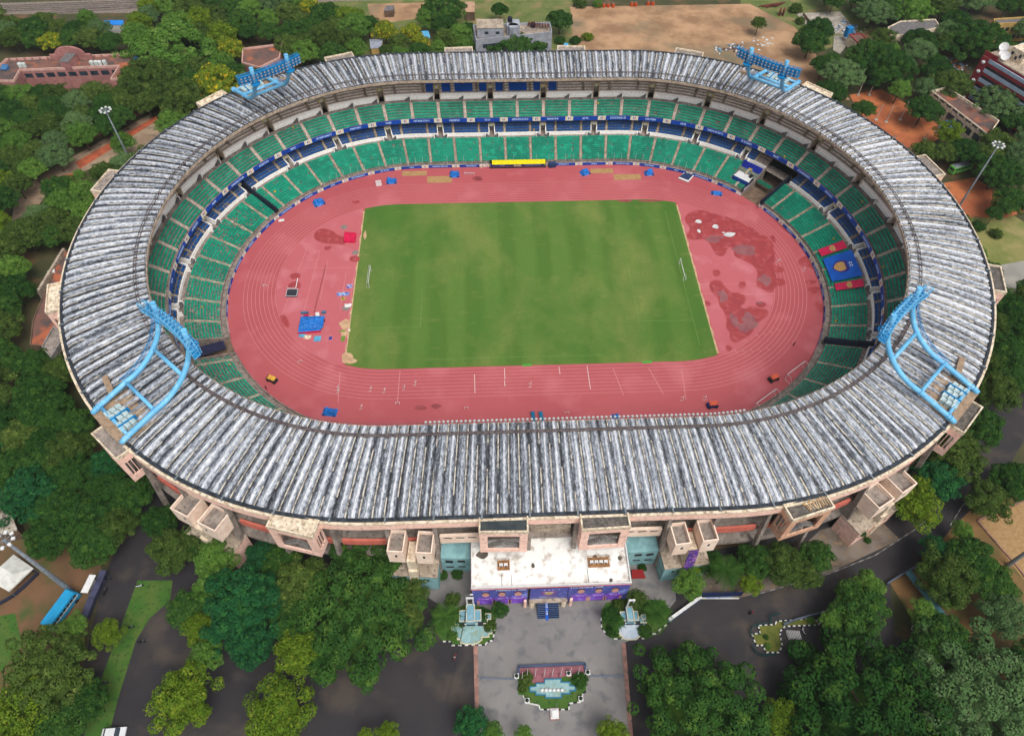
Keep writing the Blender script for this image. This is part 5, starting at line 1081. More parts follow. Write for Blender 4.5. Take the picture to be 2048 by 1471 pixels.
# ================================================================== SURROUNDINGS
def inset(poly, d):
    n = len(poly); A = sum(poly[i][0]*poly[(i+1) % n][1]-poly[(i+1) % n][0]*poly[i][1] for i in range(n)); sg = 1 if A > 0 else -1; out = []
    for i in range(n):
        p, q, r = Vector(poly[i-1]), Vector(poly[i]), Vector(poly[(i+1) % n]); e1 = (q-p).normalized(); e2 = (r-q).normalized()
        n1 = Vector((-e1.y, e1.x))*sg; n2 = Vector((-e2.y, e2.x))*sg; m = (n1+n2); m = m/max(.3, m.dot(n1)*1.0) if m.length > .1 else n1; out.append(tuple(q+m*d))
    return out
def building(name, label, roofpx, zr, wall, roof, cat='building', par=.7, wins=(), wmat=None, group=None, edge=None):
    """footprint given by its roof outline; walls, roof deck, parapet and windows as parts"""
    poly = [at(x, y, zr)[:2] for x, y in roofpx]; n = len(poly); cx = sum(p[0] for p in poly)/n; cy = sum(p[1] for p in poly)/n
    T = thing(name, label, cat, (cx, cy, 0), 0, group)
    mb = MB(); mb.prism(poly, 0, zr-.02); mb.build('wall', wall, T)
    inn = inset(poly, .35)
    mb = MB(); mb.sheet(inn, zr+.01); mb.build('roof', roof, T)
    if par:
        mb = MB()
        for i in range(n):
            j = (i+1) % n; a, b, c, d = poly[i], poly[j], inn[j], inn[i]
            mb.hexa([(a[0], a[1], zr-.02), (b[0], b[1], zr-.02), (c[0], c[1], zr-.02), (d[0], d[1], zr-.02)], [(a[0], a[1], zr+par), (b[0], b[1], zr+par), (c[0], c[1], zr+par), (d[0], d[1], zr+par)])
        mb.build('parapet', edge or wall, T)
    for (i, k, f0, f1, z0, z1) in wins:   # edge index, count, from, to fractions, heights
        a, b = Vector(poly[i]), Vector(poly[(i+1) % n]); d = (b-a); L_ = d.length; d = d.normalized(); nn = Vector((d.y, -d.x)); 
        if nn.y > 0 and abs(nn.y) > .3: nn = -nn
        if nn.dot((a+b)/2-Vector((cx, cy))) < 0: nn = -nn
        for q in range(k):
            f = f0+(f1-f0)*(q+.5)/k; w_ = (f1-f0)*L_/k*.72; c = a+d*L_*f+nn*.02; an = math.atan2(d.y, d.x)
            mb = MB(); mb.box((c.x, c.y, (z0+z1)/2), (w_, .1, z1-z0), an); mb.build('window', wmat or m_glass, T)
    return T
m_glass = M('dark_window_glass', (40, 52, 62), (58, 70, 80), scale=.5, rough=.2, spec=.6)
m_pbr = M('dusty_pink_wall', (184, 128, 122), (164, 112, 108), scale=.3, c3=(144, 104, 100), scale3=.8)
m_rdk = M('stained_red_roof', (130, 92, 80), (88, 78, 76), scale=.12, detail=9, c3=(188, 104, 70), scale3=.2)
m_gw = M('pale_grey_wall', (176, 180, 190), (154, 158, 168), scale=.4); m_gr = M('littered_roof', (170, 152, 134), (134, 122, 114), scale=.4, c3=(204, 190, 172), scale3=1.)
m_tank = M('black_tank', (42, 48, 64), (34, 38, 52), rough=.5); m_wtank = M('white_tank', (216, 222, 218), (190, 200, 196), rough=.5)
def tank(px, py, z, r, h, mat, label, grp=None):
    a = at(px, py, z); mb = MB(); mb.tube([(a[0], a[1], z), (a[0], a[1], z+h)], r, 14, 0); mb.dome((a[0], a[1], z+h), r, r*.35, 14, 3, 0); mb.tube([(a[0], a[1], z+h+r*.3), (a[0], a[1], z+h+r*.3+.15)], r*.3, 10, 0); return tag(mb.build('water_tank', mat), label, 'water tank', grp)
# pink institute top left
B = building('pink_institute', 'long pink building with an arched pediment and stained flat roof in the upper left woods', [(2, 132), (14, 121), (293, 109), (268, 158), (222, 162), (239, 135), (42, 143), (30, 165), (-22, 165)], 8, m_pbr, m_rdk, par=.9, wins=[(4, 1, 0, .9, 2, 5), (5, 9, .0, 1, 5.2, 7.0)], edge=M('pale_pink_coping', (226, 182, 168), (204, 160, 148), scale=.8))
mb = MB(); a, b = at(103, 118, 8.4), at(186, 115, 8.4); n = 14; cx_, cy_ = (a[0]+b[0])/2, (a[1]+b[1])/2; L_ = (b[0]-a[0])
pts = [(cx_-L_/2, 8)]+[(cx_-L_/2, 10.2), (cx_-L_*.38, 10.2)]+[(cx_-L_*.36*math.cos(math.pi*i/n), 10.2+3.2*math.sin(math.pi*i/n)) for i in range(n+1)]+[(cx_+L_*.38, 10.2), (cx_+L_/2, 10.2), (cx_+L_/2, 8)]
vprism(mb, pts, cy_+.3, .9, 0); mb.build('pediment', m_pbr, B)
mb = MB(); a = at(136, 124, 10); mb.box((a[0], a[1]+1, 9.6), (3.8, 6.5, 3.2), -.12); mb.build('stair_room', m_pbr, B)
mb = MB(); mb.box((a[0], a[1]+1, 11.25), (4.0, 6.7, .1), -.12); mb.build('stair_room_roof', m_tint, B)
mb = MB()
for i in range(18):
    f = i/17; a, b = at(30, 140.5, 8), at(292, 111, 8); mb.box((a[0]+(b[0]-a[0])*f*0+(at(20+262*f, 122.5-10*f, 8)[0]-a[0]), at(20+262*f, 122.5-10*f, 8)[1], 8.5), (.35, .5, 1.2))
mb.build('parapet_stubs', m_pbr, B)
for i, (px, py) in enumerate(((42, 131), (50, 131), (185, 127), (194, 127), (201, 127), (211, 126))): tank(px, py+3, 8, .8, 1.5, m_wtank, 'white water tank on the pink building roof', 'white tanks on the pink building')
for i, (px, py) in enumerate(((255, 145), (249, 153))): tank(px, py, 8, .9, 1.6, m_tank, ('upper' if i == 0 else 'lower')+' black water tank on the right wing of the pink building', None)
def panel(px, py, z, w_, d_, rz, label):
    a = at(px, py, z); mb = MB(); cs, sn = math.cos(rz), math.sin(rz)
    def L2(u, v, zz): return (a[0]+u*cs-v*sn, a[1]+u*sn+v*cs, z+zz)
    mb.hexa([L2(-w_/2, -d_/2, .5), L2(w_/2, -d_/2, .5), L2(w_/2, d_/2, 1.4), L2(-w_/2, d_/2, 1.4)], [L2(-w_/2, -d_/2, .6), L2(w_/2, -d_/2, .6), L2(w_/2, d_/2, 1.5), L2(-w_/2, d_/2, 1.5)])
    for u in (-1, 1): mb.box(L2(u*w_*.4, 0, .45), (.1, d_, .9), rz)
    T = tag(mb.build('solar_heater', M('solar_blue', (70, 120, 168), (60, 106, 150), rough=.3)), label, 'solar heater')
    return T
panel(275, 122, 8, 2.6, 2.6, -.2, 'blue solar water heater at the right end of the pink building roof'); panel(11, 139, 8, 2.6, 2.4, -.2, 'blue solar water heater at the left end of the pink building roof')
building('pink_house', 'small flat roofed pink house half hidden by trees behind the far left floodlight', [(484, 128), (486, 100), (566, 90), (560, 118), (520, 138)], 7, m_pbr, m_rdk, par=.8, edge=M('pale_pink_coping', (0, 0, 0)))
# grey office behind the far stand
G = building('grey_office', 'three storey pale grey office with a cluttered roof behind the far stand', [(952, 84), (946, 54), (1100, 48), (1104, 68)], 13, m_gw, m_gr, par=.9, wins=[(3, 1, .02, .24, 7.2, 9.4), (3, 1, .24, .5, 8.4, 10.4), (3, 1, .62, .96, 10., 11.6), (3, 1, .62, .96, 5.6, 7.4), (2, 1, .2, .9, 2, 12)])
mb = MB(); a = at(968, 62, 14); mb.box((a[0]+2.5, a[1]-.5, 15.2), (10.5, 7, 4)); mb.build('penthouse', m_gw, G); mb = MB(); mb.box((a[0]+2.5, a[1]-.5, 17.25), (10.9, 7.4, .12)); mb.build('penthouse_roof', m_concl, G)
for dx in (-1.5, 3): mb = MB(); mb.box((a[0]+2.5+dx, a[1]-4.02, 15.2), (1.6, .06, 1.1)); mb.build('window', m_glass, G)
mb = MB(); a = at(1026, 58, 14); mb.box((a[0], a[1]-.5, 15.0), (5.2, 5, 4)); mb.tube([(a[0], a[1]-3., 13), (a[0], a[1]-3., 17)], 2.2, 8); mb.build('stair_room', m_gw, G)
tank(1020, 44, 17, 1.0, 1.8, m_tank, 'dark water tank on top of the grey office stair room'); tank(1066, 54, 13, 1.1, 1.5, m_tank, 'black water tank on the right of the grey office roof')
mb = MB()
for i in range(8):
    a = at(1058+i*5.4, 49.5+.7*i, 13.8); mb.box((a[0], a[1], 14.4), (.12, 2.6, 1.6)); 
for j in range(3): a, b = at(1056, 50-j*2.2, 14+j*.5), at(1098, 54-j*2.2, 14+j*.5); mb.tube([a, b], .12, 5)
tag(mb.build('scaffold_frame', M('rust_red_steel', (116, 50, 42), (96, 42, 36))), 'rust red steel frame along the back of the grey office roof', 'frame')
# small sheds
def shed(name, label, quad, zr, wall, roof, rise=.5, cat='shed', seams=6):
    q = [at(x, y, zr) for x, y in quad]; cx = sum(p[0] for p in q)/4; cy = sum(p[1] for p in q)/4; T = thing(name, label, cat, (cx, cy, 0)); mb = MB()
    mb.hexa([(x, y, 0) for x, y, z in q], [(x, y, zr+(rise if i > 1 else 0)-.12) for i, (x, y, z) in enumerate(q)]); mb.build('wall', wall, T); mb = MB()
    o = [(cx+(x-cx)*1.06, cy+(y-cy)*1.06, z) for x, y, z in q]; mb.hexa([(x, y, zr+(rise if i > 1 else 0)-.1) for i, (x, y, z) in enumerate(o)], [(x, y, zr+(rise if i > 1 else 0)) for i, (x, y, z) in enumerate(o)])
    for i in range(1, seams): f = i/seams; a = Vector(o[0]).lerp(Vector(o[1]), f); b = Vector(o[3]).lerp(Vector(o[2]), f); mb.tube([(a.x, a.y, zr+.02), (b.x, b.y, zr+rise+.02)], .06, 4)
    mb.build('roof', roof, T); return T
m_yw = M('yellow_wall', (206, 172, 100), (184, 150, 84)); m_corr = M('grey_sheet_roof', (170, 176, 190), (140, 146, 160), scale=1); m_cyan = M('cyan_sheet_roof', (90, 176, 226), (110, 190, 232), scale=.6, rough=.5); m_brn = M('brown_wall', (120, 98, 80), (98, 80, 66))
shed('yellow_shed', 'yellow walled shed with a grey sheet roof behind the far left stand', [(742, 97), (762, 95), (765, 80), (740, 82)], 4, m_yw, m_corr)
shed('cyan_roof_hut', 'small hut with a bright cyan roof left of the grey office', [(846, 76), (860, 76), (857, 64), (843, 65)], 3.5, m_yw, m_cyan)
shed('blue_roof_shed', 'shed with a bright blue roof deep in the upper left woods', [(208, 50), (244, 50), (247, 43), (210, 43)], 4, M('white_plaster', (214, 214, 210), (190, 190, 186)), M('bright_blue_roof', (30, 130, 220), (40, 140, 226), rough=.5))
shed('brown_shed', 'brown shed with a pale ridge beside the railway at the top centre', [(931, 24), (949, 24), (949, 6), (932, 6)], 4, m_brn, M('tan_sheet_roof', (196, 160, 132), (176, 140, 116)))
shed('cyan_roof_hut', 'tiny hut with a pale cyan roof just right of the grey office', [(1128, 95), (1137, 95), (1136, 89), (1128, 89)], 3, m_wht, m_cyan)
shed('stone_hut', 'small dark roofed hut beside the dirt path at the top', [(768, 22), (786, 21), (788, 13), (772, 14)], 3, m_brn, m_tint)
# red and white block on the right
m_brk = M('brick_red_paint', (158, 52, 60), (140, 44, 52), scale=.4); m_ltb = M('pale_blue_band', (176, 194, 214), (156, 176, 198), scale=.5)
R_ = thing('red_block', 'five storey red building with pale blue balcony bands and rooftop dishes at the right edge', 'building', at(2010, 200))
zt_ = 19; pA, pB = at(1982, 118, zt_), at(2090, 182, zt_); d = Vector((pB[0]-pA[0], pB[1]-pA[1], 0)); L_ = d.length; d.normalize(); nrm = Vector((-d.y, d.x, 0)); an = math.atan2(d.y, d.x)
def RB(u, v, z): q = Vector(pA)+d*u+nrm*v; return (q.x, q.y, z)
def rbx(mb, u0, u1, v0, v1, z0, z1, mi=0): mb.hexa([RB(u0, v0, z0), RB(u1, v0, z0), RB(u1, v1, z0), RB(u0, v1, z0)], [RB(u0, v0, z1), RB(u1, v0, z1), RB(u1, v1, z1), RB(u0, v1, z1)], mi)
mb = MB(); rbx(mb, -3.5, L_, 1.5, 16, 0, zt_-.3); rbx(mb, -3.5, -.3, -.2, 1.5, 0, zt_-.3); mb.build('wall', m_brk, R_)
mb = MB(); rbx(mb, -3.3, L_, 1.6, 15.8, zt_-.3, zt_+.1, 0); mb.build('roof', m_concl, R_)
for i in range(5):
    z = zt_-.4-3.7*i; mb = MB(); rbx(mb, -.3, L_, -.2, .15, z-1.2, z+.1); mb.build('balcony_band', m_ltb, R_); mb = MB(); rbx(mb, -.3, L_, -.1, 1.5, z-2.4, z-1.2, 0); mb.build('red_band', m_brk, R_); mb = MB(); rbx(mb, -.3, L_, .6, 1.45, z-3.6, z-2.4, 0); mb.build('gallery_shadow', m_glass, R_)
    mb = MB(); a = RB(-1.9, -.25, z-1.6); mb.dome(a, .8, .3, 12, 3); mb.tube([RB(-1.9, -.2, z-1.8), RB(-1.9, -.35, z-1.8)], .7, 12); mb.build('round_porthole', m_wht, R_)
mb = MB(); rbx(mb, 2, 8, 6, 13, zt_, zt_+4.6); mb.build('roof_room', m_cream, R_)
for u, z in ((3.2, 2.6), (5.2, 1.6), (6.6, 2.8)): mb = MB(); rbx(mb, u-.5, u+.5, 5.94, 6.0, zt_+z-.6, zt_+z+.6); mb.build('window', m_glass, R_)
mb = MB(); rbx(mb, -3.4, 2.5, -.1, .1, zt_, zt_+1.8); mb.build('parapet', m_brk, R_)
for i, (u, v, r_) in enumerate(((-2, 8, 1.7), (1, 4, 1.4), (3, 3, 1.6), (6, 15, 1.2))):
    a = RB(u, v, zt_+1.8); mb = MB(); mb.tube([RB(u, v, zt_), a], .12, 6); n = 14; V = [a]; dirv = Vector((-.5, -.5, .7)).normalized(); e1 = dirv.cross(Vector((0, 0, 1))).normalized(); e2 = dirv.cross(e1)
    Vv = [tuple(Vector(a))]; 
    for rr_, dz in ((.5, .08), (1., .32)):
        for k in range(n): q = Vector(a)+(e1*math.cos(2*math.pi*k/n)+e2*math.sin(2*math.pi*k/n))*r_*rr_+dirv*dz*r_; Vv.append(tuple(q))
    mb.add(Vv, [(0, 1+k, 1+(k+1) % n) for k in range(n)]+[(1+k, 1+n+k, 1+n+(k+1) % n, 1+(k+1) % n) for k in range(n)]); q = Vector(a)+dirv*r_*.9; mb.tube([a, tuple(q)], .05, 4)
    tag(mb.build('satellite_dish', m_wht), ['large white dish at the left roof corner of the red building', 'white dish beside the roof room of the red building, the nearer one', 'white dish in front of the roof room of the red building', 'small white dish behind the roof room of the red building'][i], 'satellite dish')
tank(2040, 102, 19, 1.4, 2.4, M('cyan_tank', (60, 180, 216), (50, 168, 204), rough=.5), 'cyan water tank at the right edge of the red building roof')
building('long_brown_block', 'long low brown roofed building with a slotted cream parapet beside the clay court', [(1860, 186), (1891, 178), (1996, 246), (1975, 275)], 6, m_cream, m_rdk, par=1.1, wins=[(3, 8, .05, .95, 6.1, 6.7), (3, 6, .05, .95, 2.2, 4.6)])
building('maroon_roof_house', 'low house with a maroon edged roof in the upper right', [(1716, 88), (1697, 70), (1722, 68), (1742, 88)], 4.5, m_cream, m_rdk, par=.4, edge=m_brk)
building('buff_building', 'grey roofed buff building with a small roof room among the upper right trees', [(1779, 72), (1775, 56), (1800, 44), (1870, 40), (1880, 56), (1810, 72)], 7, m_cream, m_tint, par=.5, wins=[(5, 3, .1, .9, 3, 4.5)])
building('yellow_school', 'long pale yellow two storey building in the upper right corner', [(1988, 50), (1986, 40), (2080, 34), (2084, 46)], 8, m_yw, m_tint, par=.6, wins=[(3, 8, .05, .95, 5, 6.6), (3, 8, .05, .95, 1.5, 3.2)])
T = thing('water_tower', 'blue cuboid water tank on a low frame beside the ruined slab', 'water tank', at(1690, 82)); a = at(1690, 82); mb = MB(); mb.box((a[0], a[1], 4.2), (2.6, 2.2, 4.), .3); mb.build('tank_body', M('tank_blue', (20, 130, 196), (16, 116, 180)), T); mb = MB()
for i in (-1, 1):
    for j in (-1, 1): mb.box((a[0]+i, a[1]+j*.8, 1.1), (.2, .2, 2.2), .3)
mb.build('frame', m_conc, T)
for q_, z_, nm in (([(1592, 27), (1680, 23), (1714, 62), (1690, 68), (1625, 66)], .25, 'ruined_slab'), ([(1666, 100), (1668, 72), (1690, 70), (1700, 82), (1680, 108)], .2, 'concrete_slab')):
    mb = MB(); mb.prism([at(x, y, z_)[:2] for x, y in q_], -.05, z_); tag(mb.build(nm, M('broken_concrete', (176, 166, 150), (146, 138, 126), scale=.3, detail=9, c3=(200, 196, 188), scale3=.6)), 'cracked pale concrete floor slab of a demolished house' if z_ > .2 else 'narrow cream slab below the demolished house floor', 'slab')
mb = MB(); a, b = at(1606, 30, .3), at(1627, 57, .3); an = math.atan2(b[1]-a[1], b[0]-a[0]); mb.box(((a[0]+b[0])/2, (a[1]+b[1])/2, .8), (math.dist(a, b), .35, 1.1), an); tag(mb.build('stub_wall', m_brn), 'low brown wall stub crossing the ruined concrete slab', 'wall')
def rubble(pts, n, mats, label, seed, s0=.3, s1=1.2, z=0, flat=.4):
    r_ = random.Random(seed); mb = MB(); W_ = [at(x, y, z) for x, y in pts]
    for i in range(n):
        k = r_.randrange(len(W_)-1) if len(W_) > 1 else 0; a = Vector(W_[k]).lerp(Vector(W_[min(k+1, len(W_)-1)]), r_.random()); s_ = r_.uniform(s0, s1)
        mb.box((a.x+r_.gauss(0, 1.6), a.y+r_.gauss(0, 1.6), z+s_*flat*.5), (s_, s_*r_.uniform(.5, 1), s_*flat), r_.uniform(0, 3), r_.randrange(len(mats)))
    o = mb.build('rubbish_heap', mats); o['kind'] = 'stuff'; return tag(o, label, 'rubbish')
m_lit = [M('litter_white', (226, 230, 234), (200, 206, 212)), M('litter_blue', (120, 166, 200), (90, 140, 180)), M('litter_brown', (120, 90, 76), (96, 74, 64))]
rubble([(1640, 55), (1690, 60), (1712, 62), (1680, 40)], 110, m_lit, 'scatter of white and blue rubbish over the ruined slab', 5, z=.25); rubble([(1430, 100), (1470, 97), (1480, 92)], 70, m_lit, 'rubbish heap behind the far right roof edge', 6)
rubble([(1895, 128), (1925, 140), (1910, 125), (1870, 112)], 120, m_lit+[M('litter_orange', (210, 130, 60), (190, 110, 50))], 'long market litter heap between trees left of the red building', 7); rubble([(1500, 85), (1540, 78), (1525, 95)], 26, m_lit[:1], 'few pale sheets lying on the brown field', 8, .4, 1.1, flat=.12)
# orange skips and girders on the field edge
for i, px in enumerate((1198, 1207, 1216, 1226, 1263, 1271, 1296, 1305)):
    a = at(px, 14-.7*(px > 1250)*3-(2 if px > 1290 else 0)); T = thing('orange_tank', 'orange water barrel standing in the row at the edge of the brown field', 'barrel', (a[0], a[1], 0), 0, 'orange barrels by the field'); mb = MB(); mb.tube([(a[0], a[1], 0), (a[0], a[1], 1.7)], .85, 12); mb.build('drum', M('orange_paint', (214, 90, 40), (190, 76, 36)), T); mb = MB(); mb.tube([(a[0], a[1], 1.7), (a[0], a[1], 1.85)], [.85, .7], 12); mb.build('lid', m_brn, T)
for i in range(6):
    a, b = at(1518+i*7, 14+1.6*(i % 3)), at(1570-i*3, 6+2*i); mb = MB(); mb.tube([(a[0], a[1], .3+.2*i), (b[0], b[1], .3+.2*i)], .3, 5); tag(mb.build('steel_girder', M('rust_red_steel', (0, 0, 0))), 'rust red girder lying in the stack at the top of the brown field', 'girder', 'stacked girders')
T = thing('girder_trestle', 'short dark red trestle standing at the right edge of the brown field', 'trestle', at(1562, 28)); a = at(1562, 30)
for i in (-1, 1): mb = MB(); mb.box((a[0]+i*.8, a[1], 1.4), (.7, 2.4, 2.8), -.3); mb.build('plate', M('rust_red_steel', (0, 0, 0)), T)
# railway across the top
ground('railway_ballast', [(-60, 30), (-60, 8), (480, -8), (1000, -14), (1500, -18), (1500, -12), (700, 2), (460, 10), (280, 26)], -.01, M('ballast', (146, 134, 122), (116, 106, 98), scale=1., detail=9))
for (a, b) in (((-60, 17), (300, 3)), ((-60, 24), (280, 12)), ((100, 26), (470, 2)), ((300, 4), (700, -5))):
    A, B_ = Vector(at(*a)), Vector(at(*b)); d = (B_-A).normalized(); nn = Vector((-d.y, d.x, 0)); L_ = (B_-A).length; an = math.atan2(d.y, d.x); mb = MB()
    for s_ in (-1, 1): mb.box(tuple((A+B_)/2+nn*s_*.84+Vector((0, 0, .28))), (L_, .12, .16), an, 0)
    for i in range(int(L_/.9)): c = A+d*(i+.5)*.9; mb.box((c.x, c.y, .12), (.28, 2.6, .16), an, 1)
    o = mb.build('railway_track', [m_rail, m_conc]); o['kind'] = 'structure'
# left side: reddish flat building and grey gate house
building('red_earth_roof_block', 'low flat building with a rust coloured earth stained roof left of the stadium', [(60, 690), (66, 640), (100, 560), (122, 502), (160, 505), (150, 700)], 4, m_brn, m_rdk, par=.3)
mb = MB(); a, b = at(75, 583, 5), at(127, 497, 5); an = math.atan2(b[1]-a[1], b[0]-a[0]); mb.box(((a[0]+b[0])/2, (a[1]+b[1])/2, 2.6), (math.dist(a, b), .8, 5.2), an); tag(mb.build('boundary_wall', m_concl), 'pale concrete wall along the left edge of the rust roofed block', 'wall')
T = thing('white_hatch', 'small white roof hatch on the rust roofed block', 'hatch', at(104, 545, 4)); mb = MB(); a = at(104, 545, 4); mb.box((a[0], a[1], 4.35), (2., 1.2, .5), .4); mb.build('hatch_box', m_wht, T)
G2 = building('gate_house', 'narrow grey gate house with three black openings left of the stadium', [(103, 717), (84, 694), (108, 652), (130, 672)], 7.5, M('weathered_grey_wall', (156, 152, 150), (130, 124, 120), scale=.5), m_conc, par=.4)
q0, q1 = Vector(at(103, 717, 7.5)), Vector(at(130, 672, 7.5)); d = (q1-q0); an = math.atan2(d.y, d.x); nn = Vector((d.y, -d.x, 0)).normalized()
for f in (.2, .5, .8): c = q0.lerp(q1, f)+nn*.05; mb = MB(); mb.box((c.x, c.y, 4.6), (2.0, .3, 2.4), an); mb.build('opening', m_dark, G2)
mb = MB(); c = q0.lerp(q1, .5)+nn*1.; mb.box((c.x, c.y, 2.6), (d.length, 2., .4), an); mb.build('ledge', m_conc, G2)
# marquee and hut at lower left
a0 = at(22, 1148, 3.2); T = thing('white_marquee', 'white peaked canvas marquee at the lower left beside the leaning mast', 'tent', (a0[0], a0[1], 0)); q = [at(x, y, 3.) for x, y in ((-22, 1160), (17, 1182), (66, 1135), (27, 1108))]; mb = MB(); ctr = Vector(at(20, 1143, 3.))
V = [(x, y, 3.) for x, y, z in q]; mids = []
ap0 = Vector(q[0]).lerp(Vector(q[3]), .5).lerp(ctr, .35); ap1 = Vector(q[1]).lerp(Vector(q[2]), .5).lerp(ctr, .35)
mb.add(V+[(ap0.x, ap0.y, 4.6), (ap1.x, ap1.y, 4.6)], [(0, 1, 5, 4), (1, 2, 5), (2, 3, 4, 5), (3, 0, 4)]); mb.add([(x, y, 2.6) for x, y, z in q]+V, [(0, 1, 5, 4), (1, 2, 6, 5), (2, 3, 7, 6), (3, 0, 4, 7)]); mb.build('canvas', M('white_canvas', (226, 226, 218), (206, 206, 200), scale=.6), T)
mb = MB()
for x, y, z in q: mb.tube([(x, y, 0), (x, y, 2.7)], .07, 6)
mb.build('tent_pole', m_metal, T)
mb = MB(); P_ = [at(x, y) for x, y in ((66, 1142), (78, 1148), (50, 1175), (30, 1192), (-10, 1215))]
for a, b in zip(P_[:-1], P_[1:]): an = math.atan2(b[1]-a[1], b[0]-a[0]); mb.box(((a[0]+b[0])/2, (a[1]+b[1])/2, .6), (math.dist(a, b), .2, 1.2), an)
tag(mb.build('low_fence', M('dark_blue_grey_fence', (54, 58, 76), (44, 48, 62))), 'low dark fence in front of the white marquee', 'fence')
shed('tiled_hut', 'tumbledown hut with a patched sheet roof at the left edge', [(-6, 1068), (34, 1060), (22, 1018), (2, 1030)], 4.5, m_brn, M('patched_sheet_roof', (196, 190, 174), (130, 120, 110), scale=.8, c3=(100, 70, 60), scale3=1.5), .9)
mb = MB(); P_ = [at(x, y, 2.5) for x, y in ((206, 1140), (198, 1160), (182, 1195), (168, 1232))]
for a, b in zip(P_[:-1], P_[1:]): an = math.atan2(b[1]-a[1], b[0]-a[0]); mb.box(((a[0]+b[0])/2, (a[1]+b[1])/2, 2.4), (math.dist(a, b)+.1, 1.5, .2), an); mb.box(((a[0]+b[0])/2, (a[1]+b[1])/2, 1.2), (math.dist(a, b)*.98, .2, 2.3), an)
tag(mb.build('covered_wall', M('slate_blue_cover', (74, 76, 104), (60, 62, 86), scale=.5)), 'long slate blue roofed wall between the bus and the left road', 'wall')
mb = MB(); a = at(174, 1166, 2); mb.hexa([(a[0]-1.2, a[1]-1.8, 1.2), (a[0]+.4, a[1]-2., 1.2), (a[0]+1.6, a[1]+1.8, 2.2), (a[0]+.1, a[1]+2., 2.2)], [(a[0]-1.2, a[1]-1.8, 1.35), (a[0]+.4, a[1]-2., 1.35), (a[0]+1.6, a[1]+1.8, 2.35), (a[0]+.1, a[1]+2., 2.35)]); mb.box((a[0]+.2, a[1], .7), (.3, 3, 1.3), -.3); tag(mb.build('leaning_hoarding', m_wht), 'white leaning hoarding above the blue bus', 'hoarding')
# buses
def bus(px, py, rz, body, label, L_=10.5, roofc=None, stripe=None):
    a = at(px, py); x, y = a[0], a[1]; T = thing('parked_bus', label, 'bus', (x, y, 0), rz); cs, sn = math.cos(rz), math.sin(rz)
    def W(u, v, z): return (x+u*cs-v*sn, y+u*sn+v*cs, z)
    w_ = 1.25; h = 3.1; prof = [(-L_/2, .45), (L_/2-.1, .45), (L_/2, 1.2), (L_/2-.15, 2.6), (L_/2-.5, h), (-L_/2+.2, h), (-L_/2, h-.3)]
    mb = MB(); n = len(prof); mb.add([W(u, -w_, z) for u, z in prof]+[W(u, w_, z) for u, z in prof], [tuple(range(n))[::-1], tuple(range(n, 2*n))]+[(i, (i+1) % n, n+(i+1) % n, n+i) for i in range(n)]); mb.build('body', body, T)
    mb = MB(); mb.box(W(0, 0, h+.05), (L_-1.2, 2.2, .1), rz); mb.box(W(-L_*.3, 0, h+.18), (1.6, 1.2, .16), rz); mb.build('roof', roofc or body, T)
    for s_ in (-1, 1):
        mb = MB(); mb.box(W(0, s_*(w_+.01), 1.75), (L_-.8, .03, .35), rz); mb.build('side_stripe', stripe or m_wht, T)
        for i in range(7): mb = MB(); mb.box(W(-L_/2+1.1+i*(L_-2.2)/6, s_*(w_+.015), 2.3), ((L_-2.)/8, .04, .75), rz); mb.build('window', m_glass, T)
        for u in (-L_*.3, L_*.32): mb = MB(); mb.tube([W(u, s_*(w_-.2), .5), W(u, s_*(w_+.03), .5)], .5, 14); mb.build('wheel', M('black_rubber', (0, 0, 0)), T)
    mb = MB(); mb.box(W(L_/2-.02, 0, 1.95), (.1, 2.1, 1.1), rz); mb.build('windscreen', m_glass, T); mb = MB(); mb.box(W(-L_/2, 0, 2.2), (.06, 1.8, .8), rz); mb.build('rear_window', m_glass, T); return T
m_bbus = M('bus_sky_blue', (30, 160, 214), (26, 148, 200), scale=.3, rough=.4, spec=.5)
bus(130, 1222, math.radians(68), m_bbus, 'sky blue bus parked on dirt below the lower left mast', 8.6)
bus(1896, 310, math.radians(20), M('bus_navy_blue', (30, 90, 150), (26, 80, 136), rough=.4), 'dark blue and white bus parked between trees right of the stadium', 10, M('teal_bus_roof', (60, 140, 170), (50, 130, 160)))
bus(1917, 342, math.radians(20), M('bus_lime_green', (120, 196, 90), (108, 182, 80), rough=.4), 'lime green bus with a grey roof parked right of the stadium', 9, m_corr, M('lime_dark', (70, 150, 60), (60, 140, 50)))
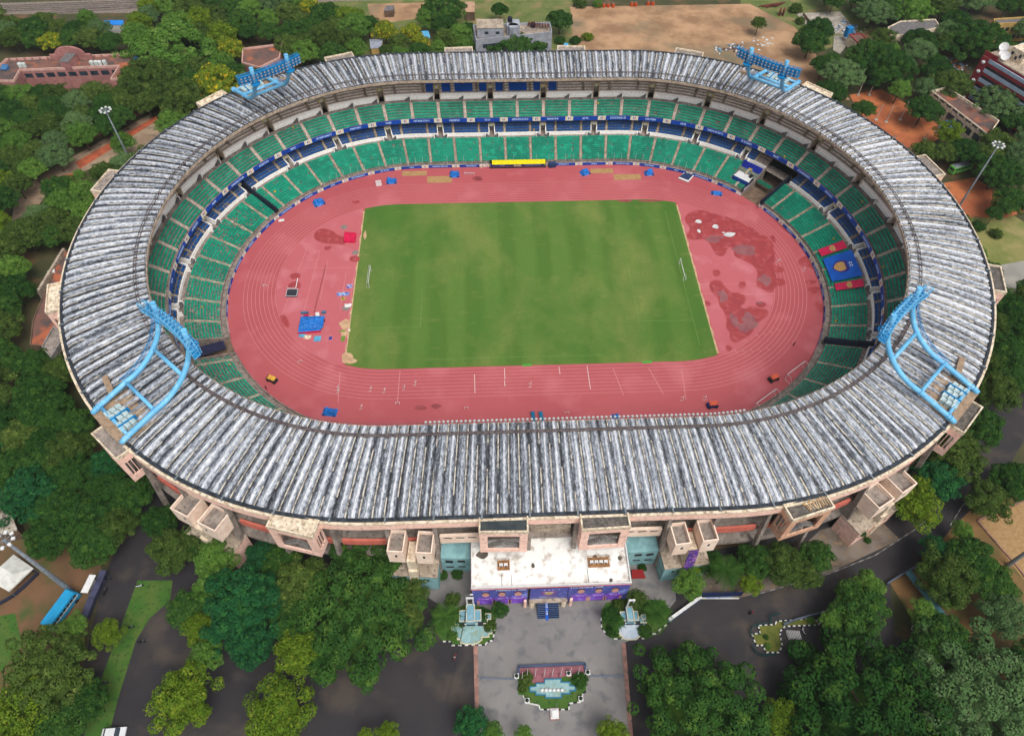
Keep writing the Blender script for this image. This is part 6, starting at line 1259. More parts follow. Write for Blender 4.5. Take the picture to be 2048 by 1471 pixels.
def car(px, py, rz, body, label, L_=4.1, w_=1.7, grp=None):
    a = at(px, py); x, y = a[0], a[1]; T = thing('parked_car', label, 'car', (x, y, 0), rz, grp); cs, sn = math.cos(rz), math.sin(rz)
    def W(u, v, z): return (x+u*cs-v*sn, y+u*sn+v*cs, z)
    prof = [(-.5, .3), (.5, .3), (.5, .72), (.28, .88), (-.46, .92), (-.5, .7)]; mb = MB(); n = len(prof); mb.add([W(u*L_, -w_/2, z) for u, z in prof]+[W(u*L_, w_/2, z) for u, z in prof], [tuple(range(n))[::-1], tuple(range(n, 2*n))]+[(i, (i+1) % n, n+(i+1) % n, n+i) for i in range(n)]); mb.build('body', body, T)
    mb = MB(); g = [(-.42, .9), (.27, .88), (.1, 1.38), (-.3, 1.42)]; mb.add([W(u*L_, -w_/2*.92, z) for u, z in g]+[W(u*L_, w_/2*.92, z) for u, z in g], [(3, 2, 1, 0), (4, 5, 6, 7)]+[(i, (i+1) % 4, 4+(i+1) % 4, 4+i) for i in range(4)]); mb.build('glazing', m_glass, T)
    mb = MB(); mb.hexa([W(-.3*L_, -w_*.43, 1.4), W(.1*L_, -w_*.43, 1.37), W(.1*L_, w_*.43, 1.37), W(-.3*L_, w_*.43, 1.4)], [W(-.29*L_, -w_*.4, 1.48), W(.08*L_, -w_*.4, 1.45), W(.08*L_, w_*.4, 1.45), W(-.29*L_, w_*.4, 1.48)]); mb.build('roof', body, T)
    for u in (-.3, .31):
        for v in (-1, 1): mb = MB(); mb.tube([W(u*L_, v*w_*.38, .32), W(u*L_, v*w_*.52, .32)], .32, 12); mb.build('wheel', M('black_rubber', (0, 0, 0)), T)
    return T
m_silver = M('silver_car_paint', (200, 206, 214), (180, 186, 194), rough=.3, metal=.3); m_whc = M('white_car_paint', (228, 230, 232), (216, 218, 220), rough=.3); m_blkc = M('black_car_paint', (36, 40, 48), (30, 34, 40), rough=.25)
car(1609, 100, .8, m_silver, 'silver car parked on bare earth behind the far right roof'); car(230, 1466, .05, m_whc, 'white van roof showing at the bottom edge of the left road', 4.8, 1.9); car(1640, 112, 1.3, m_whc, 'small white car right of the far right floodlight', 3.6) if False else None
def person(x, y, z, heading, shirt, trousers, label, pose='walk', seat=None):
    """one skinned body with hair and clothing as children"""
    hx, hy = math.cos(heading), math.sin(heading); T = thing('person', label, 'person', (x, y, z), heading)
    def build(name, verts, edges, rad, mat, rootv):
        me = bpy.data.meshes.new(name); me.from_pydata(verts, edges, []); me.materials.append(mat); o = bpy.data.objects.new(name, me); COL.objects.link(o); o.parent = T
        m = o.modifiers.new('skin', 'SKIN'); sv = me.skin_vertices[0].data
        for i, r in enumerate(rad): sv[i].radius = (r, r*.9); sv[i].use_root = (i == rootv)
        s_ = o.modifiers.new('sub', 'SUBSURF'); s_.levels = 1; s_.render_levels = 1; return o
    if pose == 'walk': hip = .92; legs = [((.02, .1, .5), (-.12, .1, .08), (.0, .1, .04)), ((.14, -.1, .52), (.22, -.1, .1), (.36, -.1, .04))]; arms = [((.02, .24, 1.14), (.2, .24, .92)), ((-.06, -.24, 1.14), (.02, -.26, .9))]; lean = .03
    else: hip = .80; legs = [((.38, .14, .80), (.36, .16, .40), (.5, .16, .36)), ((.38, -.14, .80), (.36, -.16, .40), (.5, -.16, .36))]; arms = [((.22, .26, 1.1), (.5, .24, 1.02)), ((.22, -.26, 1.1), (.5, -.24, 1.02))]; lean = .1
    sh = hip+.50; V = [(0, 0, hip), (lean*.5, 0, hip+.26), (lean, 0, sh), (lean+.01, 0, sh+.1), (lean+.03, 0, sh+.2), (lean+.03, 0, sh+.33)]; E_ = [(0, 1), (1, 2), (2, 3), (3, 4), (4, 5)]; Rr = [.15, .14, .15, .06, .095, .08]
    for s_, lg in zip((1, -1), legs):
        b = len(V); V += [(0, s_*.1, hip-.06)]+list(lg); E_ += [(0, b), (b, b+1), (b+1, b+2), (b+2, b+3)]; Rr += [.1, .07, .05, .04]
    for s_, ar in zip((1, -1), arms):
        b = len(V); h = ar[1]; V += [(lean, s_*.19, sh-.02)]+list(ar)+[(h[0]+.09, h[1], h[2]-.03)]; E_ += [(2, b), (b, b+1), (b+1, b+2), (b+2, b+3)]; Rr += [.065, .05, .04, .03]
    build('body', V, E_, Rr, M('brown_skin', (150, 100, 76), (140, 92, 70)), 0)
    build('shirt', [(0, 0, hip), (lean*.5, 0, hip+.26), (lean, 0, sh), (lean, .2, sh-.02), arms[0][0], (lean, -.2, sh-.02), arms[1][0]], [(0, 1), (1, 2), (2, 3), (3, 4), (2, 5), (5, 6)], [.165, .16, .165, .085, .065, .085, .065], shirt, 0)
    build('trousers', [(0, 0, hip), (0, .1, hip-.06), legs[0][0], legs[0][1], (0, -.1, hip-.06), legs[1][0], legs[1][1]], [(0, 1), (1, 2), (2, 3), (0, 4), (4, 5), (5, 6)], [.165, .115, .085, .065, .115, .085, .065], trousers, 0)
    mb = MB(); mb.dome((lean, 0, sh+.27), .105, .12, 10, 5); mb.build('hair', M('black_hair', (26, 22, 22), (34, 28, 26)), T, world=False, smooth=True); return T
m_dsh = M('dark_shirt', (34, 36, 48), (28, 30, 40)); m_psh = M('pink_shirt', (206, 60, 130), (190, 50, 118)); m_wsh = M('white_shirt', (224, 222, 222), (208, 206, 206)); m_trs = M('dark_trousers', (44, 46, 62), (36, 38, 52))
a = at(1587, 691); person(a[0], a[1], 0, 2.2, m_dsh, m_trs, 'person in dark clothes walking alone on the right bend of the track')
a = at(1515, 416); person(a[0], a[1], 0, -1.5, m_wsh, m_trs, 'person in a white shirt standing at the mouth of the right tunnel')
a = at(1522, 411); person(a[0], a[1], 0, 2.5, M('blue_shirt', (30, 70, 160), (26, 60, 146)), m_trs, 'person in a blue shirt just inside the right tunnel mouth')
a = at(533, 778); person(a[0], a[1], 0, .5, m_dsh, m_trs, 'person in dark clothes beside the yellow loaded cart')
def scooter(px, py, rz, body, label, rider=None, rlabel=None, grp=None):
    a = at(px, py); x, y = a[0], a[1]; T = thing('motor_scooter', label, 'scooter', (x, y, 0), rz, grp); cs, sn = math.cos(rz), math.sin(rz)
    def W(u, v, z): return (x+u*cs-v*sn, y+u*sn+v*cs, z)
    mb = MB(); mb.tube([W(-.75, 0, .75), W(-.2, 0, .7), W(.05, 0, .35), W(.4, 0, .35), W(.6, 0, .8)], [.16, .2, .12, .12, .1], 8); mb.tube([W(-.6, 0, .5), W(-.1, 0, .45)], .16, 8); mb.build('body', body, T)
    mb = MB(); mb.tube([W(-.7, 0, .88), W(0, 0, .84)], .13, 8); mb.build('seat', M('black_rubber', (0, 0, 0)), T)
    for u in (-.6, .68): mb = MB(); mb.tube([W(u, -.06, .28), W(u, .06, .28)], .28, 14); mb.build('wheel', M('black_rubber', (0, 0, 0)), T)
    mb = MB(); mb.tube([W(.68, 0, .3), W(.52, 0, 1.0)], .05, 6); mb.tube([W(.5, -.32, 1.02), W(.5, .32, 1.02)], .03, 6); mb.build('handlebar', m_metal, T)
    if rider: person(x-.3*cs, y-.3*sn, .1, rz, rider, m_trs, rlabel, 'ride')
scooter(910, 1314, 1.2, M('red_scooter_paint', (180, 30, 50), (160, 26, 44), rough=.3), 'red scooter being ridden on the asphalt left of the plaza', m_wsh, 'person in a white shirt riding the red scooter left of the plaza')
scooter(1504, 1226, .3, m_blkc, 'dark scooter being ridden on the right road near the island', m_psh, 'person in a pink top riding the dark scooter on the right road')
for px, py, rz, lb in ((284, 1284, .1, 'black motorcycle parked on the left asphalt by the green verge'), (216, 1158, .1, 'black motorcycle parked at the top of the left road'), (212, 1184, 1.4, 'motorcycle parked beside the slate blue roofed wall'), (262, 1255, .2, 'pair-less dark bicycle on the green verge, upper one' if False else 'dark motorcycle on the green verge opposite the small yellow tree'), (210, 1366, .2, 'dark motorcycle on the lower part of the green verge'), (280, 1172, .2, 'white and dark motorcycle at the tip of the green verge'), (386, 1276, .4, 'white motorcycle under the trees of the left block'), (582, 1356, 0, 'blue motorcycle under the tree at the bottom left asphalt'), (1823, 1255, 1., 'pale motorcycle at the gate between the right trees'), (1606, 1262, 1.7, 'long dark motorcycle right of the white barriers'), (1598, 1291, 1.9, 'dark motorcycle standing below the white barriers')):
    scooter(px, py, rz, m_blkc if 'white' not in lb and 'pale' not in lb else m_whc, lb)
# tall masts
def mast(px, py, h, label, head='ring', r0=.38, r1=.17, off=None):
    a = at(px, py) if off is None else off; x, y = a[0], a[1]; T = thing('light_mast', label, 'lamp mast', (x, y, 0)); mb = MB(); mb.tube([(x, y, 0), (x, y, .9), (x, y, h)], [r0*1.25, r0, r1], 14); mb.build('pole', m_metal, T, smooth=True)
    mb = MB(); n = 8; R__ = 1.5; mb.tube([(x+R__*math.cos(2*math.pi*i/16), y+R__*math.sin(2*math.pi*i/16), h) for i in range(17)], .08, 5)
    for i in range(n): q = 2*math.pi*i/n; mb.tube([(x, y, h+.1), (x+R__*math.cos(q), y+R__*math.sin(q), h)], .06, 4)
    mb.build('crown_ring', m_metal, T)
    for i in range(n): q = 2*math.pi*i/n+.2; mb = MB(); mb.box((x+1.7*math.cos(q), y+1.7*math.sin(q), h), (.7, .6, .3), q, 0); mb.box((x+1.7*math.cos(q), y+1.7*math.sin(q), h-.17), (.6, .5, .04), q, 1); mb.build('lamp', [m_wht, m_lamp], T)
    return T
mast(264, 328, 22, 'tall grey light mast left of the stadium roof in the upper left', ); mast(1918, 413, 25.2, 'tall light mast leaning over the right roof edge beside the clay court'); mast(143, 1181, 28, 'thick light mast beside the blue bus at the lower left', r0=.62, r1=.3); mast(2015, 1130, 28, 'light mast standing at the edge of the sand court at the lower right', r0=.5)
def street_lamp(px, py, h, dx, label, dy=0):
    a = at(px, py); x, y = a[0], a[1]; T = thing('street_lamp', label, 'street lamp', (x, y, 0)); mb = MB(); mb.tube([(x, y, 0), (x, y, h), (x+dx*.6, y+dy*.6, h+.4), (x+dx, y+dy, h+.45)], [.1, .07, .05, .05], 8); mb.build('pole', m_metal, T); mb = MB(); mb.box((x+dx*1.1, y+dy*1.1, h+.42), (.7, .26, .14), math.atan2(dy, dx)); mb.build('lamp_head', m_wht, T); return T
street_lamp(110, 323, 7.5, -1.2, 'street lamp beside the red kerb path in the upper left'); street_lamp(424, 205, 7, -1.2, 'street lamp among trees left of the far left floodlight'); street_lamp(934, 1215, 8, 1.2, 'thin street lamp at the left corner of the entrance building'); street_lamp(1830, 1262, 6, .8, 'small lamp post by the right gate')
# posts on the clay court, volleyball poles
for i, (px, py) in enumerate(((1716, 190), (1738, 190), (1752, 240), (1772, 244), (1800, 240), (1873, 264), (1850, 278))):
    a = at(px, py); mb = MB(); h = (8, 8, 7, 7.5, 8, 3, 3)[i]; mb.tube([(a[0], a[1], 0), (a[0], a[1], h)], [.16, .1], 8); mb.box((a[0], a[1], .15), (1.1, 1.1, .3)); tag(mb.build('court_post', M('dull_white_post', (206, 200, 192), (180, 172, 164))), ['leftmost post at the back of the clay court', 'second post at the back of the clay court', 'left post of three in the middle of the clay court', 'middle post of three on the clay court', 'right post of three on the clay court', 'short net post at the right corner of the clay court', 'short net post at the lower edge of the clay court'][i], 'post')
mb = MB(); a = at(1898, 248, 2); mb.dome((a[0], a[1], 0), 3.2, 3., 9, 3); mb.box((a[0], a[1]-2, .8), (3.5, 2, 1.6), .5); tag(mb.build('tarpaulin_pile', m_tarp), 'blue tarpaulin covered pile beside the long brown roofed building', 'tarpaulin')
# plaza: fountains, flagpoles, garden, barriers
m_pool = M('pale_pool_tile', (158, 192, 194), (140, 176, 178), scale=.8, rough=.2, c3=(150, 166, 140), scale3=1.2); m_pwat = M('shallow_fountain_water', (120, 184, 206), (100, 170, 196), scale=.4, rough=.1, spec=.6); m_cr = M('cream_coping', (232, 224, 196), (214, 204, 176))
def coping(mb, poly, w_=.22, h=.5, mi=0, z=0):
    n = len(poly)
    for i in range(n): a, b = poly[i], poly[(i+1) % n]; an = math.atan2(b[1]-a[1], b[0]-a[0]); mb.box(((a[0]+b[0])/2, (a[1]+b[1])/2, z+h/2), (math.dist(a, b)+w_*.98, w_, h-.001*(i % 2)), an, mi)
def fountain(cx, cy, s, label, poolmat):
    T = thing('stepped_fountain', label, 'fountain', (cx, cy, 0)); f = lambda pts: [(cx+x*s, cy+y*s) for x, y in pts]
    basin = [(-4.3, 1.2), (-4.3, -.3), (-3.7, -.3), (-3.7, -1.), (-3., -1.), (-3., -1.7), (-2.4, -1.7), (-2.4, -2.4), (-1.2, -2.8), (1.2, -2.8), (2.4, -2.0), (2.4, -1.4), (4.0, -1.4), (4., -.7), (4.7, -.7), (4.7, 1.6)]
    mb = MB(); mb.sheet(f(basin), .22); mb.build('basin_water', poolmat, T); mb = MB(); coping(mb, f(basin), .2, .45); mb.build('coping', m_cr, T)
    for i, (x0, x1, y0, y1, z) in enumerate(((-3.6, 3.8, 1.2, 3.0, 1.0), (-2.6, 2.4, 1.6, 4.2, 1.9), (-1.0, 1.0, 1.2, 5.2, 2.8), (3.2, 4.6, 2., 3.4, 1.4))):
        mb = MB(); q = f([(x0, y0), (x1, y0), (x1, y1), (x0, y1)]); mb.prism(q, 0, z); mb.build('tier', M('aqua_painted_concrete', (142, 184, 200), (122, 168, 186), scale=.5), T)
        mb = MB(); coping(mb, inset(q, .1), .16, .25, z=z); mb.build('tier_coping', m_cr, T)
    for x0 in (-2.6, 1.6): mb = MB(); q = f([(x0, 1.05), (x0+1.2, 1.05), (x0+1.2, 1.7), (x0, 1.7)]); mb.prism(q, .1, 1.35); mb.build('niche', m_dark, T)
    mb = MB()
    for x0 in (-.7, .7): q = f([(x0, 5.)]); mb.box((q[0][0], q[0][1], 4.4), (.28, .3, 5.2))
    q = f([(0, 5.)]); mb.box((q[0][0], q[0][1], 7.1), (2*.7*s+.3, .32, .5)); mb.build('arch_frame', m_wht, T)
    return T
a = at(942, 1262); fountain(a[0], a[1], 1., 'stepped aqua fountain on the garden left of the plaza mouth', m_pool); a = at(1260, 1258); fountain(a[0], a[1], .82, 'stepped pale fountain on the garden right of the plaza mouth', M('white_pool_tile', (206, 216, 228), (186, 200, 216), scale=.6, rough=.3))
gl = pg([(886, 1282), (903, 1282), (903, 1290), (970, 1289), (975, 1282), (985, 1280), (992, 1262), (992, 1222), (940, 1205), (880, 1225), (868, 1262)]); ground('garden_lawn', gl, .06, m_grassg, world=True)
gr = pg([(1202, 1222), (1202, 1255), (1214, 1270), (1226, 1277), (1292, 1276), (1320, 1266), (1345, 1240), (1330, 1200), (1262, 1196), (1212, 1205)]); ground('garden_lawn', gr, .06, m_grassg, world=True)
kerb([(886, 1282), (903, 1282), (903, 1290), (970, 1289), (975, 1283), (985, 1280), (988, 1268), (992, 1240)]); kerb([(1202, 1235), (1203, 1255), (1214, 1270)]); kerb([(1228, 1277), (1290, 1276)]); kerb([(1290, 1267), (1312, 1267), (1322, 1256), (1340, 1244)])
T = thing('central_pool', 'cross shaped pale blue pool with fountain jets in the plaza garden', 'pool', at(1105, 1378)); Pp = [(1090, 1358), (1122, 1357), (1122, 1364), (1140, 1364), (1140, 1371), (1151, 1371), (1151, 1381), (1140, 1381), (1140, 1387), (1123, 1387), (1123, 1395), (1091, 1395), (1091, 1389), (1072, 1389), (1072, 1383), (1060, 1382), (1060, 1373), (1072, 1372), (1072, 1366), (1089, 1366)]
mb = MB(); mb.sheet(pg(Pp), .16); mb.build('pool_water', m_pool, T); mb = MB(); coping(mb, pg(Pp), .22, .4); mb.build('coping', M('pool_blue_edge', (60, 130, 160), (50, 118, 148)), T)
mb = MB(); a, b = at(1084, 1379, .3), at(1124, 1379, .3); mb.tube([(a[0], a[1], .35), (b[0], b[1], .35)], .06, 5)
for i in range(6): c = Vector(a).lerp(Vector(b), i/5); mb.dome((c.x, c.y, .3), .4, .35, 8, 3)
mb.build('fountain_jets', m_wht, T)
ground('plaza_garden', pg([(1036, 1352), (1036, 1388), (1046, 1389), (1050, 1404), (1078, 1410), (1080, 1418), (1136, 1418), (1138, 1406), (1162, 1402), (1166, 1386), (1172, 1382), (1172, 1350)]), .05, m_grassg, world=True)
kerb([(1138, 1418), (1138, 1406), (1162, 1403), (1166, 1386), (1172, 1382)], z=.02); kerb([(1080, 1418), (1136, 1418)], z=.02); kerb([(1046, 1390), (1050, 1404), (1078, 1410), (1080, 1418)], z=.02, plain=True)
ground('red_terrace', pg([(1037, 1333), (1170, 1327), (1172, 1352), (1123, 1352), (1122, 1357), (1089, 1358), (1088, 1366), (1070, 1366), (1040, 1352)]), .07, M('maroon_tiles', (160, 104, 112), (146, 92, 100), scale=1.), world=True)
mb = MB(); q = pg([(1037, 1352), (1037, 1333), (1170, 1327), (1172, 1350)])
for a, b in zip(q[:-1], q[1:]): an = math.atan2(b[1]-a[1], b[0]-a[0]); mb.box(((a[0]+b[0])/2, (a[1]+b[1])/2, .3), (math.dist(a, b), .5, .6), an)
tag(mb.build('terrace_wall', M('slate_wall', (80, 92, 120), (70, 82, 108))), 'low slate wall round three sides of the maroon flagpole terrace', 'wall')
for i, px in enumerate((1044, 1054, 1070, 1088, 1104, 1121, 1139, 1155, 1168)):
    a = at(px, 1353-.4*i+(6 if i == 0 else 0)); T = thing('flagpole', 'white flagpole in the row on the maroon terrace of the plaza', 'flagpole', (a[0], a[1], 0), 0, 'flagpoles on the plaza terrace'); mb = MB(); mb.tube([(a[0], a[1], 0), (a[0], a[1], 6.2)], [.08, .05], 8); mb.build('pole', m_wht, T); mb = MB(); mb.box((a[0], a[1], .25), (.7, .7, .5)); mb.build('pole_base', M('maroon_tiles', (0, 0, 0)), T)
for i, (px, py, lb) in enumerate(((1033, 1353, 'white planter box with a dark shrub left of the flagpole terrace'), (1175, 1346, 'white planter box with a dark shrub right of the flagpole terrace'), (1137, 1348, 'white planter on the flagpole terrace'), (1054, 1402, 'white planter box at the lower left of the plaza garden'), (1161, 1398, 'white planter box at the lower right of the plaza garden'))):
    a = at(px, py); T = thing('planter_box', lb, 'planter', (a[0], a[1], 0)); mb = MB(); mb.box((a[0], a[1], .45), (.9, .9, .9)); mb.box((a[0], a[1], .93), (1.0, 1.0, .1)); mb.build('box', m_wht, T); mb = MB(); mb.dome((a[0], a[1], .95), .4, 1.0, 8, 4); mb.build('shrub', M('dark_shrub', (36, 62, 36), (28, 48, 30)), T)
T = thing('plinth_monument', 'white marble plinth with stepped base at the foot of the plaza garden', 'monument', at(1109, 1428)); a = at(1109, 1427); mb = MB(); mb.box((a[0], a[1], .12), (2.0, 2.4, .24), 0, 1); mb.box((a[0], a[1], .36), (1.7, 2.0, .3)); mb.box((a[0], a[1]-.1, .75), (1.2, 1.3, .6)); mb.build('plinth', [m_wht, m_edge], T); mb = MB(); mb.tube([(a[0]+.4, a[1]+1.1, 0), (a[0]+.4, a[1]+1.1, 4.)], .05, 6); mb.build('pole', m_metal, T)
for (xa, ya, xb, yb, lb) in ((961, 1356, 1030, 1359, 'low blue grey barrier rail across the plaza, left of the garden'), (1180, 1353, 1246, 1352, 'low blue grey barrier rail across the plaza, right of the garden')):
    a, b = Vector(at(xa, ya)), Vector(at(xb, yb)); T = thing('barrier_rail', lb, 'barrier', tuple((a+b)/2)); mb = MB()
    for z in (.45, .95): mb.tube([(a.x, a.y, z), (b.x, b.y, z)], .05, 6)
    for i in range(9): c = a.lerp(b, i/8); mb.tube([(c.x, c.y, 0), (c.x, c.y, 1.)], .06, 6)
    mb.build('rail', M('blue_grey_rail', (110, 128, 156), (96, 112, 140)), T)
# fences, walls and hoardings on the right
def wall_line(pts, h, th, mat, label, name='boundary_wall', cat='wall', z=0, cap=None):
    W_ = [at(x, y) for x, y in pts]; T = thing(name, label, cat, W_[0]); mb = MB(); mc = MB()
    for a, b in zip(W_[:-1], W_[1:]):
        an = math.atan2(b[1]-a[1], b[0]-a[0]); mb.box(((a[0]+b[0])/2, (a[1]+b[1])/2, h/2), (math.dist(a, b), th, h), an); mc.box(((a[0]+b[0])/2, (a[1]+b[1])/2, h+.08), (math.dist(a, b), th+.15, .16), an)
    mb.build('wall_panel', mat, T)
    if cap: mc.build('coping', cap, T)
    return T
wall_line([(1336, 1242), (1400, 1196)], 1.2, .5, M('blue_white_wall', (150, 172, 206), (126, 150, 188)), 'pale blue and white garden wall along the road right of the plaza', cap=m_wht)
HO = wall_line([(1402, 1192), (1482, 1190)], 2.0, .25, M('navy_hoarding', (22, 40, 90), (18, 34, 78), scale=.8), 'navy blue printed hoarding beneath the palm beside the right road', 'printed_hoarding', 'hoarding')
mb = MB(); a, b = at(1402, 1192, 1.2), at(1482, 1190, 1.2); glyphs(mb, a[0]+1, b[0]-1.5, .65, 1.05, a[1]-.16, .03, 0, 77); glyphs(mb, a[0]+1.5, b[0]-2.2, .3, .5, a[1]-.16, .03, 0, 78); mb.build('hoarding_lettering', M('hoarding_print', (150, 190, 240), (130, 170, 226)), HO)
T = thing('long_shelter', 'long narrow teal roofed shelter running diagonally at the lower right', 'shelter', at(1870, 1212)); A_, B_ = Vector(at(1816, 1142, 2.6)), Vector(at(1934, 1290, 2.6)); n = 5
for i in range(n):
    a, b = A_.lerp(B_, (i+.01)/n), A_.lerp(B_, (i+.99)/n); an = math.atan2(b.y-a.y, b.x-a.x); c = (a+b)/2; mb = MB(); mb.box((c.x, c.y, 2.6), ((b-a).length, 1.7, .12), an); mb.build('roof_panel', M('teal_sheet', (76, 124, 134), (64, 108, 120), scale=.5, rough=.5), T)
for i in range(8): c = A_.lerp(B_, i/7); mb = MB(); mb.box((c.x, c.y, 1.28), (.12, .12, 2.52)); mb.build('post', m_metal, T)
wall_line([(1640, 1226), (1590, 1240), (1565, 1250)], 1.1, .3, M('blue_grey_wall', (100, 112, 128), (84, 96, 112)), 'low blue grey wall along the right road beside the island'); wall_line([(1855, 1120), (1810, 1145), (1770, 1170)], 1.4, .3, M('blue_grey_wall', (0, 0, 0)), 'low blue grey wall beside the diagonal shelter')
wall_line([(1954, 1042), (2040, 1140), (2070, 1185)], .35, .35, m_edge, 'low kerb wall along the left side of the sand court', 'court_kerb', 'kerb wall'); wall_line([(1956, 1040), (2070, 992)], .35, .35, m_edge, 'low kerb wall along the top side of the sand court', 'court_kerb', 'kerb wall')
isl = [(1518, 1250), (1550, 1248), (1553, 1242), (1620, 1236), (1640, 1244), (1636, 1249), (1570, 1252), (1560, 1262), (1560, 1270), (1564, 1290), (1558, 1304), (1532, 1304), (1526, 1290), (1512, 1290), (1504, 1267), (1520, 1266), (1517, 1252)]
ground('island_lawn', pg(isl), .05, M('olive_lawn', (112, 112, 46), (96, 104, 42), scale=.3, detail=8, c3=(70, 90, 36), scale3=.8), world=True); kerb(isl+isl[:1], seg=.55, w_=None) if False else kerb(isl+isl[:1], seg=.6)
def railing(pts, h, mat, label):
    W_ = [Vector(at(x, y)) for x, y in pts]; T = thing('mesh_railing', label, 'railing', tuple(W_[0])); mb = MB()
    for a, b in zip(W_[:-1], W_[1:]):
        for z in (.1, h/2, h): mb.tube([(a.x, a.y, z), (b.x, b.y, z)], .06, 5)
        k = max(2, int((b-a).length/.35))
        for i in range(k+1): c = a.lerp(b, i/k); mb.tube([(c.x, c.y, 0), (c.x, c.y, h)], .035, 4)
    mb.build('rail', mat, T); return T
m_grail = M('dark_teal_rail', (36, 78, 78), (28, 64, 66)); railing([(1535, 1248), (1504, 1252), (1499, 1262), (1502, 1275)], 1.6, m_grail, 'dark teal railing round the upper left of the striped island'); railing([(1502, 1290), (1508, 1304), (1522, 1312), (1550, 1310)], 1.6, m_grail, 'dark teal railing round the lower left of the striped island'); railing([(1540, 1250), (1538, 1232), (1560, 1228)], 1.6, m_grail, 'short dark teal railing above the striped island')
for i in range(8):
    a, b = Vector(at(1571+i*3.4, 1262+.2*i)), Vector(at(1577+i*3.2, 1279+.1*i)); T = thing('crowd_barrier', 'white tubular crowd barrier in the packed row beside the striped island', 'barrier', tuple((a+b)/2), 0, 'white crowd barriers beside the island'); mb = MB(); 
    for z in (.25, 1.05): mb.tube([(a.x, a.y, z), (b.x, b.y, z)], .07, 6)
    for k in range(7): c = a.lerp(b, k/6); mb.tube([(c.x, c.y, .05), (c.x, c.y, 1.05)], .04, 5)
    mb.build('barrier_frame', m_wht, T)
mb = MB(); q = [at(x, y) for x, y in ((1262, 1142), (1284, 1142), (1291, 1156), (1264, 1157))]; mb.hexa([(x, y, 0) for x, y, z in q], [(x, y, 1.2 if i in (0, 1) else .25) for i, (x, y, z) in enumerate(q)]); tag(mb.build('red_ramp', M('red_carpet_ramp', (150, 34, 36), (136, 28, 32))), 'red ramp beside the right wall of the entrance building', 'ramp')
# brick fence along the upper left path
T = thing('kerb_fence', 'row of short pink pillars along the red kerb of the upper left path', 'fence', at(200, 290)); mb = MB()
for i in range(26): a = at(128+i*7., 303-i*3.35); mb.box((a[0], a[1], .9), (.9, .5, 1.8), .3); 
mb.build('pillar_row', m_pbr, T)
# slack service cables
def cable(p0, p1, sag, label):
    a, b = Vector(p0), Vector(p1); mb = MB(); mb.tube([tuple(a.lerp(b, i/12)-Vector((0, 0, sag*4*(i/12)*(1-i/12)))) for i in range(13)], .045, 4); tag(mb.build('overhead_cable', M('black_cable', (60, 60, 64), (50, 50, 54))), label, 'cable')
cable(at(934, 1215, 8), at(882, 1471, 9), .6, 'overhead cable running down the left side of the plaza'); cable(at(934, 1215, 7.6), at(876, 1471, 8.5), .8, 'second overhead cable left of the plaza, the more slack one'); cable(at(300, 1340, 6), at(580, 1360, 7), 1., 'overhead cable crossing the lower left asphalt')
# ================================================================== TREES
m_bark = M('bark', (96, 80, 64), (72, 60, 50), scale=2)
LEAF = {
 'dark': M('dark_foliage', (34, 66, 28), (48, 82, 32), scale=.35, lo=.35, hi=.65, objvar=.22, c3=(72, 102, 40), scale3=.9, k=1.05, rough=.8, spec=.04),
 'lime': M('yellow_green_foliage', (92, 116, 28), (72, 100, 28), scale=.5, lo=.35, hi=.65, objvar=.12, c3=(120, 134, 42), scale3=1.1, k=1.05, rough=.8, spec=.04),
 'teal': M('teal_green_foliage', (34, 82, 46), (26, 70, 40), scale=.4, lo=.35, hi=.65, objvar=.12, c3=(54, 104, 48), scale3=1., k=1.05, rough=.8, spec=.04),
 'olive': M('olive_foliage', (66, 88, 36), (50, 72, 30), scale=.4, lo=.35, hi=.65, objvar=.2, c3=(98, 116, 54), scale3=.8, k=1.05, rough=.8, spec=.04),
 'light': M('fresh_green_foliage', (82, 118, 46), (64, 100, 38), scale=.4, lo=.35, hi=.65, objvar=.14, c3=(106, 134, 62), scale3=.9, k=1.05, rough=.8, spec=.04),
 'grey': M('grey_green_foliage', (84, 112, 66), (66, 94, 54), scale=.4, lo=.35, hi=.65, objvar=.14, c3=(98, 120, 78), scale3=.8, k=1.05, rough=.8, spec=.04),
 'flower': M('yellow_flowering_foliage', (112, 132, 36), (86, 112, 34), scale=.5, lo=.35, hi=.65, objvar=.1, c3=(214, 184, 40), scale3=.9, k=1.0, rough=.8, spec=.04)}
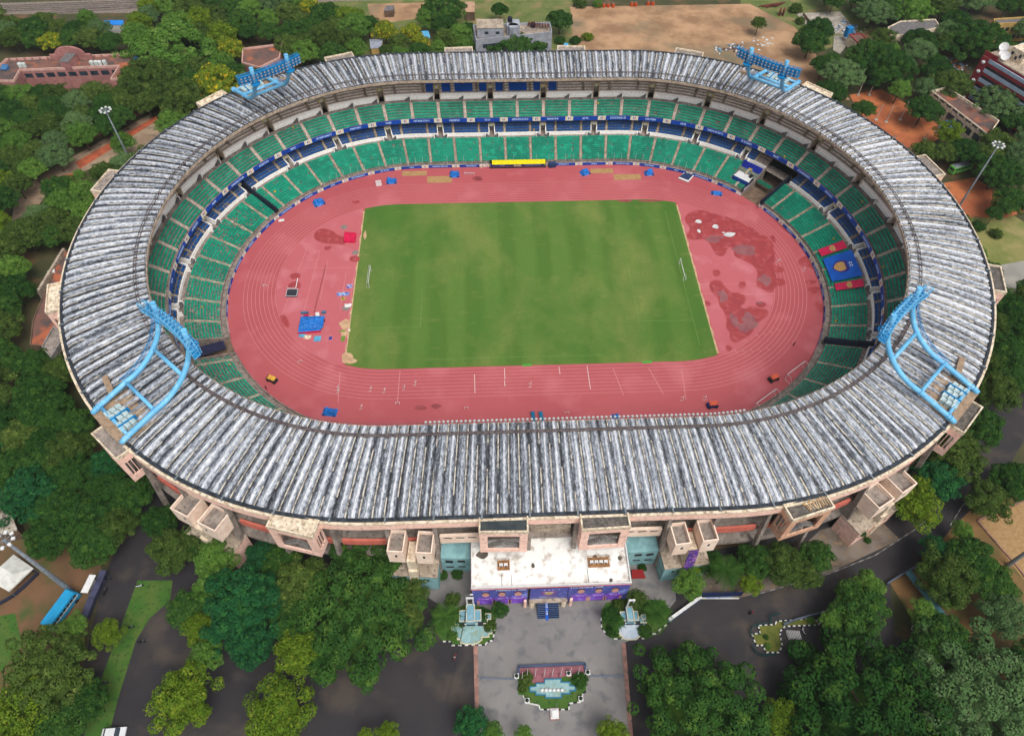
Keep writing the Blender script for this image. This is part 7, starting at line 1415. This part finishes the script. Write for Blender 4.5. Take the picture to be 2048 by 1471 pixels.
def crown_mesh(name, seed, mat, R=5., flat=.62, puffs=30, leaves=130, ls=.42, pr=.34, ragged=.25):
    g = np.random.default_rng(seed); V = []; F = []; m_ = 0
    vs = []
    for p_ in range(puffs):
        i = p_+.5; z = 1-i/puffs*1.25; th = math.pi*(1+5**.5)*i+g.normal(0, .25); q = math.sqrt(max(0, 1-min(1, abs(z))**2)); rad = R*(1-pr*.75)*(1+g.normal(0, ragged*.5))
        c = np.array([q*math.cos(th)*rad, q*math.sin(th)*rad, z*R*flat*(.85+.3*g.random())]); pr_ = R*pr*g.uniform(.7, 1.25)
        n = int(leaves*(pr_/(R*pr))**2); d = g.normal(size=(n, 3)); d[:, 2] = np.abs(d[:, 2])*.9-.25; d /= np.linalg.norm(d, axis=1)[:, None]
        # sub lumps give the cauliflower texture
        lump = 1+.13*np.sin(d[:, 0]*7+p_)*np.sin(d[:, 1]*7+2*p_)+.08*np.sin(d[:, 2]*11+p_)
        pos = c+d*pr_*np.array([1, 1, .85])*(lump*g.uniform(.82, 1.05, n))[:, None]
        nr = d+g.normal(0, .42, (n, 3))+np.array([0, 0, .35]); nr /= np.linalg.norm(nr, axis=1)[:, None]
        a = np.cross(nr, g.normal(size=(n, 3))); a /= np.linalg.norm(a, axis=1)[:, None]; b = np.cross(nr, a); s_ = (ls*g.uniform(.6, 1.3, n))[:, None]
        q4 = np.stack([pos+a*s_, pos+b*s_*.7, pos-a*s_, pos-b*s_*.7], 1).reshape(-1, 3); vs.append(q4)
    V = np.concatenate(vs); nq = len(V)//4; me = bpy.data.meshes.new(name); faces = np.arange(nq*4).reshape(-1, 4)
    core = MB(); core.dome((0, 0, -R*.12), R*.66, R*flat*.58, 14, 5); 
    Vc = np.array(core.v); Vc += g.normal(0, .15, Vc.shape); allV = np.concatenate([V, Vc]); ff = faces.tolist()+[[nq*4+i for i in f] for f in core.f]
    me.from_pydata(allV.tolist(), [], ff); me.materials.append(mat); me.update(); return me
def trunk_mesh(seed, h=6., R=5.):
    r_ = random.Random(seed); mb = MB(); mb.tube([(0, 0, 0), (.1, .05, h*.3), (0, .1, h*.62)], [.42, .3, .24], 8)
    for i in range(6): a = i*1.05+r_.random(); mb.tube([(0, .05, h*(.45+.03*i)), (math.cos(a)*R*.3, math.sin(a)*R*.3, h*.72), (math.cos(a)*R*.62, math.sin(a)*R*.62, h*.98)], [.18, .12, .05], 6)
    me = bpy.data.meshes.new('trunk'); me.from_pydata(mb.v, [], mb.f); me.materials.append(m_bark); me.update(); return me
TR = [trunk_mesh(i) for i in range(3)]
KINDS = {}
def kind_(k, n, **kw): KINDS[k] = [crown_mesh('crown_'+k, 100*len(KINDS)+i, LEAF[k], **kw) for i in range(n)]
kind_('dark', 4, puffs=64, leaves=260, ls=.17, pr=.21, flat=.56); kind_big = [crown_mesh('crown_broad', 900+i, LEAF['dark'], puffs=120, leaves=300, ls=.11, pr=.135, flat=.52, ragged=.3) for i in range(2)]; kind_bigg = [crown_mesh('crown_broad', 950, LEAF['grey'], puffs=110, leaves=280, ls=.115, pr=.14, flat=.52, ragged=.3)]; kind_('lime', 3, puffs=44, leaves=260, ls=.17, pr=.24, flat=.72, ragged=.45); kind_('teal', 2, puffs=80, leaves=160, ls=.17, pr=.17, flat=.66, ragged=.3)
kind_('olive', 3, puffs=48, leaves=260, ls=.17, pr=.23, flat=.66, ragged=.35); kind_('light', 2, puffs=44, leaves=240, ls=.17, pr=.23, flat=.68, ragged=.4); kind_('grey', 2, puffs=50, leaves=240, ls=.16, pr=.22, flat=.64, ragged=.3); kind_('flower', 2, puffs=44, leaves=240, ls=.17, pr=.24, flat=.7, ragged=.4)
BIG = {'dark': kind_big, 'grey': kind_bigg}
for k_ in ('light', 'olive', 'lime', 'teal'): BIG[k_] = [crown_mesh('crown_broad', 960+len(BIG), LEAF[k_], puffs=100, leaves=260, ls=.12, pr=.145, flat=.6, ragged=.35)]
ADJ = {'dark': 'dark green', 'lime': 'yellow green', 'teal': 'blue green', 'olive': 'olive green', 'light': 'fresh light green', 'grey': 'grey green', 'flower': 'yellow flowering'}
PLACED = []; TREES = []; tr = random.Random(11)
def tree(k, x, y, R, h=None, label=None, group=None):
    h = h or min(12.5, 4.2+R*.85); nm = {'dark': 'rain_tree', 'lime': 'mahogany_tree', 'teal': 'almond_tree', 'olive': 'neem_tree', 'light': 'young_tree', 'grey': 'tamarind_tree', 'flower': 'flowering_tree'}[k]
    T = thing(nm, label, 'tree', (x, y, 0), tr.uniform(0, 6.28), group); s_ = R/5.
    c = bpy.data.objects.new('crown', tr.choice(BIG[k] if (k in BIG and R > 7.2) else KINDS[k])); COL.objects.link(c); c.parent = T; c.location = (0, 0, h-R*.5); c.scale = (s_*tr.uniform(.92, 1.08), s_*tr.uniform(.92, 1.08), s_*tr.uniform(.9, 1.1)); c.rotation_euler = (0, 0, tr.uniform(0, 6.28))
    t = bpy.data.objects.new('trunk', tr.choice(TR)); COL.objects.link(t); t.parent = T; t.scale = (s_*.8, s_*.8, (h-R*.2)/6.)
    PLACED.append((x, y, R)); TREES.append((T, k, x, y, R)); return T
def mpp(px, py, z): a = Vector(at(px, py, z)); return (a-Vector(CP)).length/FPX
def ptree(px, py, rpx, k, label, h=None):
    R = rpx*mpp(px, py, 8)*.82; hh = h or min(12.5, 4.2+R*.85); a = at(px, py, hh-R*.35); return tree(k, a[0], a[1], R, hh, label)
# hand placed trees: those one can tell apart in the photograph
HAND = [
 (560, 1120, 42, 'dark', 'dark tree under the framed stair tower left of the entrance'), (520, 1110, 36, 'teal', 'blue green tree under the facade above the large one'), (590, 1240, 48, 'dark', 'dark tree filling between the blue green and the huge dark tree'), (655, 1320, 44, 'dark', 'dark tree at the lower fringe of the huge dark tree'), (425, 1170, 40, 'light', 'fresh green tree left of the large blue green tree'), (395, 1255, 32, 'lime', 'yellow green tree below the dark tree by the verge'), (560, 1195, 40, 'olive', 'olive tree right of the large blue green tree'),
 (262, 985, 44, 'dark', 'dark tree below the near left floodlight facade, the lower one'), (215, 925, 40, 'teal', 'blue green tree below the near left floodlight foot'), (318, 1040, 38, 'dark', 'dark tree under the left twin shafts'), (232, 1050, 40, 'olive', 'olive tree above the left road junction'), (185, 1090, 44, 'dark', 'dark tree above the slate blue roofed wall'),
 (712, 1220, 136, 'dark', 'huge dark green tree against the facade left of the entrance'), (600, 1165, 60, 'olive', 'olive tree between the huge dark tree and the blue green one'), (600, 1300, 55, 'lime', 'yellow green tree above the lower left asphalt, right of the blue green tree'), (812, 1235, 38, 'olive', 'olive tree on the right flank of the huge dark tree left of the entrance'), (828, 1180, 30, 'olive', 'small olive tree next to the teal ground floor left of the entrance'),
 (485, 1205, 88, 'teal', 'large blue green tree with clustered foliage near the facade'), (500, 1290, 50, 'teal', 'lower blue green tree merging into the larger one above'), (430, 1115, 48, 'light', 'fresh green tree touching the left facade above the blue green tree'), (345, 1100, 48, 'olive', 'round olive tree at the top of the left road junction'), (375, 1215, 42, 'dark', 'dark tree right of the verge tip, left of the blue green tree'), (410, 1310, 38, 'light', 'pale green tree above the rounded yellow tree at the lower left'),
 (366, 1395, 60, 'lime', 'round yellow green tree standing alone on the lower left asphalt'), (555, 1425, 66, 'lime', 'bright yellow green tree at the bottom edge left of the plaza'), (215, 1265, 28, 'lime', 'small yellow tree overhanging the green verge'), (145, 1255, 26, 'light', 'small bright tree at the tail of the blue bus'), (95, 1345, 82, 'olive', 'large olive tree in the lower left corner group'), (170, 1400, 40, 'dark', 'dark tree right of the large olive lower left tree'), (40, 1430, 60, 'lime', 'yellow green tree in the bottom left corner'), (110, 1450, 50, 'dark', 'dark tree at the bottom edge near the left corner'),
 (942, 1445, 38, 'teal', 'blue green tree at the bottom left corner of the plaza'), (985, 1462, 24, 'light', 'small green tree poking into the bottom of the plaza'), (1048, 1468, 20, 'light', 'tiny treetop at the bottom edge of the plaza'), (775, 1466, 26, 'lime', 'bright treetop at the bottom edge of the left asphalt'), (730, 1470, 16, 'lime', 'tiny bright treetop at the bottom edge of the left asphalt'), (1225, 1468, 34, 'lime', 'yellow green treetop at the bottom right of the plaza'),
 (1402, 1420, 134, 'dark', 'huge dark tree right of the plaza'), (1745, 1436, 164, 'dark', 'the broadest dark tree at the bottom right'), (1972, 1405, 118, 'grey', 'broad grey green tree in the bottom right corner'), (1560, 1440, 40, 'lime', 'yellow green tree between the two huge dark trees at the bottom right'), (1500, 1460, 30, 'olive', 'small olive tree at the bottom between the dark giants'), (1885, 1275, 50, 'dark', 'dark tree at the foot of the diagonal shelter'), (1662, 1238, 24, 'light', 'bright tree by the right end of the striped island'), (1720, 1215, 56, 'dark', 'dark tree above the broadest dark tree on the right'), (1735, 1170, 34, 'light', 'light green tree beside the right road bend'), (1850, 1225, 30, 'light', 'pale light green tree left of the diagonal shelter'),
 (1895, 1155, 56, 'olive', 'round olive tree right of the diagonal shelter'), (1870, 1095, 28, 'teal', 'small blue green tree at the right road edge'), (1940, 1115, 46, 'dark', 'dark tree left of the sand court'), (1985, 1160, 44, 'dark', 'dark tree below the sand court kerb'), (1900, 1195, 22, 'light', 'small green tree below the round olive tree'), (2010, 1230, 46, 'grey', 'grey green tree at the right edge below the sand court'), (1975, 1000, 40, 'olive', 'olive tree at the right road above the sand court'), (2030, 960, 42, 'dark', 'dark tree at the right edge above the sand court'), (1925, 1060, 22, 'light', 'small tree on the bend beside the sand court'),
 (1900, 905, 66, 'olive', 'olive tree touching the right facade below the near right floodlight'), (1872, 955, 52, 'teal', 'blue green tree below the right facade'), (1832, 1000, 54, 'lime', 'yellow green tree beside the grey paving on the right'), (1960, 850, 44, 'dark', 'dark tree right of the near right floodlight'), (1995, 780, 44, 'olive', 'olive tree beside the right road, right of the roof'), (2010, 700, 40, 'dark', 'dark tree right of the roof edge level with the right stand'), (2030, 640, 34, 'dark', 'dark tree by the small grey road at the right edge'),
 (1635, 1110, 36, 'dark', 'dark tree beside the grey paving under the right facade'), (1565, 1125, 46, 'olive', 'olive tree under the right facade, middle of the row'), (1508, 1122, 42, 'dark', 'dark tree right of the palm under the facade'), (1608, 1148, 34, 'olive', 'small olive tree at the road edge right of the palm'), (1378, 1165, 38, 'light', 'bright green tree left of the palm'), (1385, 1140, 20, 'lime', 'vivid yellow green tree beside the purple hanging banner'), (1418, 1122, 32, 'dark', 'small dark tree above the palm'), (1718, 1058, 17, 'dark', 'round clipped tree on the grey paving'), (1500, 1165, 26, 'lime', 'small yellow green tree right of the palm'),
 (1000, 1218, 18, 'dark', 'shrubby dark tree right of the left fountain'), (905, 1200, 18, 'olive', 'thin olive tree left of the left fountain'), (1222, 1230, 20, 'dark', 'shrubby tree left of the right fountain'), (1275, 1195, 22, 'olive', 'sparse olive tree behind the right fountain'),
 (340, 110, 90, 'light', 'large fresh green tree right of the pink building'), (300, 160, 60, 'olive', 'olive tree below the large fresh green tree'), (430, 165, 46, 'flower', 'yellow flowering tree left of the far left floodlight'), (370, 195, 50, 'olive', 'olive tree at the end of the upper left path'), (345, 245, 34, 'light', 'small fresh tree at the bend beside the left roof'), (245, 285, 24, 'light', 'small pale tree beside the upper left mast'), (1035, 105, 62, 'dark', 'wide flat dark tree between the grey office and the roof'), (1120, 38, 28, 'dark', 'tall dark tree right of the grey office'), (1000, 18, 18, 'dark', 'small dark tree above the grey office'), (885, 15, 44, 'dark', 'dark tree left of the brown shed at the top'), (1518, 45, 16, 'olive', 'little lone tree on the brown field'), (1640, 55, 26, 'dark', 'sparse tree over the ruined slab'), (1622, 82, 34, 'dark', 'dark tree left of the ruined slab beside the silver car'),
 (1745, 110, 46, 'dark', 'dark tree right of the concrete slab'), (1690, 145, 40, 'grey', 'grey green tree behind the far right floodlight'), (1770, 130, 56, 'dark', 'large dark tree above the clay court'), (1660, 185, 34, 'dark', 'dark tree left of the clay court by the roof'), (1850, 215, 36, 'dark', 'round dark tree right of the clay court'), (1905, 165, 34, 'olive', 'olive tree left of the red building'), (1875, 140, 30, 'dark', 'dark tree beside the long litter heap'), (1800, 178, 22, 'light', 'small light tree above the clay court posts'), (1900, 265, 28, 'lime', 'yellow green tree beside the blue pile'), (1840, 100, 30, 'grey', 'grey green tree above the long litter heap'),
 (1960, 80, 56, 'dark', 'large dark tree left of the red building roof'), (2010, 200, 46, 'grey', 'large grey green tree in front of the red building'), (1830, 20, 34, 'light', 'bright green tree at the top right'), (1750, 20, 36, 'grey', 'grey green tree at the top right beside the lawn'), (1730, 215, 22, 'dark', 'dark tree at the left corner of the clay court'), (1890, 305, 24, 'olive', 'olive tree left of the parked buses'), (1850, 300, 24, 'olive', 'olive tree at the lower side of the clay court'), (1930, 300, 30, 'dark', 'dark tree above the parked buses'), (2000, 340, 44, 'dark', 'dark tree right of the green bus'), (2025, 400, 34, 'dark', 'dark tree above the lower clay court'), (1995, 290, 34, 'olive', 'olive tree above the dark tree right of the green bus'), (1990, 425, 16, 'dark', 'small shrub beside the lower clay court'), (1980, 540, 22, 'dark', 'small dark tree on the dry lawn beside the right roof'), (1958, 505, 16, 'light', 'small light shrub beside the right roof edge')]
for px, py, rp, k, lab in HAND: ptree(px, py, rp, k, lab)
# filled groves
EXCL = [[(-30, 100), (300, 100), (300, 150), (215, 172), (-30, 172)], [(25, 400), (95, 345), (310, 225), (330, 265), (300, 300), (200, 330), (110, 365), (60, 430), (45, 470), (18, 470)], [(478, 88), (560, 84), (560, 130), (500, 140)], [(70, 500), (130, 495), (130, 680), (135, 712), (62, 712), (60, 650)], [(200, 40), (250, 40), (250, 60), (205, 60)],
        [(735, 78), (770, 78), (770, 104), (735, 104)], [(840, 62), (865, 62), (862, 80), (840, 80)], [(735, 5), (870, 5), (830, 48), (740, 48)], [(-30, 1020), (40, 1020), (40, 1075), (-30, 1075)], [(40, 1085), (160, 1140), (245, 1110), (320, 1090), (350, 1120), (300, 1230), (340, 1235), (380, 1290), (340, 1471), (130, 1471), (170, 1240), (90, 1270), (-30, 1270), (-30, 1085)],
        [(1770, 50), (1870, 36), (1875, 60), (1790, 78)], [(1855, 180), (1895, 178), (2000, 262), (1975, 290)], [(1870, 105), (1945, 120), (1945, 150), (1900, 150)], [(1935, 84), (2048, 84), (2048, 225), (1940, 180)], [(1690, 180), (1762, 170), (1895, 262), (1880, 290), (1800, 300)], [(1870, 355), (2048, 355), (2048, 600), (1900, 500)], [(1860, 300), (1945, 290), (1960, 350), (1880, 360)], [(1940, 30), (2048, 26), (2048, 56), (1945, 60)], [(-20, -20), (300, -5), (280, 26), (-20, 34)], [(1585, 20), (1720, 20), (1745, 95), (1660, 110)]]
def inpoly(x, y, P_):
    c = False; n = len(P_)
    for i in range(n):
        (x0, y0), (x1, y1) = P_[i], P_[i-1]
        if (y0 > y) != (y1 > y) and x < (x1-x0)*(y-y0)/(y1-y0)+x0: c = not c
    return c
def stad_r(x, y): return math.hypot(max(abs(x)-C0, 0), y-YC)
ORD = 'nearest second third fourth fifth sixth seventh eighth ninth tenth eleventh twelfth thirteenth fourteenth fifteenth sixteenth seventeenth eighteenth nineteenth'.split()
TENS = ['', '', 'twent', 'thirt', 'fort', 'fift', 'sixt', 'sevent', 'eight', 'ninet']
def ordw(i):
    i += 1
    if i == 1: return 'nearest'
    if i < 20: return ORD[i-1]+' nearest'
    t, u = divmod(i, 10); return (TENS[t]+'ieth' if u == 0 else TENS[t]+'y-'+('first' if u == 1 else ORD[u-1]))+' nearest'
def grove(poly, kinds, rmin, rmax, space, landmark, lmpx, group, tries=4000, cap=200, hk=1.):
    r_ = random.Random(len(landmark)*7+len(PLACED)); xs = [p[0] for p in poly]; ys = [p[1] for p in poly]; W_ = [at(x, y, 6) for x, y in poly]; wx = [q[0] for q in W_]; wy = [q[1] for q in W_]; got = []
    pw = [(q[0], q[1]) for q in W_]; lm = at(*lmpx)
    for _ in range(tries):
        x, y = r_.uniform(min(wx), max(wx)), r_.uniform(min(wy), max(wy))
        if not inpoly(x, y, pw): continue
        R = r_.uniform(rmin, rmax)
        if stad_r(x, y) < 96.5+R*.8: continue
        d = Vector((x, y, 6))-Vector(CP); f = d.dot(Vector(_F)); px, py = 1024+FPX*d.dot(Vector(R2))/f, 735.5-FPX*d.dot(Vector(U2))/f
        rp = R/(f/FPX)*.62
        if any(inpoly(px+ox, py+oy, e) for e in EXCL for ox, oy in ((0, 0), (0, 14), (rp, 4), (-rp, 4), (0, rp), (rp*.7, rp*.7), (-rp*.7, rp*.7), (0, -rp*.8))): continue
        if any((x-a)**2+(y-b)**2 < (space*(R+c))**2 for a, b, c in PLACED): continue
        T = tree(r_.choices([k for k, w_ in kinds], [w_ for k, w_ in kinds])[0], x, y, R, group=group); got.append((math.hypot(x-lm[0], y-lm[1]), TREES[-1]))
        if len(got) >= cap: break
    cnt = {}
    for d, (T, k, x, y, R) in sorted(got, key=lambda g: g[0]):
        i = cnt.get(k, 0); cnt[k] = i+1; T['label'] = f'{ADJ[k]} tree {ordw(i)} {landmark}'
    return len(got)
K1 = [('dark', 4), ('olive', 4), ('light', 2), ('grey', 1), ('lime', 1.4)]
n1 = grove([(-30, 20), (560, -20), (700, 30), (735, 105), (590, 112), (470, 190), (320, 262), (-30, 215)], K1+[('flower', .3)], 4.2, 7.2, .66, 'to the pink building', (150, 150), 'trees of the upper left woods', cap=92)
n2 = grove([(-30, 215), (320, 240), (300, 330), (215, 400), (150, 480), (120, 560), (-30, 560)], K1, 4., 6.5, .66, 'to the path bend on the left', (80, 440), 'trees beside the left path', cap=40)
n3 = grove([(-30, 540), (130, 480), (140, 700), (170, 850), (240, 930), (350, 1000), (340, 1060), (230, 1120), (120, 1110), (-30, 1040)], [('dark', 6), ('teal', 1.4), ('olive', 2)], 4.6, 7., .64, 'to the grey gate house', (110, 690), 'trees left of the stadium', cap=48)
n4 = grove([(690, 40), (850, 30), (950, 50), (950, 100), (800, 106), (700, 112)], [('light', 3), ('olive', 2), ('dark', 2), ('flower', 1)], 3.6, 5.6, .62, 'to the cyan roofed hut', (850, 78), 'trees behind the far stand', cap=16)
n5 = grove([(1640, -20), (2080, -20), (2080, 340), (1990, 360), (1880, 310), (1760, 250), (1650, 175), (1620, 120)], [('dark', 6), ('grey', 2), ('olive', 2), ('light', .6)], 4., 7., .66, 'to the red building', (1950, 190), 'trees of the upper right woods', cap=44)
n6 = grove([(1850, 1400), (2080, 1300), (2080, 1500), (1560, 1500), (1600, 1460)], [('dark', 5), ('grey', 1)], 4.5, 6.5, .66, 'to the striped island', (1535, 1280), 'trees in the bottom right', cap=14)
n7 = grove([(1960, 560), (2080, 560), (2080, 760), (1980, 860), (1900, 960), (1840, 1000), (1830, 900), (1990, 700)], [('dark', 4), ('olive', 2)], 3.4, 5., .66, 'to the near right floodlight', (1930, 800), 'trees right of the stadium', cap=12)
n8 = grove([(240, 930), (350, 1000), (560, 1070), (700, 1100), (700, 1130), (330, 1120)], [('dark', 4), ('teal', 1)], 3., 4.4, .66, 'to the left twin shafts', (410, 1060), 'trees under the left facade', cap=8)
print('groves', n1, n2, n3, n4, n5, n6, n7, n8)
# palms
def palm(px, py, R, h, label, base=None):
    a = at(px, py, h); x, y = a[0], a[1]; T = thing('palm_tree', label, 'palm', (x, y, 0)); mb = MB(); mb.tube([(x, y, 0), (x+.1, y, h*.5), (x, y, h)], [.22, .17, .14], 8); mb.build('trunk', m_bark, T)
    r_ = random.Random(int(px)); mb = MB()
    for i in range(18):
        az = i*2.4+r_.random()*.3; el = (.9, .45, .1)[i % 3]; L_ = R*r_.uniform(.85, 1.1); pts = []
        for j in range(9): f = j/8; rr = L_*f*(.55+.45*math.cos(el)) ; pts.append(Vector((x+math.cos(az)*rr, y+math.sin(az)*rr, h+L_*(math.sin(el)*f*.8-f*f*.62))))
        mb.tube([tuple(p) for p in pts], [.05]*9, 4)
        for j in range(1, 16):
            f = j/16*8; k = min(7, int(f)); p = pts[k].lerp(pts[k+1], f-k); d = (pts[k+1]-pts[k]).normalized(); sd_ = d.cross(Vector((0, 0, 1))).normalized(); ll = R*.24*math.sin(math.pi*min(1, j/16+.12))
            for s_ in (-1, 1): e = p+sd_*s_*ll+d*ll*.7-Vector((0, 0, ll*.35)); w_ = d*.09; mb.add([tuple(p-w_), tuple(p+w_), tuple(e+w_*.3), tuple(e-w_*.3)], [(0, 1, 2, 3)])
    mb.build('fronds', M('palm_frond', (66, 100, 38), (48, 84, 32), scale=.8, objvar=.15, k=.8, spec=.05), T); return T
palm(1452, 1138, 5.4, 8.5, 'tall palm with drooping pale fronds right of the purple hanging banner'); palm(890, 1232, 4.6, 6.5, 'broad palm at the left side of the left fountain garden'); palm(1315, 1222, 4.2, 6, 'palm right of the right fountain'); palm(1232, 1240, 2.6, 4.5, 'smaller palm left of the right fountain')
# garden shrubs
def shrub(px, py, R, k, label, group=None):
    a = at(px, py, .3); T = thing('garden_shrub', label, 'shrub', (a[0], a[1], 0), tr.uniform(0, 6), group); c = bpy.data.objects.new('foliage', tr.choice(KINDS[k])); COL.objects.link(c); c.parent = T; c.location = (0, 0, R*.35); c.scale = (R/5, R/5, R/5); return T
for px, py, R, k, lb in ((920, 1240, 1.6, 'dark', 'dark shrub behind the left fountain, left side'), (965, 1232, 1.8, 'dark', 'dark shrub behind the left fountain, right side'), (980, 1250, 1.4, 'olive', 'olive shrub at the right rim of the left fountain garden'), (905, 1272, 1.2, 'light', 'light shrub at the lower left of the left fountain'), (1225, 1262, 1.4, 'dark', 'dark shrub at the lower left of the right fountain'), (1290, 1262, 1.5, 'dark', 'dark shrub at the lower right of the right fountain'), (1240, 1212, 1.8, 'olive', 'olive shrub above the right fountain'),
                          (1052, 1358, 1.5, 'olive', 'spreading shrub at the upper left of the plaza garden'), (1160, 1360, 1.6, 'dark', 'spreading shrub at the upper right of the plaza garden'), (1045, 1375, 1.0, 'olive', 'low shrub at the left rim of the plaza garden'), (1532, 1273, .6, 'dark', 'tiny shrub in the middle of the striped island'), (1536, 1292, .8, 'light', 'small light shrub at the foot of the striped island'), (1622, 1241, 1.0, 'light', 'shrub on the tail of the striped island'),
                          (1735, 1080, .8, 'dark', 'tiny potted shrub on the grey paving'), (885, 1150, 1.2, 'dark', 'shrub by the teal wall left of the entrance, the left one'), (915, 1148, 1.3, 'dark', 'shrub by the teal wall left of the entrance, the right one'), (1284, 1135, 1.0, 'dark', 'small shrub above the red ramp'), (1590, 22, 3.0, 'olive', 'bush at the top right corner of the brown field'), (1195, 12, 2.4, 'light', 'bush beside the orange barrels'), (1160, 12, 3., 'olive', 'bush at the top left corner of the brown field'), (1120, 84, 2.4, 'dark', 'dark bush right of the grey office, left one'), (1150, 84, 2.4, 'dark', 'dark bush right of the grey office, right one'), (1175, 78, 2.4, 'lime', 'yellow bush at the left edge of the brown field'),
                          (1955, 455, 2.2, 'dark', 'bush on the dry lawn nearer the clay'), (1925, 440, 2., 'olive', 'bush on the dry lawn by the roof'), (1990, 470, 2., 'olive', 'bush on the dry lawn, the right one'), (1610, 64, 2.5, 'light', 'bush along the left side of the ruined slab'), (1600, 45, 2.2, 'olive', 'bush at the upper left of the ruined slab'), (160, 352, 2.2, 'light', 'bush beside the small clay patch of the left path'), (130, 400, 3., 'dark', 'bush below the left path')):
    shrub(px, py, R, k, lb)
# ================================================================== AIR
mb = MB(); mb.box((0, 60, 84), (1500, 1300, 172)); hz = mb.build('haze', []) if False else None
me = bpy.data.meshes.new('haze'); me.from_pydata(mb.v, [], mb.f); hm = bpy.data.materials.new('haze_air'); hm.use_nodes = True; n_ = hm.node_tree; n_.nodes.remove(n_.nodes['Principled BSDF']); pv = n_.nodes.new('ShaderNodeVolumePrincipled'); pv.inputs['Density'].default_value = .00006; pv.inputs['Color'].default_value = (.86, .9, .95, 1); n_.links.new(pv.outputs[0], n_.nodes['Material Output'].inputs['Volume'])
me.materials.append(hm); hz = bpy.data.objects.new('haze', me); COL.objects.link(hz); tag(hz, 'thin pale haze filling the air over the whole scene', 'haze', kind='stuff')
print('objects', len(bpy.data.objects), 'tris', sum(len(o.data.polygons) for o in bpy.data.objects if o.type == 'MESH'))
